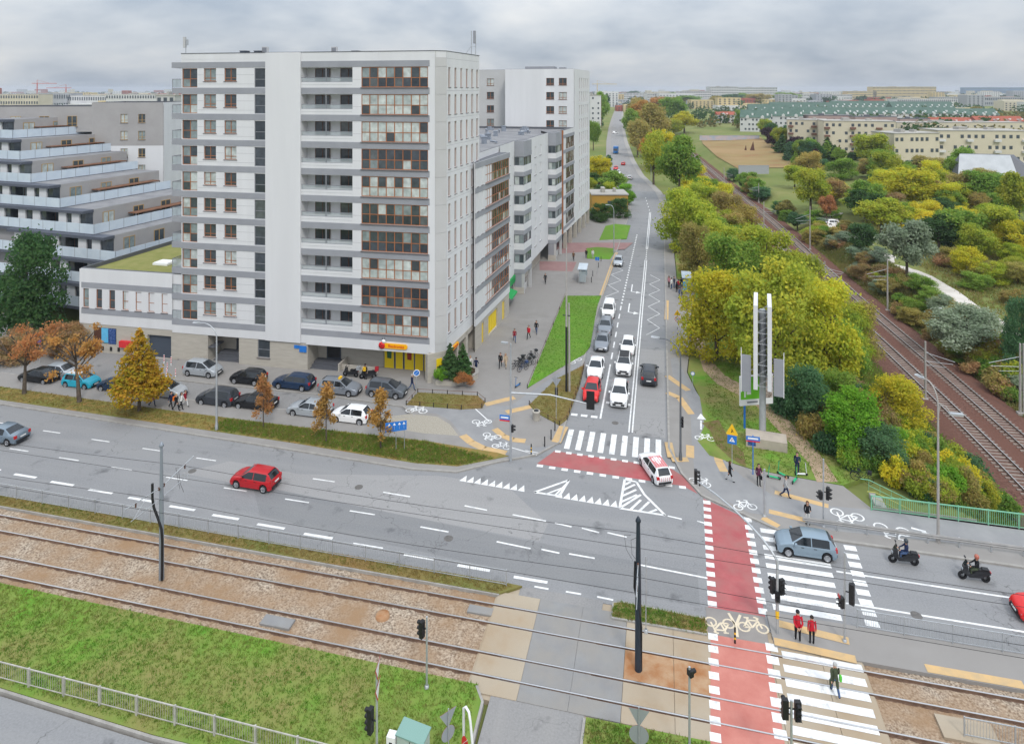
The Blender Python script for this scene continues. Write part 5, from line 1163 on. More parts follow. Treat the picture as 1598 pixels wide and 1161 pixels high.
for t_,c_ in ((bpy.data.objects['person.%03d'%(len([o for o in bpy.data.objects if o.name.startswith('person')])-2)],(.04,.05,.06)),(bpy.data.objects['person.%03d'%(len([o for o in bpy.data.objects if o.name.startswith('person')])-1)],(.40,.12,.08))):
    MB().lathe([(.001,.16),(.08,.145),(.13,.08),(.145,0),(.13,-.08),(.10,-.12)],14).build('helmet',mat('helmet_%g'%c_[0],c_,.3,.5),t_,(.02,0,1.66-.03))
# ------------------------------------------------------------------ vegetation
def leafmat(name,c,c2,c3,ns=.5):
    m=bpy.data.materials.new(name); m.use_nodes=True; t=m.node_tree; n=t.nodes; l=t.links; n.clear()
    tc=n.new('ShaderNodeTexCoord'); oi=n.new('ShaderNodeObjectInfo')
    a=n.new('ShaderNodeVectorMath'); a.operation='ADD'; l.new(tc.outputs['Object'],a.inputs[0])
    sc_=n.new('ShaderNodeVectorMath'); sc_.operation='SCALE'; sc_.inputs[0].default_value=(37,17,23); l.new(oi.outputs['Random'],sc_.inputs['Scale']); l.new(sc_.outputs[0],a.inputs[1])
    def nz(s,lo,hi):
        z=n.new('ShaderNodeTexNoise'); z.inputs['Scale'].default_value=s; z.inputs['Detail'].default_value=2; l.new(a.outputs[0],z.inputs['Vector'])
        r=n.new('ShaderNodeMapRange'); r.inputs[1].default_value=lo; r.inputs[2].default_value=hi; l.new(z.outputs[0],r.inputs[0]); return r.outputs[0]
    def mix(f,x,y,bt='MIX'):
        q=n.new('ShaderNodeMix'); q.data_type='RGBA'; q.blend_type=bt
        if isinstance(f,(int,float)): q.inputs[0].default_value=f
        else: l.new(f,q.inputs[0])
        for i,v in ((6,x),(7,y)):
            if isinstance(v,tuple): q.inputs[i].default_value=(*v,1)
            else: l.new(v,q.inputs[i])
        return q.outputs[2]
    col=mix(nz(ns,.35,.65),c,c2); col=mix(nz(3.5,.42,.7),col,c3); col=mix(1.,col,oi.outputs['Color'],'MULTIPLY')
    d=n.new('ShaderNodeBsdfDiffuse'); tr=n.new('ShaderNodeBsdfTranslucent'); mx=n.new('ShaderNodeMixShader'); mx.inputs[0].default_value=.5
    l.new(col,d.inputs[0]); l.new(col,tr.inputs[0]); l.new(d.outputs[0],mx.inputs[1]); l.new(tr.outputs[0],mx.inputs[2]); o=n.new('ShaderNodeOutputMaterial'); l.new(mx.outputs[0],o.inputs[0]); MT[name]=m; return m
LM={'amber':leafmat('leaf_amber',(.33,.22,.02),(.24,.22,.02),(.40,.20,.03)),'green':leafmat('leaf_green',(.075,.16,.028),(.13,.22,.04),(.20,.25,.05)),'dark':leafmat('leaf_dark',(.04,.095,.035),(.065,.135,.045),(.10,.16,.055)),'ygreen':leafmat('leaf_yellowgreen',(.20,.25,.03),(.33,.32,.04),(.14,.20,.03)),
'gold':leafmat('leaf_gold',(.37,.34,.03),(.24,.29,.03),(.46,.37,.04)),'orange':leafmat('leaf_orange',(.36,.18,.05),(.24,.15,.04),(.42,.25,.08)),'brown':leafmat('leaf_brown',(.26,.12,.055),(.36,.17,.07),(.20,.12,.05)),
'olive':leafmat('leaf_olive',(.15,.15,.045),(.20,.18,.05),(.24,.17,.07)),'silver':leafmat('leaf_silver',(.20,.26,.17),(.30,.36,.25),(.14,.20,.11)),'teal':leafmat('leaf_teal',(.05,.12,.06),(.08,.17,.08),(.12,.2,.10)),'bright':leafmat('leaf_bright',(.12,.23,.03),(.17,.29,.03),(.08,.2,.02)),'rust':leafmat('leaf_rust',(.20,.12,.06),(.16,.15,.05),(.27,.17,.09)),'purple':leafmat('leaf_purple',(.05,.02,.035),(.08,.03,.05),(.04,.04,.03))}
M_bark=mat('bark',(.075,.058,.045),.95,.1,(.14,.115,.09),4.,5,.4,12,obj=True)
def leafcloud(blobs,count,size,seed,shell=.5,flat=.0,droop=0):
    "leaf quads spread through overlapping clumps (cx,cy,cz,rx,ry,rz)"
    g=np.random.RandomState(seed); B=np.array(blobs,float); vol=(B[:,3]*B[:,4]*B[:,5])**.7; pick=g.choice(len(B),count,p=vol/vol.sum()); b=B[pick]
    d=g.normal(size=(count,3)); d/=np.linalg.norm(d,axis=1,keepdims=True)
    r=shell+(1-shell)*g.rand(count)**.8; r*=1+.20*g.normal(size=count)
    c=b[:,:3]+d*b[:,3:6]*r[:,None]
    nrm=d*.8+g.normal(size=(count,3))*.75+np.array([0,0,.35]); nrm/=np.linalg.norm(nrm,axis=1,keepdims=True)
    t=np.cross(nrm,g.normal(size=(count,3))); t/=np.linalg.norm(t,axis=1,keepdims=True); bt=np.cross(nrm,t)
    s=size*(.6+.8*g.rand(count))[:,None]
    q=np.stack([c-t*s-bt*s*.55,c+t*s*.25-bt*s*.7,c+t*s+bt*s*.45,c-t*s*.2+bt*s*.75],1).reshape(-1,3)
    me=bpy.data.meshes.new('crown'); n=count; me.vertices.add(n*4); me.vertices.foreach_set('co',q.ravel()); me.loops.add(n*4); me.loops.foreach_set('vertex_index',np.arange(n*4)); me.polygons.add(n); me.polygons.foreach_set('loop_start',np.arange(n)*4); me.update(); me.validate(); return me
def branches(h0,h1,r0,seed,n=7,spread=2.,top=None,lean=(0,0)):
    g=random.Random(seed); mb=MB(); lx,ly=lean
    tr=[(lx*z/h1*1.0+g.uniform(-.04,.04)*z*.3,ly*z/h1+g.uniform(-.04,.04)*z*.3,z) for z in np.linspace(-.3,h1,6)]
    mb.tube(tr,[r0*1.25,r0*1.0,r0*.8,r0*.6,r0*.42,r0*.15],7)
    for i in range(n):
        t=g.uniform(.0,1); z0=h0+(h1-h0)*t*.75; a=2*PI*i/n+g.uniform(-.4,.4); L_=spread*g.uniform(.6,1.05)*(1-.4*t); x0,y0=lx*z0/h1,ly*z0/h1
        p1=(x0+math.cos(a)*L_*.5,y0+math.sin(a)*L_*.5,z0+L_*.45); p2=(x0+math.cos(a)*L_,y0+math.sin(a)*L_,z0+L_*g.uniform(.7,1.1))
        mb.tube([(x0,y0,z0),p1,p2],[r0*.42,r0*.25,r0*.07],5,cap=False)
        for k in range(2):
            b=a+g.uniform(-1,1); mb.tube([p1,(p1[0]+math.cos(b)*L_*.4,p1[1]+math.sin(b)*L_*.4,p1[2]+L_*.4)],[r0*.2,r0*.05],4,cap=False)
    return mb.mesh('trunk')
def blobset(kind,seed):
    g=random.Random(seed); B=[]
    if kind=='round':      # ~8 m high, 3.6 m radius
        for i in range(26):
            a=g.uniform(0,2*PI); zz=g.uniform(-1,1); rr=math.sqrt(max(0,1-zz*zz*.8))*g.uniform(.55,1); s=g.uniform(.75,1.35)
            B.append((2.6*rr*math.cos(a),2.6*rr*math.sin(a),5.0+2.3*zz,s,s,s*.85))
        B.append((0,0,5,2.2,2.2,2.0))
    elif kind=='thick':
        for i in range(34):
            a=g.uniform(0,2*PI); t=g.random(); rr=math.sqrt(max(.05,1-(t*1.05-.25)**2*1.1))*g.uniform(.5,1); s=g.uniform(.7,1.25)
            B.append((2.7*rr*math.cos(a),2.7*rr*math.sin(a),1.0+6.0*t,s,s,s*.85))
        B.append((0,0,4,2.0,2.0,2.4))
    elif kind=='tall':
        for i in range(24):
            t=g.random(); a=g.uniform(0,2*PI); r=(1.9*math.sin(PI*min(1,.12+t*.85))**.8)*g.uniform(.5,1); s=g.uniform(.6,1.0); B.append((r*math.cos(a),r*math.sin(a),1.8+7.4*t,s,s,s*1.2))
    elif kind=='young':
        for i in range(22):
            t=g.random(); a=g.uniform(0,2*PI); r=(1.0*(1-t)**.7+.08)*g.uniform(.4,1); s=g.uniform(.25,.48); B.append((r*math.cos(a),r*math.sin(a),1.35+3.5*t,s,s,s*1.25))
    elif kind=='bush':
        for i in range(14):
            a=g.uniform(0,2*PI); r=g.uniform(.2,1.2); s=g.uniform(.45,.8); B.append((r*math.cos(a),r*math.sin(a),g.uniform(.3,1.5)*(1.25-.4*r),s,s,s*.85))
    elif kind=='cone':
        for i in range(44):
            t=(i/44)**1.25; a=i*2.4; r=1.55*(1-t)**.8*g.uniform(.45,1); s=.52*(1-t)+.2; B.append((r*math.cos(a),r*math.sin(a),1.5+4.6*t,s,s,s*.9))
    elif kind=='conifer':
        for i in range(40):
            t=i/40; a=i*2.4; r=1.5*(1-t)*g.uniform(.5,1); s=.55*(1-t)+.15; B.append((r*math.cos(a),r*math.sin(a),.5+5.4*t,s,s,s*.6))
    elif kind=='spread':
        for i in range(15):
            a=g.uniform(0,2*PI); r=g.uniform(.3,2.6); s=g.uniform(.35,.7); B.append((r*math.cos(a),r*math.sin(a),g.uniform(2.3,4.4),s*1.3,s*1.3,s*.7))
    return B
PROTO={}
def addproto(key,kind,seed,count,size,h0,h1,r0,n,spread,shell=.5,lean=(0,0)):
    PROTO.setdefault(key,[]).append((leafcloud(blobset(kind,seed),count,size,seed,shell),branches(h0,h1,r0,seed,n,spread,lean=lean)))
for s in range(4): addproto('round','round',10+s,8500,.155,2.2,6.2,.20,8,2.5)
for s in range(2): addproto('near','round',30+s,15000,.105,2.2,6.2,.20,9,2.5)
for s in range(3): addproto('thick','thick',80+s,13000,.108,1.5,6.0,.18,9,2.3)
for s in range(2): addproto('tall','tall',20+s,5200,.19,2,8.2,.18,8,1.6)
for s in range(3): addproto('young','young',40+s,2600,.075,1.4,4.6,.055,14,.9,.3)
for s in range(4): addproto('bush','bush',50+s,4200,.09,.2,1.3,.05,6,.9)
for s in range(2): addproto('conifer','conifer',60+s,4200,.13,.6,5.8,.12,10,.9,.4)
for s in range(1): addproto('cone','cone',65+s,7500,.09,1.2,5.8,.10,10,1.0,.4)
for s in range(2): addproto('spread','spread',70+s,1500,.085,1.8,3.6,.15,13,2.6,.1,lean=(-.7,0) if s else (.1,0))
HGT={'thick':8.0,'round':8.0,'near':8.0,'tall':9.4,'young':5.1,'bush':2.2,'conifer':6.3,'spread':4.9,'cone':6.5}; WID={'thick':7.2,'round':7.0,'near':7.0,'tall':4.6,'young':2.4,'bush':3.4,'conifer':3.6,'spread':6.2,'cone':4.0}
TREES=[]
def tree(kind,u,v,h,w,colr,label,group=None,z=None,seed=None,rz=None,cat=None):
    g=rnd if seed is None else random.Random(seed)
    i=g.randrange(len(PROTO[kind])) if seed is None else seed%len(PROTO[kind]); cr,tk=PROTO[kind][i]
    if z is None: z=gz(u,v)+.05
    sx=w/WID[kind]; sz=h/HGT[kind]
    shr='shrub' in label; nm='shrub' if shr or kind=='bush' else {'conifer':'conifer'}.get(kind,'tree')
    t=emp(nm,(u,v,z),label,cat or ('shrub' if nm=='shrub' else 'tree'),g.uniform(0,6.28) if rz is None else rz,group,(sx,sx,sz))
    ob('trunk' if kind!='bush' else 'stems',tk,t,mat=M_bark); b=g.uniform(1.5,2.0)*(.75 if colr in('silver','teal','dark','purple') else 1.2 if colr in('rust','olive') else 1)
    ob('crown' if kind!='bush' else 'foliage',cr,t,mat=LM[colr],color=(b*g.uniform(.93,1.07),b,b*g.uniform(.9,1.1),1)); TREES.append((u,v)); return t
def tpx(kind,px,py,wpx,hpx,colr,label,group=None,z=None,**k):
    "tree standing at a photo pixel, with its pixel width and height"
    zz=0 if z is None else z
    for _ in range(6):
        u,v=P(px,py,zz)
        if z is None: zz=gz(u,v)
    D=-u*sT+v*cT; m=D/F
    if kind=='bush' and wpx*m>4.6: kind='thick'
    return tree(kind,u,v,hpx*m,wpx*m,colr,label,group,zz,**k)
# roadside trees near the camera
tpx('thick',42,535,128,172,'dark','big dense green tree before the stepped terrace building, far left',seed=30,z=.1)
tpx('spread',38,614,120,110,'brown','leftmost roadside tree with thin rust-brown autumn leaves',z=.14,seed=0,rz=.6); tpx('spread',124,627,130,118,'orange','leaning roadside tree with sparse orange-brown leaves beside the turquoise car',z=.14,seed=1,rz=-.3)
tpx('cone',217,641,96,135,'amber','yellow-green cone-shaped street tree beside the parked cars',z=.14,seed=31)
tpx('young',411,667,40,84,'brown','slim young tree with rusty leaves, nearest the black saloon',z=.14,seed=40); tpx('young',509,690,46,92,'orange','slim young orange tree between silver saloon and white hatchback',z=.14,seed=41); tpx('young',594,699,52,92,'orange','slim young golden-brown tree beside the blue lane sign',z=.14,seed=42)
tpx('tall',268,345,60,100,'ygreen','yellow-green tree showing between the tower and the terrace building',z=0); tpx('bush',20,560,90,45,'rust','twiggy brown shrub under the big green tree',z=0); tpx('bush',105,555,80,50,'rust','twiggy rust shrub left of the low wing',z=0)
# planter conifers are set with the planter below
NEARL=[ # kind,px,py,w,h,colour,label
('thick',1118,565,128,150,'gold','large golden tree beside the trodden path'),('thick',1208,612,165,215,'ygreen','tallest yellow-green tree right behind the billboard'),('thick',1288,596,125,165,'gold','golden tree between the billboard and the railway'),
('thick',1140,480,115,125,'green','dark green tree behind the golden one by the path'),('thick',1086,440,75,95,'olive','olive-brown tree beside the right-hand bus shelter'),('thick',1195,470,130,120,'ygreen','yellow-green tree between green tree and railway'),('thick',1240,520,90,110,'ygreen','pale yellow tree at the railway edge'),
('thick',1078,395,110,105,'ygreen','yellow-green tree above the bus shelter'),('thick',1130,415,85,75,'ygreen','small yellow-green tree in front of the distant rails'),('round',1060,318,76,105,'green','broad green tree with yellow top beside the far street'),('round',1020,290,56,85,'ygreen','yellow-green tree left of the broad green one'),('round',1034,270,50,70,'gold','golden tree behind the yellow-green ones on the far street'),
('round',995,246,44,62,'olive','olive tree along the far street'),('round',1018,238,62,76,'olive','brownish tree in the row along the far street'),('round',985,214,34,44,'green','green tree in the row along the far street'),('round',1000,205,50,48,'orange','rusty tree in the row along the far street'),
('round',1048,192,55,42,'green','green tree beyond the far bend of the railway'),('round',1030,184,40,34,'orange','rusty tree beyond the far bend of the railway'),('round',1068,210,48,34,'gold','golden tree at the edge of the dry field'),('round',1052,214,34,28,'ygreen','yellow-green tree at the edge of the dry field'),
('round',938,200,30,56,'green','green tree left of the far street'),('tall',947,180,9,34,'dark','dark poplar at the far end of the street'),('round',926,235,26,50,'green','green tree beside the second tower'),
('tall',949,272,16,30,'teal','dark spruce beside the far street'),('round',935,290,50,48,'gold','yellow tree behind the ochre building'),('round',955,300,52,34,'green','green tree behind the ochre building'),('bush',975,312,38,26,'bright','bright green shrub behind the ochre building'),('bush',938,322,40,24,'bright','bright shrub left behind the ochre building'),
('bush',940,348,44,32,'dark','dark shrub before the ochre building'),('bush',968,342,40,34,'dark','dark shrub right of the ochre building'),('bush',925,345,16,22,'silver','pale shrub beside the second tower'),
('bush',1262,668,85,100,'teal','blue-green shrub right of the billboard'),('bush',1225,650,50,60,'teal','low blue-green shrub behind the billboard'),('bush',1332,712,110,105,'bright','bright green shrub beside the trodden path'),('bush',1310,650,80,75,'green','green shrub on the cutting slope'),('bush',1405,665,95,80,'gold','golden shrub at the ballast edge'),('bush',1375,735,90,70,'teal','blue-green shrub above the stairs'),
('round',1415,440,85,95,'silver','silver-leaved willow beside the pale track'),('bush',1510,560,130,80,'silver','broad grey-green shrub beyond the railway'),('bush',1595,600,60,120,'teal','dark grey-green shrub at the right edge'),('round',1345,400,55,50,'dark','dark green shrub left of the willow'),('bush',1512,432,60,48,'gold','yellow shrub right of the pale track'),
('round',1358,262,64,58,'ygreen','bright yellow-green tree before the cream apartments'),('round',1505,285,52,55,'green','green tree left of the white-roofed house'),('round',1420,330,95,70,'gold','golden tree among the allotment trees'),('round',1350,345,62,48,'dark','dark round tree among the allotments'),('round',1540,325,70,62,'green','deep green tree below the white-roofed house'),
('round',1265,330,64,70,'ygreen','feathery yellow-green tree near the white parked car'),('round',1240,295,40,40,'ygreen','small yellow-green tree beside the pale wall'),('round',1375,370,80,60,'ygreen','yellow-green tree in the allotments'),('round',1290,345,30,40,'brown','rusty spruce-shaped tree beside the yellow-green one'),('round',1500,395,90,70,'green','wide green tree beyond the pale track'),('round',1465,395,70,60,'dark','dark tree beyond the willow'),('round',1560,390,70,75,'ygreen','yellow-green tree at the right beyond the track'),('round',1590,350,60,80,'ygreen','yellow tree at the right edge before the white-roofed house'),('round',1480,335,50,40,'green','green tree between golden and deep green trees'),('round',1400,300,60,36,'olive','olive tree below the cream apartments'),('round',1450,285,60,44,'olive','brown-green tree before the cream apartments')]
for k,px,py,w,h,cl_,lb in NEARL: tpx(k,px,py,w,h,cl_,lb)
def inpoly(x,y,poly):
    c=False; j=len(poly)-1
    for i in range(len(poly)):
        if (poly[i][1]>y)!=(poly[j][1]>y) and x<(poly[j][0]-poly[i][0])*(y-poly[i][1])/(poly[j][1]-poly[i][1])+poly[i][0]: c=not c
        j=i
    return c
def scatter(poly,n,kinds,cols,wpx,hpx,label,group,sd,zf=None):
    g=random.Random(sd); xs=[p[0] for p in poly]; ys=[p[1] for p in poly]; k=0; tries=0
    while k<n and tries<n*40:
        tries+=1; x=g.uniform(min(xs),max(xs)); y=g.uniform(min(ys),max(ys))
        if not inpoly(x,y,poly): continue
        sc_=g.uniform(.7,1.3)*(.45+.55*(y-140)/(max(ys)-140)); cl_=g.choice(cols)
        zz=0
        for _ in range(6): u,v=P(x,y,zz); zz=gz(u,v)
        if abs(u-railu(v))<6.2: continue
        tpx(g.choice(kinds),x,y,wpx*sc_,hpx*sc_*g.uniform(.8,1.2),cl_,label%CN[cl_],group%CN[cl_]); k+=1
CN={'amber':'amber','green':'green','dark':'dark green','ygreen':'yellow-green','gold':'golden','orange':'orange','brown':'rust-brown','olive':'olive','silver':'grey-green','teal':'blue-green','bright':'bright green','rust':'brownish','purple':'purple'}
scatter([(1345,735),(1400,690),(1450,690),(1595,812),(1420,775)],60,['bush'],['green','teal','ygreen','bright','green','olive','gold'],48,40,'%s shrub crowding the slope behind the green railing','%s slope shrubs',1)
scatter([(1262,690),(1300,600),(1345,610),(1440,700),(1400,745),(1330,740)],52,['bush'],['green','rust','bright','teal','olive','ygreen'],46,38,'%s shrub in the thicket between path and railway','%s thicket shrubs',2)
scatter([(1120,420),(1060,330),(1080,300),(1160,360),(1330,540),(1350,575),(1310,600),(1250,570)],48,['thick','thick','bush'],['ygreen','gold','ygreen','olive','green'],78,68,'%s growth along the near side of the railway','%s growth by the railway',3)
scatter([(1290,330),(1400,430),(1598,560),(1598,690),(1500,600),(1350,470),(1250,370)],110,['bush'],['olive','rust','olive','ygreen','silver','green'],50,26,'low %s scrub shrub on the bank beyond the railway','%s bank scrub',4)
scatter([(1105,262),(1160,290),(1250,360),(1230,370),(1120,282)],18,['bush','round'],['green','olive','teal','green'],34,28,'%s shrub beside the far rails','%s shrubs by far rails',5)
scatter([(1250,265),(1598,290),(1598,400),(1500,410),(1330,345),(1260,310)],58,['round','thick','bush'],['green','ygreen','ygreen','olive','dark','gold','teal','rust'],60,46,'%s tree in the allotments beyond the railway','%s allotment trees',6)
scatter([(1450,400),(1598,400),(1598,500),(1500,440)],14,['bush'],['olive','rust','ygreen','green'],50,30,'%s shrub right of the pale track','%s shrubs right of track',7)
scatter([(1092,205),(1165,200),(1260,240),(1290,262),(1250,255),(1160,212)],26,['round'],['dark','green','teal','purple','ygreen'],30,30,'%s tree at the far field edge','%s field edge trees',8)
scatter([(975,200),(1010,180),(1040,215),(1060,245),(1010,270),(990,240)],12,['round'],['olive','green','ygreen','orange'],44,46,'%s tree in the wood beside the far street','%s far street trees',9)
scatter([(975,152),(1240,152),(1300,165),(1090,176),(985,170)],26,['round'],['dark','green','teal','olive'],46,18,'distant %s tree before the far white blocks','distant %s trees',10)
scatter([(1200,238),(1395,248),(1400,262),(1290,268),(1230,255)],16,['round','conifer'],['dark','green','teal'],30,32,'%s tree at the foot of the cream apartments','%s apartment trees',11)
scatter([(900,300),(930,270),(965,290),(985,330),(930,330)],10,['round','bush'],['green','dark','bright','ygreen'],30,28,'%s garden tree left of the far street','%s garden trees',12)
scatter([(1165,182),(1300,176),(1560,172),(1598,206),(1480,206),(1400,202),(1240,198)],34,['round'],['dark','green','teal','olive','ygreen'],22,15,'small distant %s tree among the estate roofs','distant %s estate trees',13)
scatter([(1060,350),(1075,300),(1040,240),(1060,230),(1130,300),(1150,345)],16,['thick','bush'],['ygreen','green','olive','gold'],46,42,'%s growth near the distant rails','%s street side trees',14)
# undergrowth and grass tufts that nobody could count
def tufts(name,pts,n,h,w,m,sd,z=None,label=None,blades=5):
    g=np.random.RandomState(sd); P_=np.array(pts); lo=P_.min(0); hi=P_.max(0); out=[]
    while len(out)<n:
        q=lo+(hi-lo)*g.rand(2)
        if inpoly(q[0],q[1],pts): out.append(q)
    C=np.repeat(np.array(out),blades,0)+g.normal(size=(n*blades,2))*w*.6; zz=np.array([z if z is not None else gz(a,b) for a,b in C]); k=len(C)
    a=g.rand(k)*2*PI; dx=np.cos(a)*w*.22; dy=np.sin(a)*w*.22; hh=h*(.5+g.rand(k)); lx=g.normal(size=k)*h*.5; ly=g.normal(size=k)*h*.5
    V_=np.stack([np.stack([C[:,0]-dx,C[:,1]-dy,zz-.02],1),np.stack([C[:,0]+dx,C[:,1]+dy,zz-.02],1),np.stack([C[:,0]+lx,C[:,1]+ly,zz+hh],1)],1).reshape(-1,3)
    me=bpy.data.meshes.new(name); me.vertices.add(k*3); me.vertices.foreach_set('co',V_.ravel()); me.loops.add(k*3); me.loops.foreach_set('vertex_index',np.arange(k*3)); me.polygons.add(k); me.polygons.foreach_set('loop_start',np.arange(k)*3); me.update(); me.validate()
    return ob(name,me,mat=m,label=label,cat=None,kind='stuff')
LG=leafmat('grass_blades',(.10,.27,.022),(.21,.29,.05),(.30,.28,.09),.16); LGb=leafmat('bright_blades',(.09,.25,.02),(.13,.28,.03),(.16,.26,.05),.3); LD=leafmat('dry_blades',(.32,.24,.085),(.19,.24,.05),(.38,.26,.10),.4); LF_=leafmat('weeds',(.13,.27,.035),(.21,.29,.05),(.28,.22,.08),.25)
tufts('grass',[(-75,33),(-75,34.7),(-9.8,34.5),(-9.4,28.5),(-25,28.4),(-36,28.8)],17000,.09,.10,LG,1,.10)
tufts('grass',[(-3.7,33.9),(2.3,34.0),(2.3,28),(-3.7,28)],2200,.12,.12,LF_,2,.10)
tufts('dry_grass',[(-75,41.1),(-10.3,41.1),(-9.2,41.95),(-75,42.1)],5000,.08,.10,LD,3,.13)
tufts('dry_grass',vm,700,.10,.12,LF_,4,.13)
tufts('weeds',[(-80,55.6),(-67,55.1),(-47,54.7),(-33,54.4),(-21,53.85),(-17.2,54.2),(-14.4,56),(-21.5,57.3),(-34.5,56.9),(-49,56.9),(-80,57.7)],4200,.10,.12,LD,5,.14)
tufts('weeds',[(-42,54.7),(-33,54.5),(-21,53.9),(-17.2,54.3),(-14.4,56),(-21.5,57.2),(-34.5,56.8),(-42,56.7)],3600,.17,.17,LF_,6,.14)
tufts('grass',lawn1,3500,.06,.1,LGb,7,.16); tufts('dry_grass',lawn2,1500,.08,.1,LD,8,.16); tufts('dry_grass',lawn3,900,.08,.1,LD,9,.16)
tufts('grass',[(4.4,63),(7.6,59.7),(14.6,58.8),(16.5,60.2),(19.5,62),(18.5,75),(14,90),(6,90),(4.5,72)],7000,.09,.13,LG,10,.12)
tufts('undergrowth',[(20.5,58),(30,58),(30.2,75),(29.5,95),(27,130),(18,130),(15.5,90),(19.5,75)],9000,.45,.55,LF_,11)
tufts('undergrowth',[(41,60),(46.3,75),(46.3,110),(45.2,135),(44,160),(40,180),(35,180),(37.5,135),(40.5,100)],9000,.40,.5,leafmat('scrub',(.27,.27,.08),(.19,.25,.06),(.36,.26,.13),.15),12)
tufts('undergrowth',[(50,85),(75,85),(80,130),(70,190),(52,190),(49,150),(49.5,110)],8000,.40,.5,leafmat('scrub2',(.32,.29,.09),(.22,.26,.06),(.40,.29,.15),.12),13)
# ------------------------------------------------------------------ railway in the cutting
vs_=np.arange(40,900,1.24); cu=np.array([railu(v) for v in vs_])
ZB=ZR+.42
mb=MB(); prof=[(-6.6,-.55),(-4.9,0),(-3.6,.04),(-.6,.04),(0,-.05),(.6,.04),(3.6,.04),(4.9,0),(6.6,-.55)]; n=len(prof); ii=list(range(0,len(vs_),3))
g_=np.random.RandomState(5)
mb.add([(cu[i]+a,vs_[i],ZB+b+.05*(g_.rand()-.5)) for i in ii for a,b in prof],[(j*n+k,j*n+k+1,(j+1)*n+k+1,(j+1)*n+k) for j in range(len(ii)-1) for k in range(n-1)],0,True)
mb.build('railway_bed',M_ballr,kind='structure')
M_slp=mat('concrete_sleeper',(.30,.25,.215),.9,.2,(.22,.17,.15),1,4)
slm=MB().add([(-1.25,-.13,0),(1.25,-.13,0),(1.25,.13,0),(-1.25,.13,0),(-1.25,-.10,.16),(1.25,-.10,.16),(1.25,.10,.16),(-1.25,.10,.16)],[(4,5,6,7),(0,1,5,4),(1,2,6,5),(2,3,7,6),(3,0,4,7)]).mesh('sleeper')
for off,lb in ((-2.1,'railway track nearer the street, rusty ballast and pale sleepers'),(2.1,'railway track farther from the street in the cutting')):
    t=emp('railway_track',(36+off,60,ZB),lb,'railway track')
    L0=Vector(t.location)
    for s in (-.75,.75):
        mb=MB(); h=MB()
        for i in range(len(vs_)-1):
            if vs_[i]>700 and i%6: continue
            st=1 if vs_[i]<=700 else 6
            j=min(i+st,len(vs_)-1)
            a=(cu[i]+off+s-L0.x,vs_[i]-L0.y); b=(cu[j]+off+s-L0.x,vs_[j]-L0.y)
            for w,z0,z1,q in ((.035,.14,.30,mb),(.04,.30,.335,h)): q.add([(a[0]-w,a[1],z0),(a[0]+w,a[1],z0),(b[0]+w,b[1],z0),(b[0]-w,b[1],z0),(a[0]-w,a[1],z1),(a[0]+w,a[1],z1),(b[0]+w,b[1],z1),(b[0]-w,b[1],z1)],[(4,5,6,7),(0,4,7,3),(1,2,6,5)])
        o=mb.build('rail',M_railrust,t); h.build('rail_head',M_steel,o)
    k=0
    v=57.
    while k<298:
        ob('sleeper',slm,t,(railu(v)+off-L0.x,v-L0.y,-.02),.045,M_slp); v+=.64; k+=1
    st=MB()
    while v<420: x=railu(v)+off-L0.x; st.box(x-1.25,x+1.25,v-L0.y-.12,v-L0.y+.12,0,.14); v+=.66
    st.build('far_sleepers',M_slp,t,kind='stuff')
def hz(py0,py1,z=0): return (py0-py1)*(H-z)/(py0-HY)
M_conc2=mat('pole_concrete',(.40,.38,.36),.9,.2,(.33,.31,.29),2,4,obj=True)
def pole(mb,h,r0,r1=None,x=0,y=0,n=8): return mb.tube([(x,y,-.1),(x,y,h*.5),(x,y,h)],[r0,(r0+(r1 or r0))/2,r1 or r0],n)
for i,(px,py,top,side,lb) in enumerate(((1444,628,533,1,'steel catenary mast beside the nearer rails, left of the double lamp'),(1592,650,536,-1,'twin catenary mast at the right edge'),(1287,462,408,1,'catenary mast at the rails behind the pale signal'),(1385,488,405,-1,'tall concrete pole beyond the railway below the willow'),(1264,392,322,-1,'catenary mast beyond the rails, mid distance'),(1192,362,315,1,'catenary mast beside the distant rails'),(1130,300,262,1,'smaller catenary mast by the distant rails'),(1184,318,286,-1,'catenary mast beyond the distant rails'))):
    zz=ZR
    u,v=P(px,py,zz); h=hz(py,top,zz); t=emp('catenary_mast',(u,v,zz),lb,'mast')
    mb=MB(); pole(mb,h,.16,.10); mb.box(-.3,.3,-.3,.3,-.1,.5); mb.build('mast',M_conc2,t)
    if i==1: MB().tube([(.35,0,-.1),(.35,0,h)],.11,8).build('mast',M_conc2,t)
    MB().tube([(0,0,h*.82),(side*3.2,0,h*.70)],.035,5).tube([(0,0,h*.68),(side*3.0,0,h*.66)],.03,5).tube([(0,0,h*.62),(side*2.2,0,h*.60)],.025,5).build('cantilever',M_galv,t)
for px,py,top,lb in ((1350,545,478,'white railway signal between the tracks and the golden trees'),(1466,540,482,'white railway signal beyond the rails')):
    u,v=P(px,py,ZR); h=hz(py,top,ZR); t=emp('railway_signal',(u,v,ZR),lb,'railway signal'); MB().tube([(0,0,-.1),(0,0,h)],.07,7).build('post',M_conc2,t); MB().box(-.05,.35,-.15,.12,h-1.0,h+.15).build('signal_head',M_white,t); MB().box(.0,.3,-.17,-.15,h-.9,h+.05).build('lens_panel',M_blk,t); MB().box(-.3,.4,-.3,.3,h-1.15,h-1.08).build('platform',M_galv,t)
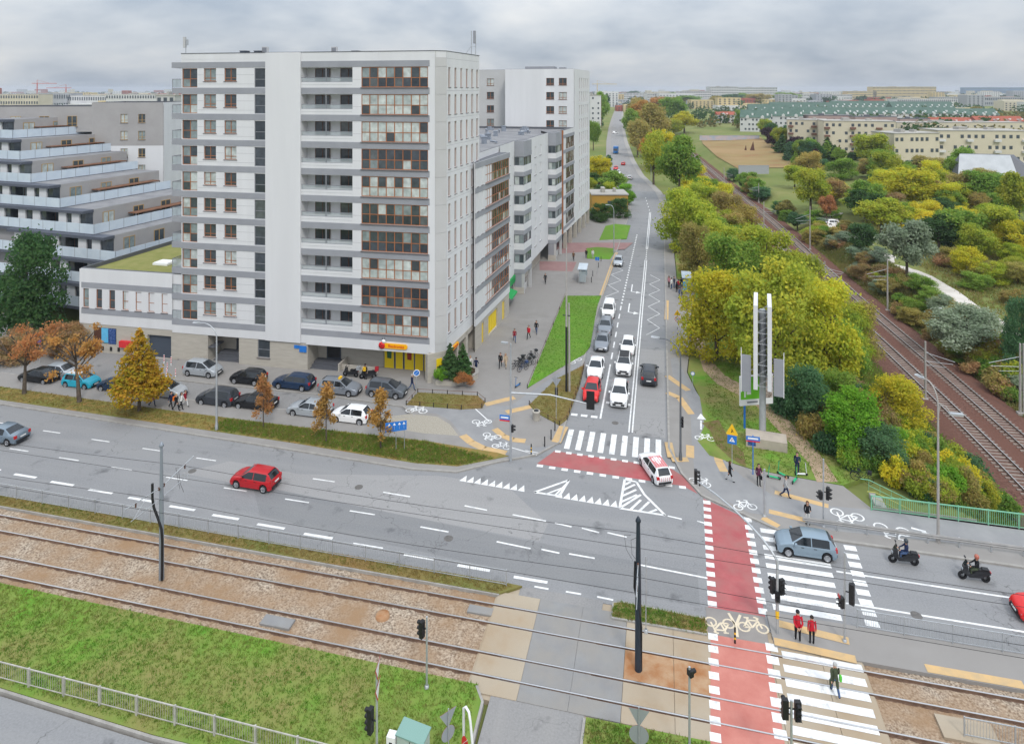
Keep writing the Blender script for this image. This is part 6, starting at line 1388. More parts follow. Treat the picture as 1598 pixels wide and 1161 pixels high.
# ------------------------------------------------------------------ lamps, signals, signs
def lamp(px,py,top,arm,lb,m=M_galv,z=.11,col=None,head=M_galv):
    u,v=P(px,py,z); h=hz(py,top,z); t=emp('street_lamp',(u,v,z),lb,'street lamp')
    pts=[(0,0,-.1),(0,0,h*.45),(0,0,h*.86)]; ax,ay=arm
    for k in range(1,7): a=PI/2*k/6; pts.append((ax*(1-math.cos(a))*.75,ay*(1-math.cos(a))*.75,h*.86+h*.13*math.sin(a)))
    pts.append((ax,ay,h*.985)); rs=[.105,.085,.065]+[.05]*6+[.04]
    MB().tube(pts,rs,8).build('post',m,t); d=Vector((ax,ay,0)).normalized()
    q=MB(); c=Vector((ax,ay,h*.985)); e=c+d*.75; s=Vector((-d.y,d.x,0))*.17
    q.add([c-s*.5,c+s*.5,e+s,e-s,c-s*.4+Vector((0,0,.11)),c+s*.4+Vector((0,0,.11)),e+s*.6+Vector((0,0,.08)),e-s*.6+Vector((0,0,.08))],[(3,2,1,0),(4,5,6,7),(0,1,5,4),(1,2,6,5),(2,3,7,6),(3,0,4,7)]); q.build('lamp_head',head,t)
    MB().lathe([(.16,-.1),(.14,.5),(.11,.7)],8).build('base',m,t); return t
lamp(338,671,505,(-1.9,.1),'curved grey street lamp standing among the parked cars')
lampB=lamp(1062,718,532,(-1.8,.6),'dark street lamp at the right corner of the zebra crossing',mat('lamp_dark',(.12,.13,.14),.5,.4))
t=lamp(1464,846,600,(-.5,1.2),'tall double street lamp on the bridge pavement',M_conc2); h=hz(846,600,.11)
MB().tube([(0,0,h*.8),(.15,0,h*.88),(.45,-.1,h*.87),(.7,-.2,h*.84)],.04,6).build('second_arm',M_conc2,t); MB().box(.6,1.5,-.35,-.05,h*.83-.05,h*.83+.07).build('lamp_head',M_galv,t)
for px,py,top,lb in ((958,395,320,'slim lamp post on the small far lawn'),(985,372,0,None),(1016,290,256,'slim lamp post among the far roadside trees'),(1038,306,290,None),(1072,470,0,None)):
    if lb: lamp(px,py,top,(-.9,.2),lb)
lamp(1090,415,362,(-1.5,.2),'street lamp rising over the right-hand bus stop')
def head3(mb,x,y,z,face,n=3,s=.30):
    "signal head with n lamps, facing angle face"
    hgt=.30*n; ca,sa=math.cos(face),math.sin(face)
    T=lambda a,b,c:(x+a*ca-b*sa,y+a*sa+b*ca,z+c)
    vs=[T(a,b,c) for c in (0,hgt) for a,b in ((-.11,-.14),(.09,-.14),(.09,.14),(-.11,.14))]; mb.add(vs,[(0,3,2,1),(4,5,6,7),(0,1,5,4),(1,2,6,5),(2,3,7,6),(3,0,4,7)])
    for k in range(n):
        zc=.15+.30*k
        p0=[T(.10,.115*math.cos(q),zc+.115*math.sin(q)) for q in np.linspace(-.3,PI+.3,9)]; p1=[T(.28,.105*math.cos(q),zc+.095*math.sin(q)) for q in np.linspace(-.3,PI+.3,9)]
        mb.add(p0+p1,[(i,i+1,10+i,9+i) for i in range(8)])
    return mb
M_rl=mat('red_lens',(.5,.02,.02),.3,.5)
def signalpole(px,py,top,heads,lb,z=.11,m=M_galv,extra=None,r=.06,name='traffic_light'):
    u,v=P(px,py,z); h=hz(py,top,z); t=emp(name,(u,v,z),lb,'traffic light'); mb=MB(); pole(mb,h,r,r*.9); mb.build('post',m,t); MB().lathe([(.13,-.1),(.12,.12),(.07,.16)],8).build('base',m,t)
    for (hy,dx,dy,face,n) in heads:
        zz=hz(py,hy,z); q=MB(); head3(q,dx,dy,zz-.17*n,face,n); o=q.build('signal_head',M_blk,t); MB().bar((0,0,zz),(dx,dy,zz),.05).build('bracket',M_blk,t)
    return t
signalpole(1318,1001,862,[(922,.38,-.05,R(60),4),(936,-.2,-.15,R(-160),2)],'traffic light with red pedestrian lens at the right end of the zebra',z=.10)
MB().box(-.01,.01,-.1,.1,-.1,.1).build('red_lens',M_rl,bpy.data.objects['traffic_light'],(-.36,-.21,hz(1001,930,.1)+.12),R(20)) 
signalpole(1285,822,716,[(767,.3,-.05,R(-30),3),(772,-.22,0,R(190),2)],'traffic light with two heads beside the waiting woman in white trousers')
signalpole(1235,1236,1092,[(1105,.28,0,R(-80),3),(1105,-.28,0,R(100),3)],'traffic light with two black heads at the bottom of the tram crossing',z=.04)
signalpole(666,1073,962,[(981,-.28,0,R(160),3)],'single traffic light on the lawn edge beside the tram tracks',z=.10)
signalpole(588,1205,1042,[(1125,-.35,.05,R(170),4)],'traffic light with give way sign on the lawn left of the green cabinet',z=.10)
signalpole(1193,806,732,[],'plain grey post on the pavement corner beside the tactile strip',r=.08,name='post')['category']='post'
signalpole(1076,1195,1040,[(1048,.05,0,R(40),1)],'thin post with a small signal at the bottom verge',z=.10)
signalpole(1008,985,868,[],'thin tram sign post on the small median verge',r=.03,name='post',z=.1)['category']='post'
q=MB(); head3(q,.12,.1,hz(718,660,.11)-.4,R(-90),3); q.build('signal_head',M_blk,lampB)
# mast with arm over the side street
u,v=P(797,719,.11); h=hz(719,536,.11); t=emp('signal_mast',(u,v,.11),'tall grey mast whose long arm carries a black signal over the queue','signal mast')
MB().tube([(0,0,-.1),(0,0,4),(0,0,h)],[.12,.10,.07],9).build('post',M_galv,t); za=hz(719,613,.11); e_=Vector(P(920,627,za-.1))-Vector((u,v))
ex,ey=6.9,1.0
MB().tube([(0,0,za),(ex*.5,ey*.5,za-.05),(ex,ey,za-.75)],[.085,.07,.05],8).build('arm',M_galv,t); q=MB(); head3(q,ex,ey+.1,za-1.0,R(90),3); q.box(ex-.35,ex+.35,ey-.12,ey-.1,za-1.15,za+.45); q.build('signal_head',M_blk,t)
q=MB(); head3(q,.15,0,hz(719,668,.11)-.3,R(20),2); q.build('signal_head',M_blk,t); MB().box(-1.0,-.1,-.02,.02,3.55,3.95).build('street_sign',M_blue,t); MB().box(-1.0,-.1,-.025,.025,3.42,3.55).build('street_sign_strip',M_sred,t); MB().box(-.9,-.2,-.03,-.02,3.68,3.82).build('street_sign_text',M_white,t); MB().box(-.5,.1,-.12,.12,h-.05,h+.08).build('lamp_head',M_galv,t,(-.35,0,0))
# curved mast over the main road
u,v=P(1213,987,.10); t=emp('signal_mast',(u,v,.1),'curved grey mast with arm over the main road and two heads at the tram refuge','signal mast')
pts=[(0,0,-.1),(0,0,2.5),(0,0,4.3)]+[(-4.6*k**1.4*.98,4.4*k**1.4*.98,4.3+1.75*math.sin(k*PI/2)) for k in (.15,.3,.45,.6,.8,1.)]
MB().tube(pts,[.10,.09,.08,.075,.07,.065,.06,.05,.05],8).build('post',M_galv,t); q=MB(); head3(q,-4.5,4.3,5.85,R(0),3); q.build('signal_head',M_blk,t)
q=MB(); head3(q,.26,0,2.35,R(-60),3); q.build('signal_head',M_blk,t); q=MB(); head3(q,-.26,0,2.35,R(120),3); q.build('signal_head',M_blk,t); q=MB(); head3(q,0,-.1,1.95,R(-90),2); q.build('signal_head',M_blk,t); MB().lathe([(.105,.9),(.105,1.35)],8).build('yellow_band',M_syel,t)
# masts of the tram line with their wires
def trammast(px,py,top,m,lb,dark):
    u,v=P(px,py,0); h=hz(py,top); t=emp('tram_mast',(u,v,0),lb,'mast'); MB().tube([(0,0,-.2),(0,0,h*.55),(0,0,h)],[.17,.14,.08] if not dark else [.20,.17,.11],10).build('post',m,t); MB().lathe([(.001,h+.25),(.05,h+.22),(.14,h+.05),(.16,h-.05),(.1,h-.1)],10).build('finial',m,t)
    for s in (1,-1):
        MB().tube([(0,0,6.1),(0,s*3.1,6.5)],.03,6).tube([(0,0,5.4),(0,s*2.6,5.45)],.022,5).tube([(0,s*1.2,6.25),(0,s*2.4,5.45)],.015,4).build('bracket',M_galv,t)
        MB().tube([(0,s*.25,6.2),(0,s*.2,6.0)],.06,6).tube([(0,s*2.2,6.4),(0,s*2.2,6.1)],.05,6).build('insulator',mat('insulator',(.10,.045,.03),.4,.4),t)
    MB().tube([(-.18,.05,h*.72),(-.22,0,h*.55),(.05,-.12,h*.42),(.18,-.1,h*.30),(.17,0,0)] if dark else [(-.62,-.1,6.3),(-.62,-.1,5.3),(-.5,-.1,4.7),(-.1,-.15,4.0),(.14,-.16,3.4),(.2,-.15,2.6),(.17,-.15,0)],.055 if dark else .085,7).build('cable_duct',M_blk,t)
    MB().tube([(-.5,2.2,6.1),(-.9,2.4,5.9),(-.8,2.5,5.0),(-.4,2.2,4.6)],.012,4).tube([(-.2,2.0,6.1),(-.5,2.2,5.8),(-.45,2.3,4.9),(0,2.1,4.5)],.012,4).build('feeder_cable',M_blk,t)
    return t
trammast(252,902,695,mat('mast_grey',(.26,.29,.33),.5,.4,metal=.3),'grey tram mast with cantilever arms in the ballast on the left',False)
trammast(996,1046,812,mat('mast_navy',(.02,.03,.045),.5,.4),'dark navy tram mast on the rusty concrete beside the cycle crossing',True)
for v,z,lb in ((39.5,5.5,'contact wire over the tram track nearer the main road'),(39.5,6.4,'carrier wire over the tram track nearer the main road'),(35.95,5.5,'contact wire over the tram track nearer the lawn'),(35.95,6.4,'carrier wire over the tram track nearer the lawn')):
    mb=MB(); pts=[(x,v,z-(.0 if z<6 else .30*math.sin(PI*((x+32.7)%31.4)/31.4))) for x in np.arange(-96,60,3.14)]; mb.tube(pts,.014,4,cap=False); mb.build('overhead_wire',M_blk,label=lb,cat='wire')
# tall utility pole in the dry verge, sign backs, posts
u,v=P(884,611,.16); t=emp('utility_pole',(u,v,.16),'tall thin utility pole, dark below, standing in the dry verge','pole'); MB().tube([(0,0,-.2),(0,0,7)],[.13,.12],8).build('lower_pole',M_dark,t); MB().tube([(0,0,7),(0,0,15.6)],[.11,.06],8).build('upper_pole',M_conc2,t); MB().tube([(.3,.15,-.2),(.25,.1,9.5)],[.13,.09],8).build('second_pole',M_conc2,t); MB().bar((-.4,0,8.2),(.4,0,8.2),.08).build('crossarm',M_dark,t)
def disc(mb,y,z,r,x=0,n=20,mi=0): return mb.add([(x+r*math.cos(a),y,z+r*math.sin(a)) for a in np.linspace(0,2*PI,n+1)[:-1]],[tuple(range(n))],mi)
def sign(px,py,ht,lb,plates,z=.11,rz=0,post=M_galv,r=.03):
    u,v=P(px,py,z); t=emp('road_sign',(u,v,z),lb,'road sign',rz); mb=MB(); pole(mb,ht,r,n=6); mb.build('post',post,t)
    for nm,zc,kind in plates: kind(t,nm,zc)
    return t
def plate_round(rim,face,slash=None,txt=None,r=.32):
    def f(t,nm,zc):
        o=MB(); disc(o,-.05,zc,r); o.build('plate_rim',rim,t); o=MB(); disc(o,-.056,zc,r*.80); o.build(nm,face,t); o=MB(); o.add([(r*math.cos(a),-.04,zc+r*math.sin(a)) for a in np.linspace(0,2*PI,21)[:-1]],[tuple(range(20))[::-1]]); o.build('plate_back',M_back,t)
        if slash:
            for s in slash: MB().bar((-r*.55,-.062,zc+s*r*.55),(r*.55,-.062,zc-s*r*.55),.07,.01).build('slash',rim if rim!=M_blue else M_sred,t)
        if txt: text(txt,'number',.36,t,(0,-.062,zc),(PI/2,0,0),M_blk,.002)
    return f
def plate_rect(w,h,face,deco=None,back=M_back):
    def f(t,nm,zc):
        MB().box(-w/2,w/2,-.055,-.04,zc-h/2,zc+h/2).build(nm,face,t); MB().box(-w/2,w/2,-.039,-.034,zc-h/2,zc+h/2).build('plate_back',back,t)
        if deco: deco(t,zc)
    return f
def plate_tri(rim,face,down=False,s=.46,back=False):
    def f(t,nm,zc):
        k=-1 if down else 1
        for q,m_,y in ((s,rim,-.05),(s*.78,face,-.056)):
            o=MB(); o.add([(-q,y,zc-k*q*.55),(q,y,zc-k*q*.55),(0,y,zc+k*q*1.15)],[(0,1,2) if not down else (2,1,0)]); o.build(nm,m_,t)
        MB().add([(-s,-.04,zc-k*s*.55),(s,-.04,zc-k*s*.55),(0,-.04,zc+k*s*1.15)],[(2,1,0) if not down else (0,1,2)]).build('plate_back',M_back,t)
    return f
def ped(t,zc):
    MB().add([(-.24,-.062,zc-.18),(.24,-.062,zc-.18),(0,-.062,zc+.22)],[(0,1,2)]).build('white_triangle',M_white,t); MB().tube([(-.04,-.066,zc-.1),(.02,-.066,zc+.06)],.025,5).build('figure',M_blk,t)
def warn(t,zc): MB().tube([(-.06,-.066,zc-.14),(.02,-.066,zc+.02),(-.02,-.066,zc+.14)],.03,5).bar((.02,-.066,zc+.02),(.12,-.066,zc-.1),.04,.01).build('symbol',M_blk,t)
sign(650,616,2.6,'round blue sign with a red slash beside the small fenced verge',[('plate',2.35,plate_round(M_white,M_blue,(-1,),r=.36))],rz=R(25))
sign(62,566,2.8,'round blue and red no-stopping sign before the big green tree',[('plate',2.5,plate_round(M_sred,M_blue,(1,-1)))],z=.0)
t=sign(618,703,2.3,'wide blue lane sign with white arrows beside the planted strip',[('plate',2.2,plate_rect(1.9,.85,M_blue))],z=.14,rz=R(28)); pole(MB(),1,.03)
MB().tube([(.75,.0,-.1),(.75,0,2.2)],.03,6).build('post',M_galv,t)
for k,x in enumerate((-.6,-.15,.3,.7)): MB().bar((x,-.063,1.95),(x+(.0 if k else -.1),-.063,2.35),.09,.01).add([(x-.13,-.064,2.32),(x+.13,-.064,2.32),(x,-.064,2.55)],[(0,1,2)]).build('arrow',M_white,t)
t=sign(1057,524,3.2,'yellow warning sign above a round 30 speed limit sign on a black and white post',[('plate',2.95,plate_tri(M_syel,M_syel,s=.45)),('speed_plate',2.2,plate_round(M_sred,M_white,txt='30',r=.34))],post=M_dark); warn(t,3.0)
for zc in (.4,1.2): MB().lathe([(.035,zc),(.035,zc+.4)],7).build('white_band',M_white,t)
sign(1078,553,2.5,'round no-stopping sign beside the trodden path by the golden tree',[('plate',2.2,plate_round(M_sred,M_blue,(1,-1),r=.30))]); sign(1081,614,2.3,'small round blue sign on the verge',[('plate',2.15,plate_round(M_blue,M_white,r=.22))])
t=sign(1153,737,3.0,'orange warning sign above a blue pedestrian crossing sign near the scooters',[('plate',2.75,plate_rect(.75,.75,M_blue,ped))],rz=R(-8)); t.location.x-=.55; MB().add([(-.5,-.05,3.2),(.5,-.05,3.2),(0,-.05,4.1)],[(0,1,2)]).build('warning_plate',M_syel,t); warn(t,3.5); MB().box(-.42,.42,-.05,-.04,3.12,3.2).build('yellow_strip',M_syel,t)
t=sign(1175,740,3.3,'blue street name sign on a blue post beside the concrete block',[('plate',3.05,plate_rect(1.1,.36,M_blue))],post=M_blue,r=.045); MB().box(-.55,.55,-.056,-.045,2.76,2.87).build('red_strip',M_sred,t); MB().box(-.42,.42,-.062,-.056,2.98,3.12).build('white_lettering',M_white,t)
t=sign(868,655,4.2,'grey back of a give way sign with small signal in the dry verge',[],z=.16,rz=PI); plate_tri(M_sred,M_white,True,.5)(t,'plate',3.8); q=MB(); head3(q,0,-.1,2.2,R(-90),3); q.build('signal_head',M_blk,t)
t=sign(997,1215,3.4,'grey backs of a give way and a round sign at the bottom verge',[],z=.1,rz=PI); plate_tri(M_sred,M_white,True,.5)(t,'plate',3.0); plate_round(M_sred,M_white,r=.46)(t,'round_plate',2.05)
t=sign(700,1225,3.6,'grey backs of a triangular and a round sign beside the turning lane',[],z=.1,rz=PI+R(50)); plate_tri(M_sred,M_white,True,.46)(t,'plate',3.2); plate_round(M_sred,M_white,r=.36)(t,'round_plate',2.4)
t=sign(588,1206,0.1,'grey triangular sign backs seen edge-on above the left traffic light',[],z=.1,rz=R(100)); plate_tri(M_sred,M_white,True,.5)(t,'plate',5.0); plate_tri(M_sred,M_white,True,.5)(t,'plate',4.0)
u,v=P(735,1225,.1); t=emp('road_sign',(u,v,.1),'red and white striped oval marker on a bent white pole by the turning lane','road sign',R(-30)); MB().tube([(.35,0,-.1),(.1,0,2.0),(-.05,0,3.0),(-.15,0,3.35),(-.35,0,3.45),(-.5,0,3.3),(-.5,0,-.1)],.06,8).build('bent_pole',M_white,t)
o=MB(); o.add([(-.3+.24*math.cos(a),-.1,1.75+.42*math.sin(a)) for a in np.linspace(0,2*PI,21)[:-1]],[tuple(range(20))]); o.build('plate',M_sred,t)
for k in (-1,1): MB().bar((-.44,-.108,1.58+k*.16),(-.16,-.108,1.92+k*.16),.10,.01).build('white_stripe',M_white,t)
# green cabinet
u,v=P(645,1190,.1); t=emp('utility_cabinet',(u,v,.1),'large pale green utility cabinet with teal roof on the lawn','cabinet',R(-8),scale=.82); M_cab=mat('cabinet_green',(.42,.50,.46),.6,.3,(.36,.44,.40),2,4,obj=True); MB().box(-.85,.85,-.45,.45,-.1,1.75).build('body',M_cab,t); MB().add([(-.92,-.52,1.75),(.92,-.52,1.75),(.92,.52,1.9),(-.92,.52,1.9),(-.92,-.52,1.83),(.92,-.52,1.83),(.92,.52,1.98),(-.92,.52,1.98)],[(0,1,5,4),(1,2,6,5),(2,3,7,6),(3,0,4,7),(4,5,6,7)]).build('roof',mat('cabinet_teal',(.20,.34,.30),.6,.3),t); MB().box(-.02,.02,-.465,-.45,.1,1.65).box(-.8,-.05,-.46,-.45,.1,.13).build('door_gap',M_dark,t)
u,v=P(612,1188,.1); t=emp('meter_box',(u,v,.1),'small white meter box left of the green cabinet','cabinet'); MB().box(-.22,.22,-.2,.2,-.1,1.35).build('body',M_white,t); MB().box(.22,.5,-.18,.18,-.1,.7).build('side_box',M_white,t); MB().box(-.08,.08,-.21,-.2,.95,1.12).build('window',M_blk,t)
# ------------------------------------------------------------------ fences and rails
def fence(A,B,n,h,lb,z=.1,bars=12,m=M_galv,pm=None,pw=.06,cat='fence',top=.045,rail2=True,bw=.014,name='fence'):
    A=Vector(A); B=Vector(B); d=(B-A); L_=d.length/n; t=emp(name,(A.x,A.y,z),lb,cat,math.atan2(d.y,d.x))
    pmesh=MB().box(-pw/2,pw/2,-pw/2,pw/2,-.1,h+.03).mesh('post'); q=MB(); q.box(pw/2,L_-pw/2,-top/2,top/2,h-top,h)
    if rail2: q.box(pw/2,L_-pw/2,-.015,.015,.10,.14)
    for k in range(1,bars): x=L_*k/bars; q.box(x-bw/2,x+bw/2,-bw/2,bw/2,.14,h-top)
    pan=q.mesh('panel')
    for i in range(n+1): ob('post',pmesh,t,(i*L_,0,0),mat=pm or m)
    for i in range(n): ob('panel',pan,t,(i*L_,0,0),mat=m)
    return t
fence((-80,42.05),(-9.9,41.75),28,1.05,'long galvanised barrier fence between main road and tram tracks',z=.13,bars=16,bw=.012)
fence((11.6,43.3),(29.6,43.3),7,1.1,'galvanised barrier fence right of the tram refuge',z=.10,bars=20,bw=.014)
fence(P(1505,1149),(P(1505,1149)[0]+9,P(1505,1149)[1]),4,1.0,'galvanised fence beside the rails at lower right',z=0,bars=16)
M_fw=mat('fence_pale',(.47,.45,.41),.6,.3,(.36,.35,.31),3,4)
fence((-72,30.1),(-36,28.95),16,1.0,'pale barred fence along the near lawn, far section',z=.1,bars=16,m=M_fw,pw=.10,top=.05,bw=.012); fence((-36,28.95),(-15,28.8),9,1.0,'pale barred fence along the near lawn above the road',z=.1,bars=16,m=M_fw,pw=.10,top=.05,bw=.012)
t=emp('guard_rail',(10.7,52.45,.11),'galvanised crash barrier between pavement and main road on the right','guard rail'); gp=MB().box(-.05,.05,-.04,.04,-.1,.72).mesh('post')
for i in range(26): ob('post',gp,t,(i*2.,0,0),mat=M_galv)
MB().add([(x,y,z) for x in (-.4,50) for y,z in ((-.07,.42),(-.12,.50),(-.07,.57),(-.12,.64),(-.07,.74),(-.05,.74),(-.05,.42))],[(i,7+i,7+(i+1)%7,(i+1)%7) for i in range(7)]).build('beam',mat('barrier_steel',(.26,.26,.255),.6,.4,(.33,.32,.31),1.5,4),t)
M_gf=mat('railing_green',(.16,.42,.27),.5,.4,(.22,.5,.33),2,4)
fence((15.9,55.6),(57.9,56.0),21,1.15,'green metal railing along the bridge pavement',z=.11,bars=15,m=M_gf,pw=.08,top=.07,bw=.022,name='railing',cat='railing')
MB().box(15.9,60,-.15,.15,-5.5,.11).build('abutment_wall',M_conc2,None,(0,55.75,0),kind='structure')
# stairs down the slope
t=emp('stairs',(16.4,57.2,.1),'concrete stairs with yellow-green handrails descending behind the green railing','stairs')
for k in range(16): MB().box(k*.42,k*.42+.44,-.8,.8,-.5-k*.17,-k*.17).build('step',M_conc2,t)
M_yg=mat('handrail_yellow',(.45,.42,.10),.5,.4)
for y in (-.85,.85):
    MB().tube([(-.6,y,1.0),(0,y,1.0),(6.7,y,-1.7),(8,y,-1.7)],.03,6).tube([(0,y,.55),(6.7,y,-2.15)],.022,6).build('handrail',M_yg if y<0 else M_gf,t)
    for k in range(9): MB().tube([(k*.83,y,-k*.34-.1),(k*.83,y,1.0-k*.34)],.018,5).build('baluster',M_gf,t)
MB().box(-.2,7,-.95,-.9,-3.2,-.05).build('side_wall',M_conc2,t)
def lowfence(poly,lb,z,step=1.35):
    t=emp('low_fence',(poly[0][0],poly[0][1],z),lb,'low fence'); L0=Vector((poly[0][0],poly[0][1])); pm=cached('lfp',lambda:MB().box(-.035,.035,-.035,.035,-.1,.42).mesh('post'))
    for a,b in zip(poly,poly[1:]):
        a=Vector(a)-L0;b=Vector(b)-L0; n=max(1,round((b-a).length/step))
        for k in range(n): q=a+(b-a)*(k/n); ob('post',pm,t,(q.x,q.y,0),mat=M_blk)
        MB().tube([(a.x,a.y,.36),(b.x,b.y,.36)],.022,5).build('rail',mat('low_rail',(.16,.07,.04),.7,.3),t)
lowfence(lawn3+[lawn3[0]],'low black-post fence round the small corner verge',.16,1.6); lowfence([lawn2[i] for i in (6,5,4)],'low black-post fence along the dry verge by the litter bin',.16); lowfence([lawn2[4],lawn2[3],lawn2[2],lawn2[1]],'low black-post fence along the dry verge beside the queue',.16); lowfence([lawn1[0],lawn1[1]],'low brown rail along the long green lawn',.16,6)
def bollard(px,py,kind,lb,group,z=.11,h=.95):
    u,v=P(px,py,z); t=emp('bollard',(u,v,z),lb,'bollard',0,group); base=M_blk if kind!='red' else M_white; MB().lathe([(.055,-.1),(.055,h-.05),(.03,h),(.001,h)],9).build('post',base,t)
    if kind!='black':
        for zc in (.25,.55,.8)[:3 if kind=='red' else 2]: MB().lathe([(.058,zc*h),(.058,zc*h+.12)],9).build('band',M_sred if kind=='red' else M_syel,t)
for px,py in ((850,697),(860,686),(866,672)): bollard(px,py,'black','slim black bollard at the zebra','black bollards at the zebra')
bollard(829,709,'yellow','black and yellow bollard where the cycle path meets the road',None); bollard(1147,1003,'yellow','black and yellow bollard between the painted bicycles',None,z=.05); bollard(1092,758,'black','black bollard beside the right corner kerb',None)
for px,py in ((267,569),(261,578),(260,588),(274,588),(256,566)): bollard(px,py,'red','red-white bollard beside the garage gate','red and white bollards')
for px,py in ((925,431),(923,441),(938,408),(934,418)): bollard(px,py,'black','dark bollard beside the plaza bus shelter','bus shelter bollards')
u,v=P(837,655,.11); t=emp('litter_bin',(u,v,.11),'round grey stone litter bin beside the dry verge','litter bin'); MB().lathe([(.33,-.05),(.36,.1),(.36,.75),(.40,.8),(.38,.9),(.24,.9),(.24,.6)],14).build('body',M_stone,t); MB().lathe([(.24,.65),(.24,.93),(.001,.93)],12).build('liner',M_dark,t)
# planter at the tower corner
pp=PP([(664,590),(672,580),(690,575),(715,574),(735,578),(746,583),(746,590),(735,598),(710,603),(680,601)],.11); cx_=sum(p[0] for p in pp)/len(pp); cy_=sum(p[1] for p in pp)/len(pp)
t=emp('planter',(cx_,cy_,.11),'long curved stone planter at the tower corner','planter'); loc_=[(x-cx_,y-cy_) for x,y in pp]; MB().slab(loc_,-.1,.62).build('wall',M_stone,t); MB().slab([(x*.88,y*.8) for x,y in loc_],.6,.66).build('soil',mat('soil',(.06,.04,.025),.95,.1),t); MB().slab([(x*1.02,y*1.02) for x,y in loc_],.58,.64).build('coping',M_kerb,t)
for px,py,w,h,k,c_,lb in ((702,588,42,56,'conifer','dark','bushy dark conifer in the planter, left of two'),(722,584,36,52,'conifer','dark','bushy dark conifer in the planter, right of two'),(688,592,26,22,'bush','bright','small bright green shrub at the left end of the planter'),(724,597,34,16,'bush','brown','low rust-coloured shrub in the planter')): tpx(k,px,py,w,h,c_,lb,z=.7)
# bus shelters
def shelter(u,v,rz,lb):
    t=emp('bus_shelter',(u,v,.11),lb,'bus shelter',rz); MB().box(-2.0,2.0,-.75,.8,2.35,2.47).build('roof',M_frost,t)
    for x in (-1.9,1.9): MB().box(x-.04,x+.04,.55,.63,-.1,2.35).build('post',M_galv,t); MB().box(x-.02,x+.02,-.6,.5,.3,2.1).build('end_glass',M_clear,t)
    MB().box(-1.85,1.85,.57,.60,.3,2.2).build('back_glass',M_clear,t); MB().box(-1.2,1.2,.15,.5,.42,.48).build('bench',M_band,t); MB().box(1.93,2.0,-.55,.45,.5,2.0).build('poster',M_pal,t)
shelter(*P(910,438,.11),R(93),'white-roofed glass bus shelter on the plaza'); shelter(*P(1071,452,.11),R(-90),'bus shelter half under the trees on the right pavement')
t=emp('bus_stop_sign',(*P(932,428,.11),.11),'blue bus stop sign post beside the plaza shelter','road sign'); MB().tube([(0,0,-.1),(0,0,3)],.035,6).build('post',M_galv,t); MB().box(-.35,.35,-.02,.02,2.4,3.0).build('plate',M_blue,t)
for px,py,lb in ((985,372,None),):
    pass
# billboard and its block
u,v=P(1190,684,.12); t=emp('billboard',(u,v,.12),'tall steel billboard with two white edge-on panels above a grey column','billboard',R(-8)); hb=hz(684,470,.12)
MB().tube([(0,0,-.1),(0,0,hb*.94)],[.32,.26],14).build('column',M_galv,t); MB().lathe([(.55,-.1),(.55,.12),(.36,.2)],14).build('flange',M_galv,t)
for x in (-.60,.60):
    MB().box(x-.18,x+.18,-1.6,2.6,hb*.40,hb).build('panel',M_wall,t); MB().box(x-(.195 if x<0 else -.18),x-(.18 if x<0 else -.195),-1.5,2.5,hb*.42,hb*.98).build('poster',mat('poster_red',(.45,.05,.06),.5,.3,(.6,.6,.58),1.2,3),t)
MB().box(-.38,.38,1.4,1.5,hb*.40,hb*.9).build('inner_frame',M_band,t)
for z_ in np.linspace(hb*.42,hb*.95,8): MB().bar((-.5,-1.3,z_),(.5,-1.3,z_),.06).bar((-.5,-1.3,z_),(.5,-1.3,z_+.7),.04).build('brace',M_galv,t)
for x in (-1.85,.95):
    MB().box(x,x+.85,-1.3,-1.22,hb*.365,hb*.63).build('lamp_board',M_band,t); MB().bar((x if x<0 else x+.85,-1.3,hb*.36),(x if x<0 else x+.85,-1.3,hb*.68),.06).build('board_edge',M_white,t); MB().bar((x+.4,-1.2,hb*.5),(x*.3,.2,hb*.5),.06).build('stay',M_galv,t)
u,v=P(1162,668,.12); t=emp('advertising_board',(u,v,.12),'sloping green advertising board on a blue post left of the tall billboard','billboard',R(22)); MB().tube([(0,0,-.1),(0,0,4.2)],.10,8).build('post',M_blue,t); MB().box(-.5,2.9,-.1,.1,2.2,5.0).build('board',M_white,t); MB().box(-.45,1.6,-.115,-.1,2.8,4.95).build('green_poster',mat('poster_green',(.17,.55,.03),.5,.3),t); MB().box(1.6,2.85,-.115,-.1,2.8,4.95).build('photo_poster',mat('poster_photo',(.12,.08,.06),.5,.3,(.55,.48,.42),3,4),t); MB().box(-.1,.05,-.12,-.115,3.0,3.6).box(.15,.6,-.12,-.115,3.25,3.5).build('poster_mark',M_white,t); MB().box(.2,1.3,-.105,-.1,2.42,2.58).build('strip_mark',M_fgrey,t)
u,v=P(1196,700,.12); t=emp('concrete_block',(u,v,.12),'big concrete foundation block with faint graffiti under the billboard','concrete block',R(-6)); MB().box(-1.75,1.75,-.2,1.5,-.1,.85).build('block',mat('block_concrete',(.46,.40,.33),.9,.2,(.38,.33,.28),1,5,obj=True),t); MB().box(-1.6,-.9,-.206,-.2,.15,.7).build('graffiti',M_pdb,t)
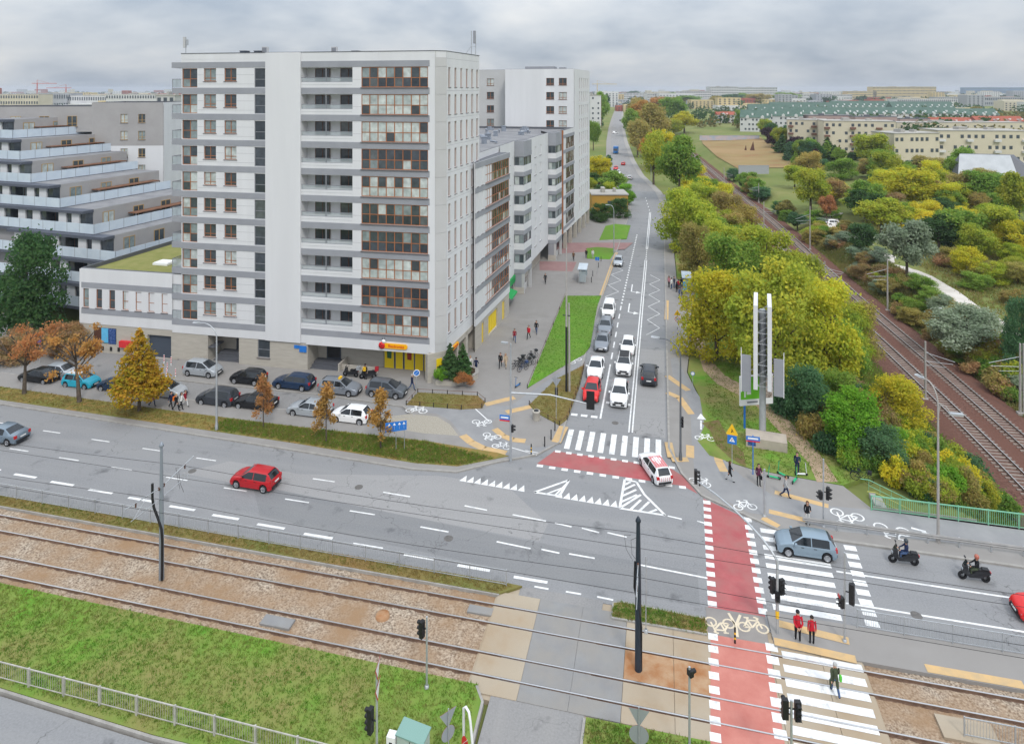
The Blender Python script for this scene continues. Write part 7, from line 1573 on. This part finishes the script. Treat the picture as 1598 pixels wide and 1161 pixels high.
# roof things of the tower
def roofthing(name,px,py,w,lb,fn,cat):
    D=80; x=(px-CX)/F*D; u=x*cT-D*sT; v=x*sT+D*cT; t=emp(name,(u,v,36.4),lb,cat); fn(t); return t
def ant(t): MB().tube([(0,0,0),(0,0,2.7)],.05,6).build('mast',M_galv,t); MB().box(-.28,.0,-.15,.15,1.4,2.7).build('panel',M_wall2,t); MB().box(.15,.3,-.1,.1,1.7,2.4).build('radio_unit',M_galv,t); MB().bar((0,0,.5),(.7,0,.05),.05).build('stay',M_galv,t)
def ant2(t):
    MB().tube([(0,0,0),(0,0,3.2)],.05,6).tube([(.55,0,0),(.55,0,3.2)],.05,6).build('mast',M_galv,t); MB().box(.25,.5,-.15,.15,1.6,3.2).build('panel',M_band,t); MB().bar((-.9,0,.1),(0,0,1.3),.05).bar((0,0,1.2),(.55,0,1.2),.05).build('stay',M_galv,t)
def vent(t): MB().box(-.4,.4,-.4,.4,0,.95).build('housing',M_shade,t); MB().box(-.45,.45,-.45,.45,.95,1.02).build('cap',M_cap,t)
def ac(t): MB().box(-.35,.35,-.2,.2,.3,1.5).build('housing',M_wall2,t); MB().box(-.3,.3,-.21,-.2,.4,1.4).build('grille',M_fgrey,t); MB().box(-.6,2.2,-.3,.3,0,.8).build('duct',M_duct,t)
roofthing('mobile_antenna',290,80,1,'pale mobile antenna on the left roof corner of the tower',ant,'antenna'); roofthing('mobile_antenna',740,80,1,'lattice antenna on the right roof corner of the tower',ant2,'antenna').location=(-23.4,79.5,36.9)
for px,lb in ((382,'dark vent box on the tower roof, left of two'),(404,'dark vent box on the tower roof, right of two'),(556,'low dark vent on the right half of the tower roof')): roofthing('roof_vent',px,80,1,lb,vent,'roof vent')
roofthing('air_conditioner',414,80,1,'air conditioning units in the middle of the tower roof',ac,'air conditioner'); roofthing('air_conditioner',522,80,1,'single air conditioner on the tower roof behind the pier',ac,'air conditioner')
MB().box(-.3,.3,-.03,.03,-.18,.18).build('address_sign',M_blue,None,(*ff.pt(16.4,-.05,0)[:2],2.75),ff.rz,label='small blue address sign on the stone wall by the tower entrance',cat='sign'); MB().box(-.45,.45,-.03,.03,-.22,.5).build('address_sign',M_blue,None,(*ff.pt(17.2,-.05,0)[:2],2.4),ff.rz,label='larger blue address sign on the stone wall by the tower entrance',cat='sign')

for px,py,lb in ((560,760,'dark manhole cover in the outer lane of the main road'),(700,840,'manhole cover in the middle lane before the junction'),(300,735,'manhole cover left of the dark red hatchback'),(960,660,'manhole cover below the stop blocks of the side street'),(1430,960,'manhole cover in the right-hand lane near the fence')):
    u,v=P(px,py); MB().lathe([(.001,.012),(.30,.012),(.34,.008)],16).build('manhole_cover',mat('cast_iron',(.10,.095,.09),.7,.4,(.15,.14,.13),6,3),None,(u,v,0),label=lb,cat='manhole cover')
# ------------------------------------------------------------------ stepped terrace building, left
def C2(xc,D): return (xc*cT-D*sT,xc*sT+D*cT)   # camera-right / depth metres to plan
TB=emp('terrace_building',(*C2(-75,104),0),'stepped grey terrace building with frosted balcony parapets, left','building')
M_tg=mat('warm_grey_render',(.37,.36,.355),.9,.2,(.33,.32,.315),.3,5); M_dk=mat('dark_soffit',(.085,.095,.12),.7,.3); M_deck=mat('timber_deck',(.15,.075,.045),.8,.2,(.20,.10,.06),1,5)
e2=Vector(C2(math.sin(R(18.5)),math.cos(R(18.5)))); n2=Vector((e2.y,-e2.x))   # e2 runs back, n2 to the right
FL=[(3.0,-50,86.5,30),(6.1,-52,88,29),(9.2,-54.3,89.5,27),(12.3,-59.1,92.4,22),(15.4,-66.4,96,20),(18.5,-73.6,100,19),(21.6,-78.3,104,17),(24.7,-82.5,108,15)]
for k,(z,xc,D,dep) in enumerate(FL):
    c=Vector(C2(xc,D)); far=c+e2*dep; Wd=46
    l=c-n2*Wd; r=far-n2*Wd
    block(TB,'storey',[tuple(c-n2*2.6+e2*2.0),tuple(far-n2*2.6),tuple(r),tuple(l+e2*2.0)],z-.2,z+2.95,M_tg,M_roof)
    L0=Vector((TB.location.x,TB.location.y))
    def B(p): return (p.x-L0.x,p.y-L0.y)
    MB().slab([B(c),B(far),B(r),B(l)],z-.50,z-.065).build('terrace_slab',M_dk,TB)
    for a,b in ((c,far),(l,c)):
        f=Fac(a,b,TB) if a is l else Fac(c,far,TB)
        f.put('parapet',MB().box(0,f.L,0,.08,-.06,1.30).mesh('parapet'),0,0,z,M_frost)
        for q in range(1,int(f.L/2.4)): f.put('parapet_post',cached('ppost',lambda:MB().box(-.025,.025,-.012,.0,.0,1.31).mesh('parapet_post')),q*2.4,0,z,M_fgrey)
    fr=Fac(c-n2*2.59+e2*2.0,far-n2*2.59,TB)
    for q in np.arange(1.5,fr.L-2,5.2): window(fr,q,q+1.9,z+.05,z+2.3,2,(),M_fyel,M_glass,y=-.03,sill=False,t=.09)
    fl=Fac(l+e2*1.99,c-n2*2.6+e2*1.99,TB)
    for q in np.arange(fl.L-18,fl.L-1.5,3.2): window(fl,q,q+1.7,z+.05,z+2.4,2,(),M_fdark,M_glass,y=-.03,sill=False)
    if k>=3:
        dm=Fac(c+e2*(dep*.35),far-e2*1.5,TB); dm.put('pergola',MB().box(0,dm.L,.8,2.5,2.0,2.12).mesh('pergola'),0,0,z-.6,M_deck)
        for q in (0,dm.L): dm.put('pergola_post',MB().box(q-.05,q+.05,.85,.95,0,2.0).mesh('pergola_post'),0,0,z-.6,M_fgrey)
    for j,q in enumerate((fl.L-2.6,fl.L-5.2,fl.L-10.5,fl.L-13.5,fl.L-18)):
        fl.put('bay_panel',cached('bayp',lambda:MB().box(0,1.5,-1.3,-.02,.0,2.55).mesh('bay_panel')),q,0,z,M_wall); fl.put('bay_glazing',cached('bayg',lambda:MB().box(0,1.05,-1.1,-.02,.0,2.55).mesh('bay_glazing')),q+1.5,0,z,M_glassd)
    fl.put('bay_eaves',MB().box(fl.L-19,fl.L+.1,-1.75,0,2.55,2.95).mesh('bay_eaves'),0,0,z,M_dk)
c=Vector(C2(-64.0,120)); wl_=Vector(C2(-76.5,119)); 
hb_=Fac(tuple(wl_),tuple(c),TB); ops=[]
for z in (5.0,8.0,11.0,14.0,17.0,20.0,23.2,26.3):
    for x in (5.0,8.1): ops.append((x,x+1.25,z+.3,z+1.9))
hb_.put('wall',wallmesh(0,hb_.L,0,22.4,[o for o in ops if o[3]<22.4]),mat=M_wall); hb_.put('grey_wall',wallmesh(0,hb_.L,22.4,30.3,[o for o in ops if o[2]>22.4]),mat=M_tg)
for o in ops: window(hb_,*o,2,(.3,),M_fyel,M_glass,y=.12)
block(TB,'end_block',[tuple(hb_.pt(.02,.25)[:2]),tuple(hb_.pt(hb_.L-.02,.25)[:2]),tuple(hb_.pt(hb_.L-.02,12)[:2]),tuple(hb_.pt(.02,12)[:2])],0,30.3,M_wall,M_roof,.3)
tp_=Fac(C2(-110,112),tuple(wl_),TB); tp_.put('top_storey',wallmesh(0,tp_.L,25,29.6,[]),mat=M_tg)
for q in (tp_.L-4,tp_.L-8.5,tp_.L-13): window(tp_,q,q+1.6,26.0,27.9,2,(.3,),M_fyel,M_glass,y=-.04)
block(TB,'top_roof',[tuple(tp_.pt(0,.1)[:2]),tuple(tp_.pt(tp_.L,.1)[:2]),tuple(tp_.pt(tp_.L,12)[:2]),tuple(tp_.pt(0,12)[:2])],25,29.6,M_tg,M_roof,.3)
# ------------------------------------------------------------------ farther buildings
FW=MB().box(0,1.3,-.08,0,0,1.5).mesh('window'); M_fwin=mat('far_window',(.06,.075,.09),.3,.5); M_fcrm=mat('cream_render',(.60,.54,.42),.9,.2,(.54,.49,.38),.1,4); M_fwht=mat('far_white',(.62,.62,.61),.9,.2,(.55,.55,.55),.1,4); M_fgry=mat('far_grey',(.36,.37,.39),.9,.2); M_fyl=mat('far_yellow',(.58,.46,.24),.9,.2,(.52,.42,.24),.1,4); M_fpnk=mat('mauve_render',(.40,.29,.28),.9,.2,(.34,.25,.24),.1,4); M_grn=mat('green_roof_tin',(.065,.115,.09),.7,.2,(.09,.145,.115),.3,5); M_rtl=mat('red_tiles',(.36,.10,.06),.85,.2,(.30,.09,.06),.5,5); M_flat=mat('far_flat_roof',(.42,.40,.36),.9,.2,(.33,.32,.30),.1,4); M_bglass=mat('blue_glass',(.06,.14,.24),.2,.6,(.10,.19,.30),.2,3)
def far(pxl,pxr,ytop,ybase,depth,wm,lb,roof='flat',floors=4,wins='parts',rm=None,rot=0,wcols=None,z0=0,name='apartment_block',roofh=3,wm2=None,group=None,cat='building'):
    D=F*(H-z0)/(ybase-HY); pc=(pxl+pxr)/2; u,v=P(pc,ybase,z0); w=(pxr-pxl)*D/F; h=(ybase-ytop)*D/F
    if roof in('gable',): h-=roofh
    t=emp(name,(u,v,z0),lb,cat,TH*.0+R(rot)+math.atan2(-(pc-CX)*0,1)+TH*0+R(0),group); t.rotation_euler=(0,0,TH+R(rot))
    q=MB(); q.box(-w/2,w/2,0,depth,-1,h); q.build('wall',wm,t)
    if name=='wall': MB().box(-w/2-.1,w/2+.1,-.1,depth+.1,h,h+.12).build('coping',M_fgry,t)
    elif roof=='flat':
        MB().box(-w/2-.2,w/2+.2,-.2,depth+.2,h,h+.35).box(-w*.2,-w*.1,depth*.3,depth*.6,h+.35,h+1.6).box(w*.15,w*.22,depth*.4,depth*.6,h+.35,h+1.3).build('roof',rm or M_flat,t)
    else:
        r_=MB().add([(-w/2-.3,-.5,h),(w/2+.3,-.5,h),(w/2+.3,depth+.5,h),(-w/2-.3,depth+.5,h),(-w/2-.3,depth/2,h+roofh),(w/2+.3,depth/2,h+roofh)],[(0,1,5,4),(2,3,4,5),(3,0,4),(1,2,5)]).build('roof',rm or M_grn,t)
        nd_=max(2,int(w/9))
        for k in range(nd_):
            x=-w/2+w*(k+.5)/nd_; MB().add([(x-1.2,-.55,h-.6),(x+1.2,-.55,h-.6),(x+1.2,-.55,h+1.0),(x,-.55,h+2.0),(x-1.2,-.55,h+1.0),(x-1.2,depth*.4,h+1.0),(x,depth*.4,h+2.0),(x+1.2,depth*.4,h+1.0)],[(0,1,2,3,4),(4,3,6,5),(3,2,7,6)]).build('dormer',wm,r_)
            MB().box(x+3,x+4.2,depth*.12,depth*.25,h+roofh*.3,h+roofh*.55).build('skylight',M_white,r_)
    fh=h/floors; nc=wcols or max(3,int(w/3.6)); sw=MB()
    for f in range(floors):
        for k in range(nc):
            x=-w/2+w*(k+.5)/nc-.65; z=f*fh+fh*.35
            if (k*7+f*3)%5==0 and wins=='parts': continue
            if name=='wall': continue
            if wins=='parts': ob('window',FW,t,(x,0,z),mat=M_fwin)
            else: ww=w/nc*.5; sw.box(x+.65-ww/2,x+.65+ww/2,-.3,0,z,z+fh*.48)
    # gable end windows towards the street are left plain
    if wins!='parts' and sw.v: sw.build('windows',M_fwin,t,kind='stuff')
    elif wm2:
        for k in range(0,nc,4):
            x=-w/2+w*(k+.5)/nc
            for f in range(floors): MB().box(x-1.3,x+1.3,-1.2,0,f*fh+.1,f*fh+1.1).build('balcony',wm2,t)
    return t
B=far
M_balc=mat('brown_balcony',(.19,.10,.075),.8,.2)
far(1392,1470,209,262,14,M_fcrm,'cream three-storey apartment block nearest the allotments',floors=3,rot=8,name='apartment_block',wcols=9); far(1468,1600,205,256,16,M_fcrm,'long cream apartment block behind the white-roofed house',floors=3,rot=-6,wcols=13,wm2=M_fwht)
far(1232,1290,188,234,14,M_fcrm,'cream block with brown balconies at the corner of the field',floors=4,rot=-20,wcols=7,wm2=M_balc); far(1290,1392,190,240,15,M_fcrm,'long cream block with brown balconies behind the field trees',floors=4,rot=-14,wcols=11,wm2=M_balc); far(1400,1600,192,215,14,M_fcrm,'low cream block behind the nearest cream apartments',floors=2,wcols=14)
far(1262,1330,181,205,10,M_fpnk,'mauve penthouse row with dark flat roofs, left one',floors=2,rm=M_cap,wcols=6); far(1335,1400,183,208,10,M_fpnk,'mauve penthouse row with dark flat roofs, middle one',floors=2,rm=M_cap,wcols=6); far(1405,1452,186,206,10,M_fpnk,'mauve penthouse row with dark flat roofs, right one',floors=2,rm=M_cap,wcols=5)
far(1456,1520,184,204,12,M_fpnk,'mauve houses with red tiled roofs, left pair',roof='gable',rm=M_rtl,floors=2,wcols=6,roofh=4); far(1525,1600,182,204,12,M_fpnk,'mauve houses with red tiled roofs, right pair',roof='gable',rm=M_rtl,floors=2,wcols=6,roofh=4)
for i,(a,b,yt,yb,rt,lb) in enumerate(((1156,1200,172,206,-24,'white house with green roof at the left end of the estate'),(1195,1250,170,204,-22,'second white green-roofed house from the left end of the estate'),(1240,1330,168,196,-4,'green-roofed terrace behind the mauve penthouses'),(1325,1420,168,196,4,'green-roofed terrace with round dormers in the middle of the estate'),(1415,1500,168,194,2,'green-roofed terrace right of the middle of the estate'),(1495,1560,170,192,0,'green-roofed terrace at the right end of the estate'),(1205,1300,160,180,-8,'green-roofed row in the back of the estate, left'),(1298,1395,158,178,4,'green-roofed row in the back of the estate, middle'),(1393,1490,159,179,0,'green-roofed row in the back of the estate, right'),(1170,1235,163,184,-12,'green-roofed row beside the grey-white far blocks'))):
    far(a,b,yt,yb,16,M_fwht,lb,roof='gable',floors=3 if i<6 else 2,rot=rt,roofh=6 if i<6 else 8,wins='parts' if i<4 else 'stuff',wcols=8)
far(1120,1160,175,192,14,M_fwht,'white house with red roof beyond the dry field',roof='gable',rm=M_rtl,floors=2,wins='stuff')
for a,b,yt,yb,m_,lb,fl in ((1060,1110,143,165,M_fwht,'far white apartment block left of the penthouse blocks',6),(1108,1152,136,163,M_fwht,'far white apartment block with grey penthouse, left',7),(1150,1213,137,162,M_fwht,'far white apartment block with grey penthouse, right',7),(1010,1062,147,166,M_fwht,'far white blocks beyond the street trees',5),(955,1012,146,160,M_fwht,'distant pale blocks straight up the street',4),(1362,1461,136,158,M_fyl,'long far yellow building with a roof mast',5),(1323,1368,143,158,M_fyl,'lower far yellow wing left of the long yellow building',4),(1504,1640,137,149,M_bglass,'far blue glass office building at the right edge',3),(1465,1600,152,166,M_fgry,'far grey low roofs at the right',2),(1225,1330,148,160,M_fwht,'distant white low blocks left of the yellow wing',3),(1400,1500,155,168,M_fwht,'distant white hall before the yellow building',2),
 (0,60,148,175,M_fcrm,'distant cream block at the left edge',3),(58,110,146,172,M_fgry,'distant grey hall behind the terrace building',2),(105,170,150,172,M_fwht,'distant white roofs behind the terrace building',2),(165,262,148,176,M_fwht,'distant white block left of the tower',3)):
    t=far(a,b,yt,yb,30,m_,lb,floors=fl,wins='stuff')
for nm,px,top,y in (('Y',1415,130,158),('a',1130,132,163),('b',1180,132,162)):
    u,v=P(px,y); D=F*H/(y-HY)
    pass
far(244,272,150,272,14,M_wall2,'white apartment block with dark balconies just left of the tower',floors=9,wins='parts',wcols=3,rot=4,wm2=M_fgrey)
far(921,938,150,205,30,M_fwht,'white building with a red corner beyond the second tower',floors=7,wins='parts',wcols=2); 
u,v=P(934,204); t=emp('red_banner',(u,v-.5,0),'red facade strip on the white building beyond the second tower','facade panel'); MB().box(-2.2,2.2,-.8,-.4,2,24).build('panel',M_sred,t)
t=far(924,980,305,332,8,mat('ochre_render',(.46,.27,.05),.9,.2,(.40,.24,.06),.4,4),'small ochre flat-roofed building in the garden by the street',floors=1,wins='parts',wcols=3,name='pavilion')
# house with the white metal roof
t=emp('house',(*P(1556,298),0),'house with a steep white metal roof and pink brick wall at the right','house',TH+R(-18)); M_pbr=mat('pink_brick',(.42,.22,.155),.9,.2,(.36,.19,.14),2,5)
MB().box(-9,11,0,12,-1,5).build('wall',M_pbr,t); MB().add([(-11,-.6,4.8),(5.5,-.6,4.8),(5.0,4,11.2),(-9.3,4,11.2)],[(0,1,2,3)]).build('roof',mat('white_tin',(.46,.48,.50),.5,.3,(.40,.42,.44),.4,4),t); MB().add([(5.5,-.6,4.8),(11.5,-.6,4.8),(11.5,12,4.8),(7,7,11.2),(5,4,11.2)],[(0,1,4),(1,2,3,4)]).add([(-9.3,4,11.2),(5,4,11.2),(7,7,11.2),(-8,7,11.2)],[(0,1,2,3)]).add([(-11,-.6,4.8),(-9.3,4,11.2),(-8,7,11.2),(-11,12,4.8)],[(0,1,2,3)]).build('dark_roof',M_cap,t)
for x in (6.5,9): MB().box(x,x+1.4,-.1,0,1.5,4).build('window',M_fwin,t)
far(1153,1200,259,268,.5,M_fgry,'pale graffiti wall at the far edge of the dry field',floors=1,wins='stuff',wcols=3,name='wall',cat='wall'); far(1092,1185,212,217,.5,mat('graffiti_wall',(.35,.40,.48),.9,.2,(.55,.42,.40),.25,4),'long low white wall behind the dry field',floors=1,wins='stuff',wcols=3,name='wall',cat='wall')
u,v=P(1174,236); t=emp('field_monument',(u,v,.3),'small dark tripod-like sculpture in the dry field','sculpture'); MB().add([(-1.2,0,0),(1.2,0,0),(.6,.6,0),(.5,.2,5)],[(0,1,3),(1,2,3),(2,0,3)]).build('spike',M_fdark,t); MB().add([(-4,0,0),(-2.8,0,0),(-3.4,.5,0),(-3.2,.1,3)],[(0,1,3),(1,2,3),(2,0,3)]).build('small_spike',M_fdark,t)
# cranes on the skyline
def crane(px,py,top,lb,m,jib):
    D=1500; x=(px-CX)/F*D; u=x*cT-D*sT; v=x*sT+D*cT; h=H+(HY-top)*D/F; t=emp('tower_crane',(u,v,0),lb,'crane',TH); MB().bar((0,0,0),(0,0,h),1.6).build('mast',m,t); MB().bar((-12*jib,0,h-1),(45*jib,0,h-1),1.3).build('jib',m,t); MB().bar((0,0,h-1),(0,0,h+7),.8).bar((0,0,h+7),(30*jib,0,h-1),.4).build('apex',m,t)
M_cr=mat('crane_red',(.5,.12,.10),.6,.3); crane(58,140,130,'red tower crane on the left skyline',M_cr,1); crane(103,140,137,'farther red crane on the left skyline',M_cr,-1); crane(932,140,131,'yellow-grey crane above the far street',M_fyl,1)
# far city: roofs and trees that read as one mass
g_=random.Random(99); mb=MB(); 
for i in range(1500):
    D=g_.uniform(900,5200); px=g_.uniform(-60,1660); x=(px-CX)/F*D; u=x*cT-D*sT; v=x*sT+D*cT
    if abs(u-np.interp(v,[196,420,1000,1400],[-4,-27,-62,-80]))<14: continue
    w=g_.uniform(12,70); d=g_.uniform(10,30); h=g_.uniform(5,16)+ (g_.random()<.12)*g_.uniform(5,22); mi=g_.choice((0,0,1,2,3,4)); ca,sa=math.cos(TH),math.sin(TH)
    T=lambda a,b:(u+a*ca-b*sa,v+a*sa+b*ca)
    p=[T(-w/2,0),T(w/2,0),T(w/2,d),T(-w/2,d)]; mb.add([(a,b,0) for a,b in p]+[(a,b,h) for a,b in p],[(4,5,6,7),(0,1,5,4),(1,2,6,5),(3,0,4,7)],mi)
    n=int(w/6)
    for k in range(n):
        a0=-w/2+w*(k+.3)/n; a1=a0+w*.4/n
        for f in range(int(h/3.2)):
            z=1+f*3.2; q=[T(a0,-.3),T(a1,-.3)]; mb.add([(*q[0],z),(*q[1],z),(*q[1],z+1.6),(*q[0],z+1.6)],[(0,1,2,3)],5)
mb.build('far_city',[M_fwht,M_fcrm,M_fgry,M_rtl,M_fyl,M_fwin],kind='stuff')
# distant woods as one mass
def woods(n,sd,D0,D1,x0,x1,hh):
    g=np.random.RandomState(sd); B_=[]
    for i in range(n):
        D=D0+(D1-D0)*g.rand()**1.3; px=x0+(x1-x0)*g.rand(); x=(px-CX)/F*D; u=x*cT-D*sT; v=x*sT+D*cT
        if abs(u-np.interp(v,[196,420,1000,1400],[-4,-27,-62,-80]))<11 or abs(u-railu(min(v,890)))<8: continue
        if 262<D<530 and 1080<px<1285: continue
        r=4+4*g.rand()+D*.0016; B_.append((u,v,hh*.55,r,r,hh*(.5+.4*g.rand())))
    return B_
me=leafcloud(woods(420,3,420,1500,-50,1650,9),36000,1.5,5,.7); ob('far_trees',me,mat=LM['dark'],kind='stuff',color=(1,1,1,1))
me=leafcloud(woods(160,4,330,900,-50,260,9)+woods(200,6,330,800,1090,1650,7),20000,1.2,6,.7); ob('far_trees',me,mat=LM['olive'],kind='stuff',color=(1,1,1,1))
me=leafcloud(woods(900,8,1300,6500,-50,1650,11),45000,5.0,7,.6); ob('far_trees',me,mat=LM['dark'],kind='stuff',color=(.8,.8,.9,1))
# ------------------------------------------------------------------ the hazy air
hm=bpy.data.materials.new('haze'); hm.use_nodes=True; t=hm.node_tree; t.nodes.clear(); o=t.nodes.new('ShaderNodeOutputMaterial'); pv_=t.nodes.new('ShaderNodeVolumePrincipled'); pv_.inputs['Color'].default_value=(.80,.86,.95,1); pv_.inputs['Density'].default_value=.00012; pv_.inputs['Anisotropy'].default_value=.0; t.links.new(pv_.outputs[0],o.inputs['Volume'])
HZ=True
if HZ: ob('haze',MB().box(-7000,7000,-200,9500,-8,60).mesh('haze'),mat=hm,kind='stuff')

# every repeat gets a label of its own, counted from left to right as seen
ORD=['leftmost','second from left','third from left','fourth from left','fifth from left','sixth from left','seventh from left','eighth from left','ninth from left','tenth from left']
def ordw(i,n):
    if i==n-1: return 'rightmost of its kind'
    return ORD[i]+' of its kind' if i<10 else '%d%s from left of its kind'%(i+1,'th' if 10<=(i+1)%100<=20 else {1:'st',2:'nd',3:'rd'}.get((i+1)%10,'th'))
gr={}
for o in sc.collection.objects:
    if o.parent is None and o.get('group') and o.get('label'): gr.setdefault(o['label'],[]).append(o)
for lb,os_ in gr.items():
    if len(os_)<2: continue
    os_.sort(key=lambda o:(o.location.x*cT+o.location.y*sT)/(-o.location.x*sT+o.location.y*cT))
    for i,o in enumerate(os_): o['label']=lb+', '+ordw(i,len(os_))
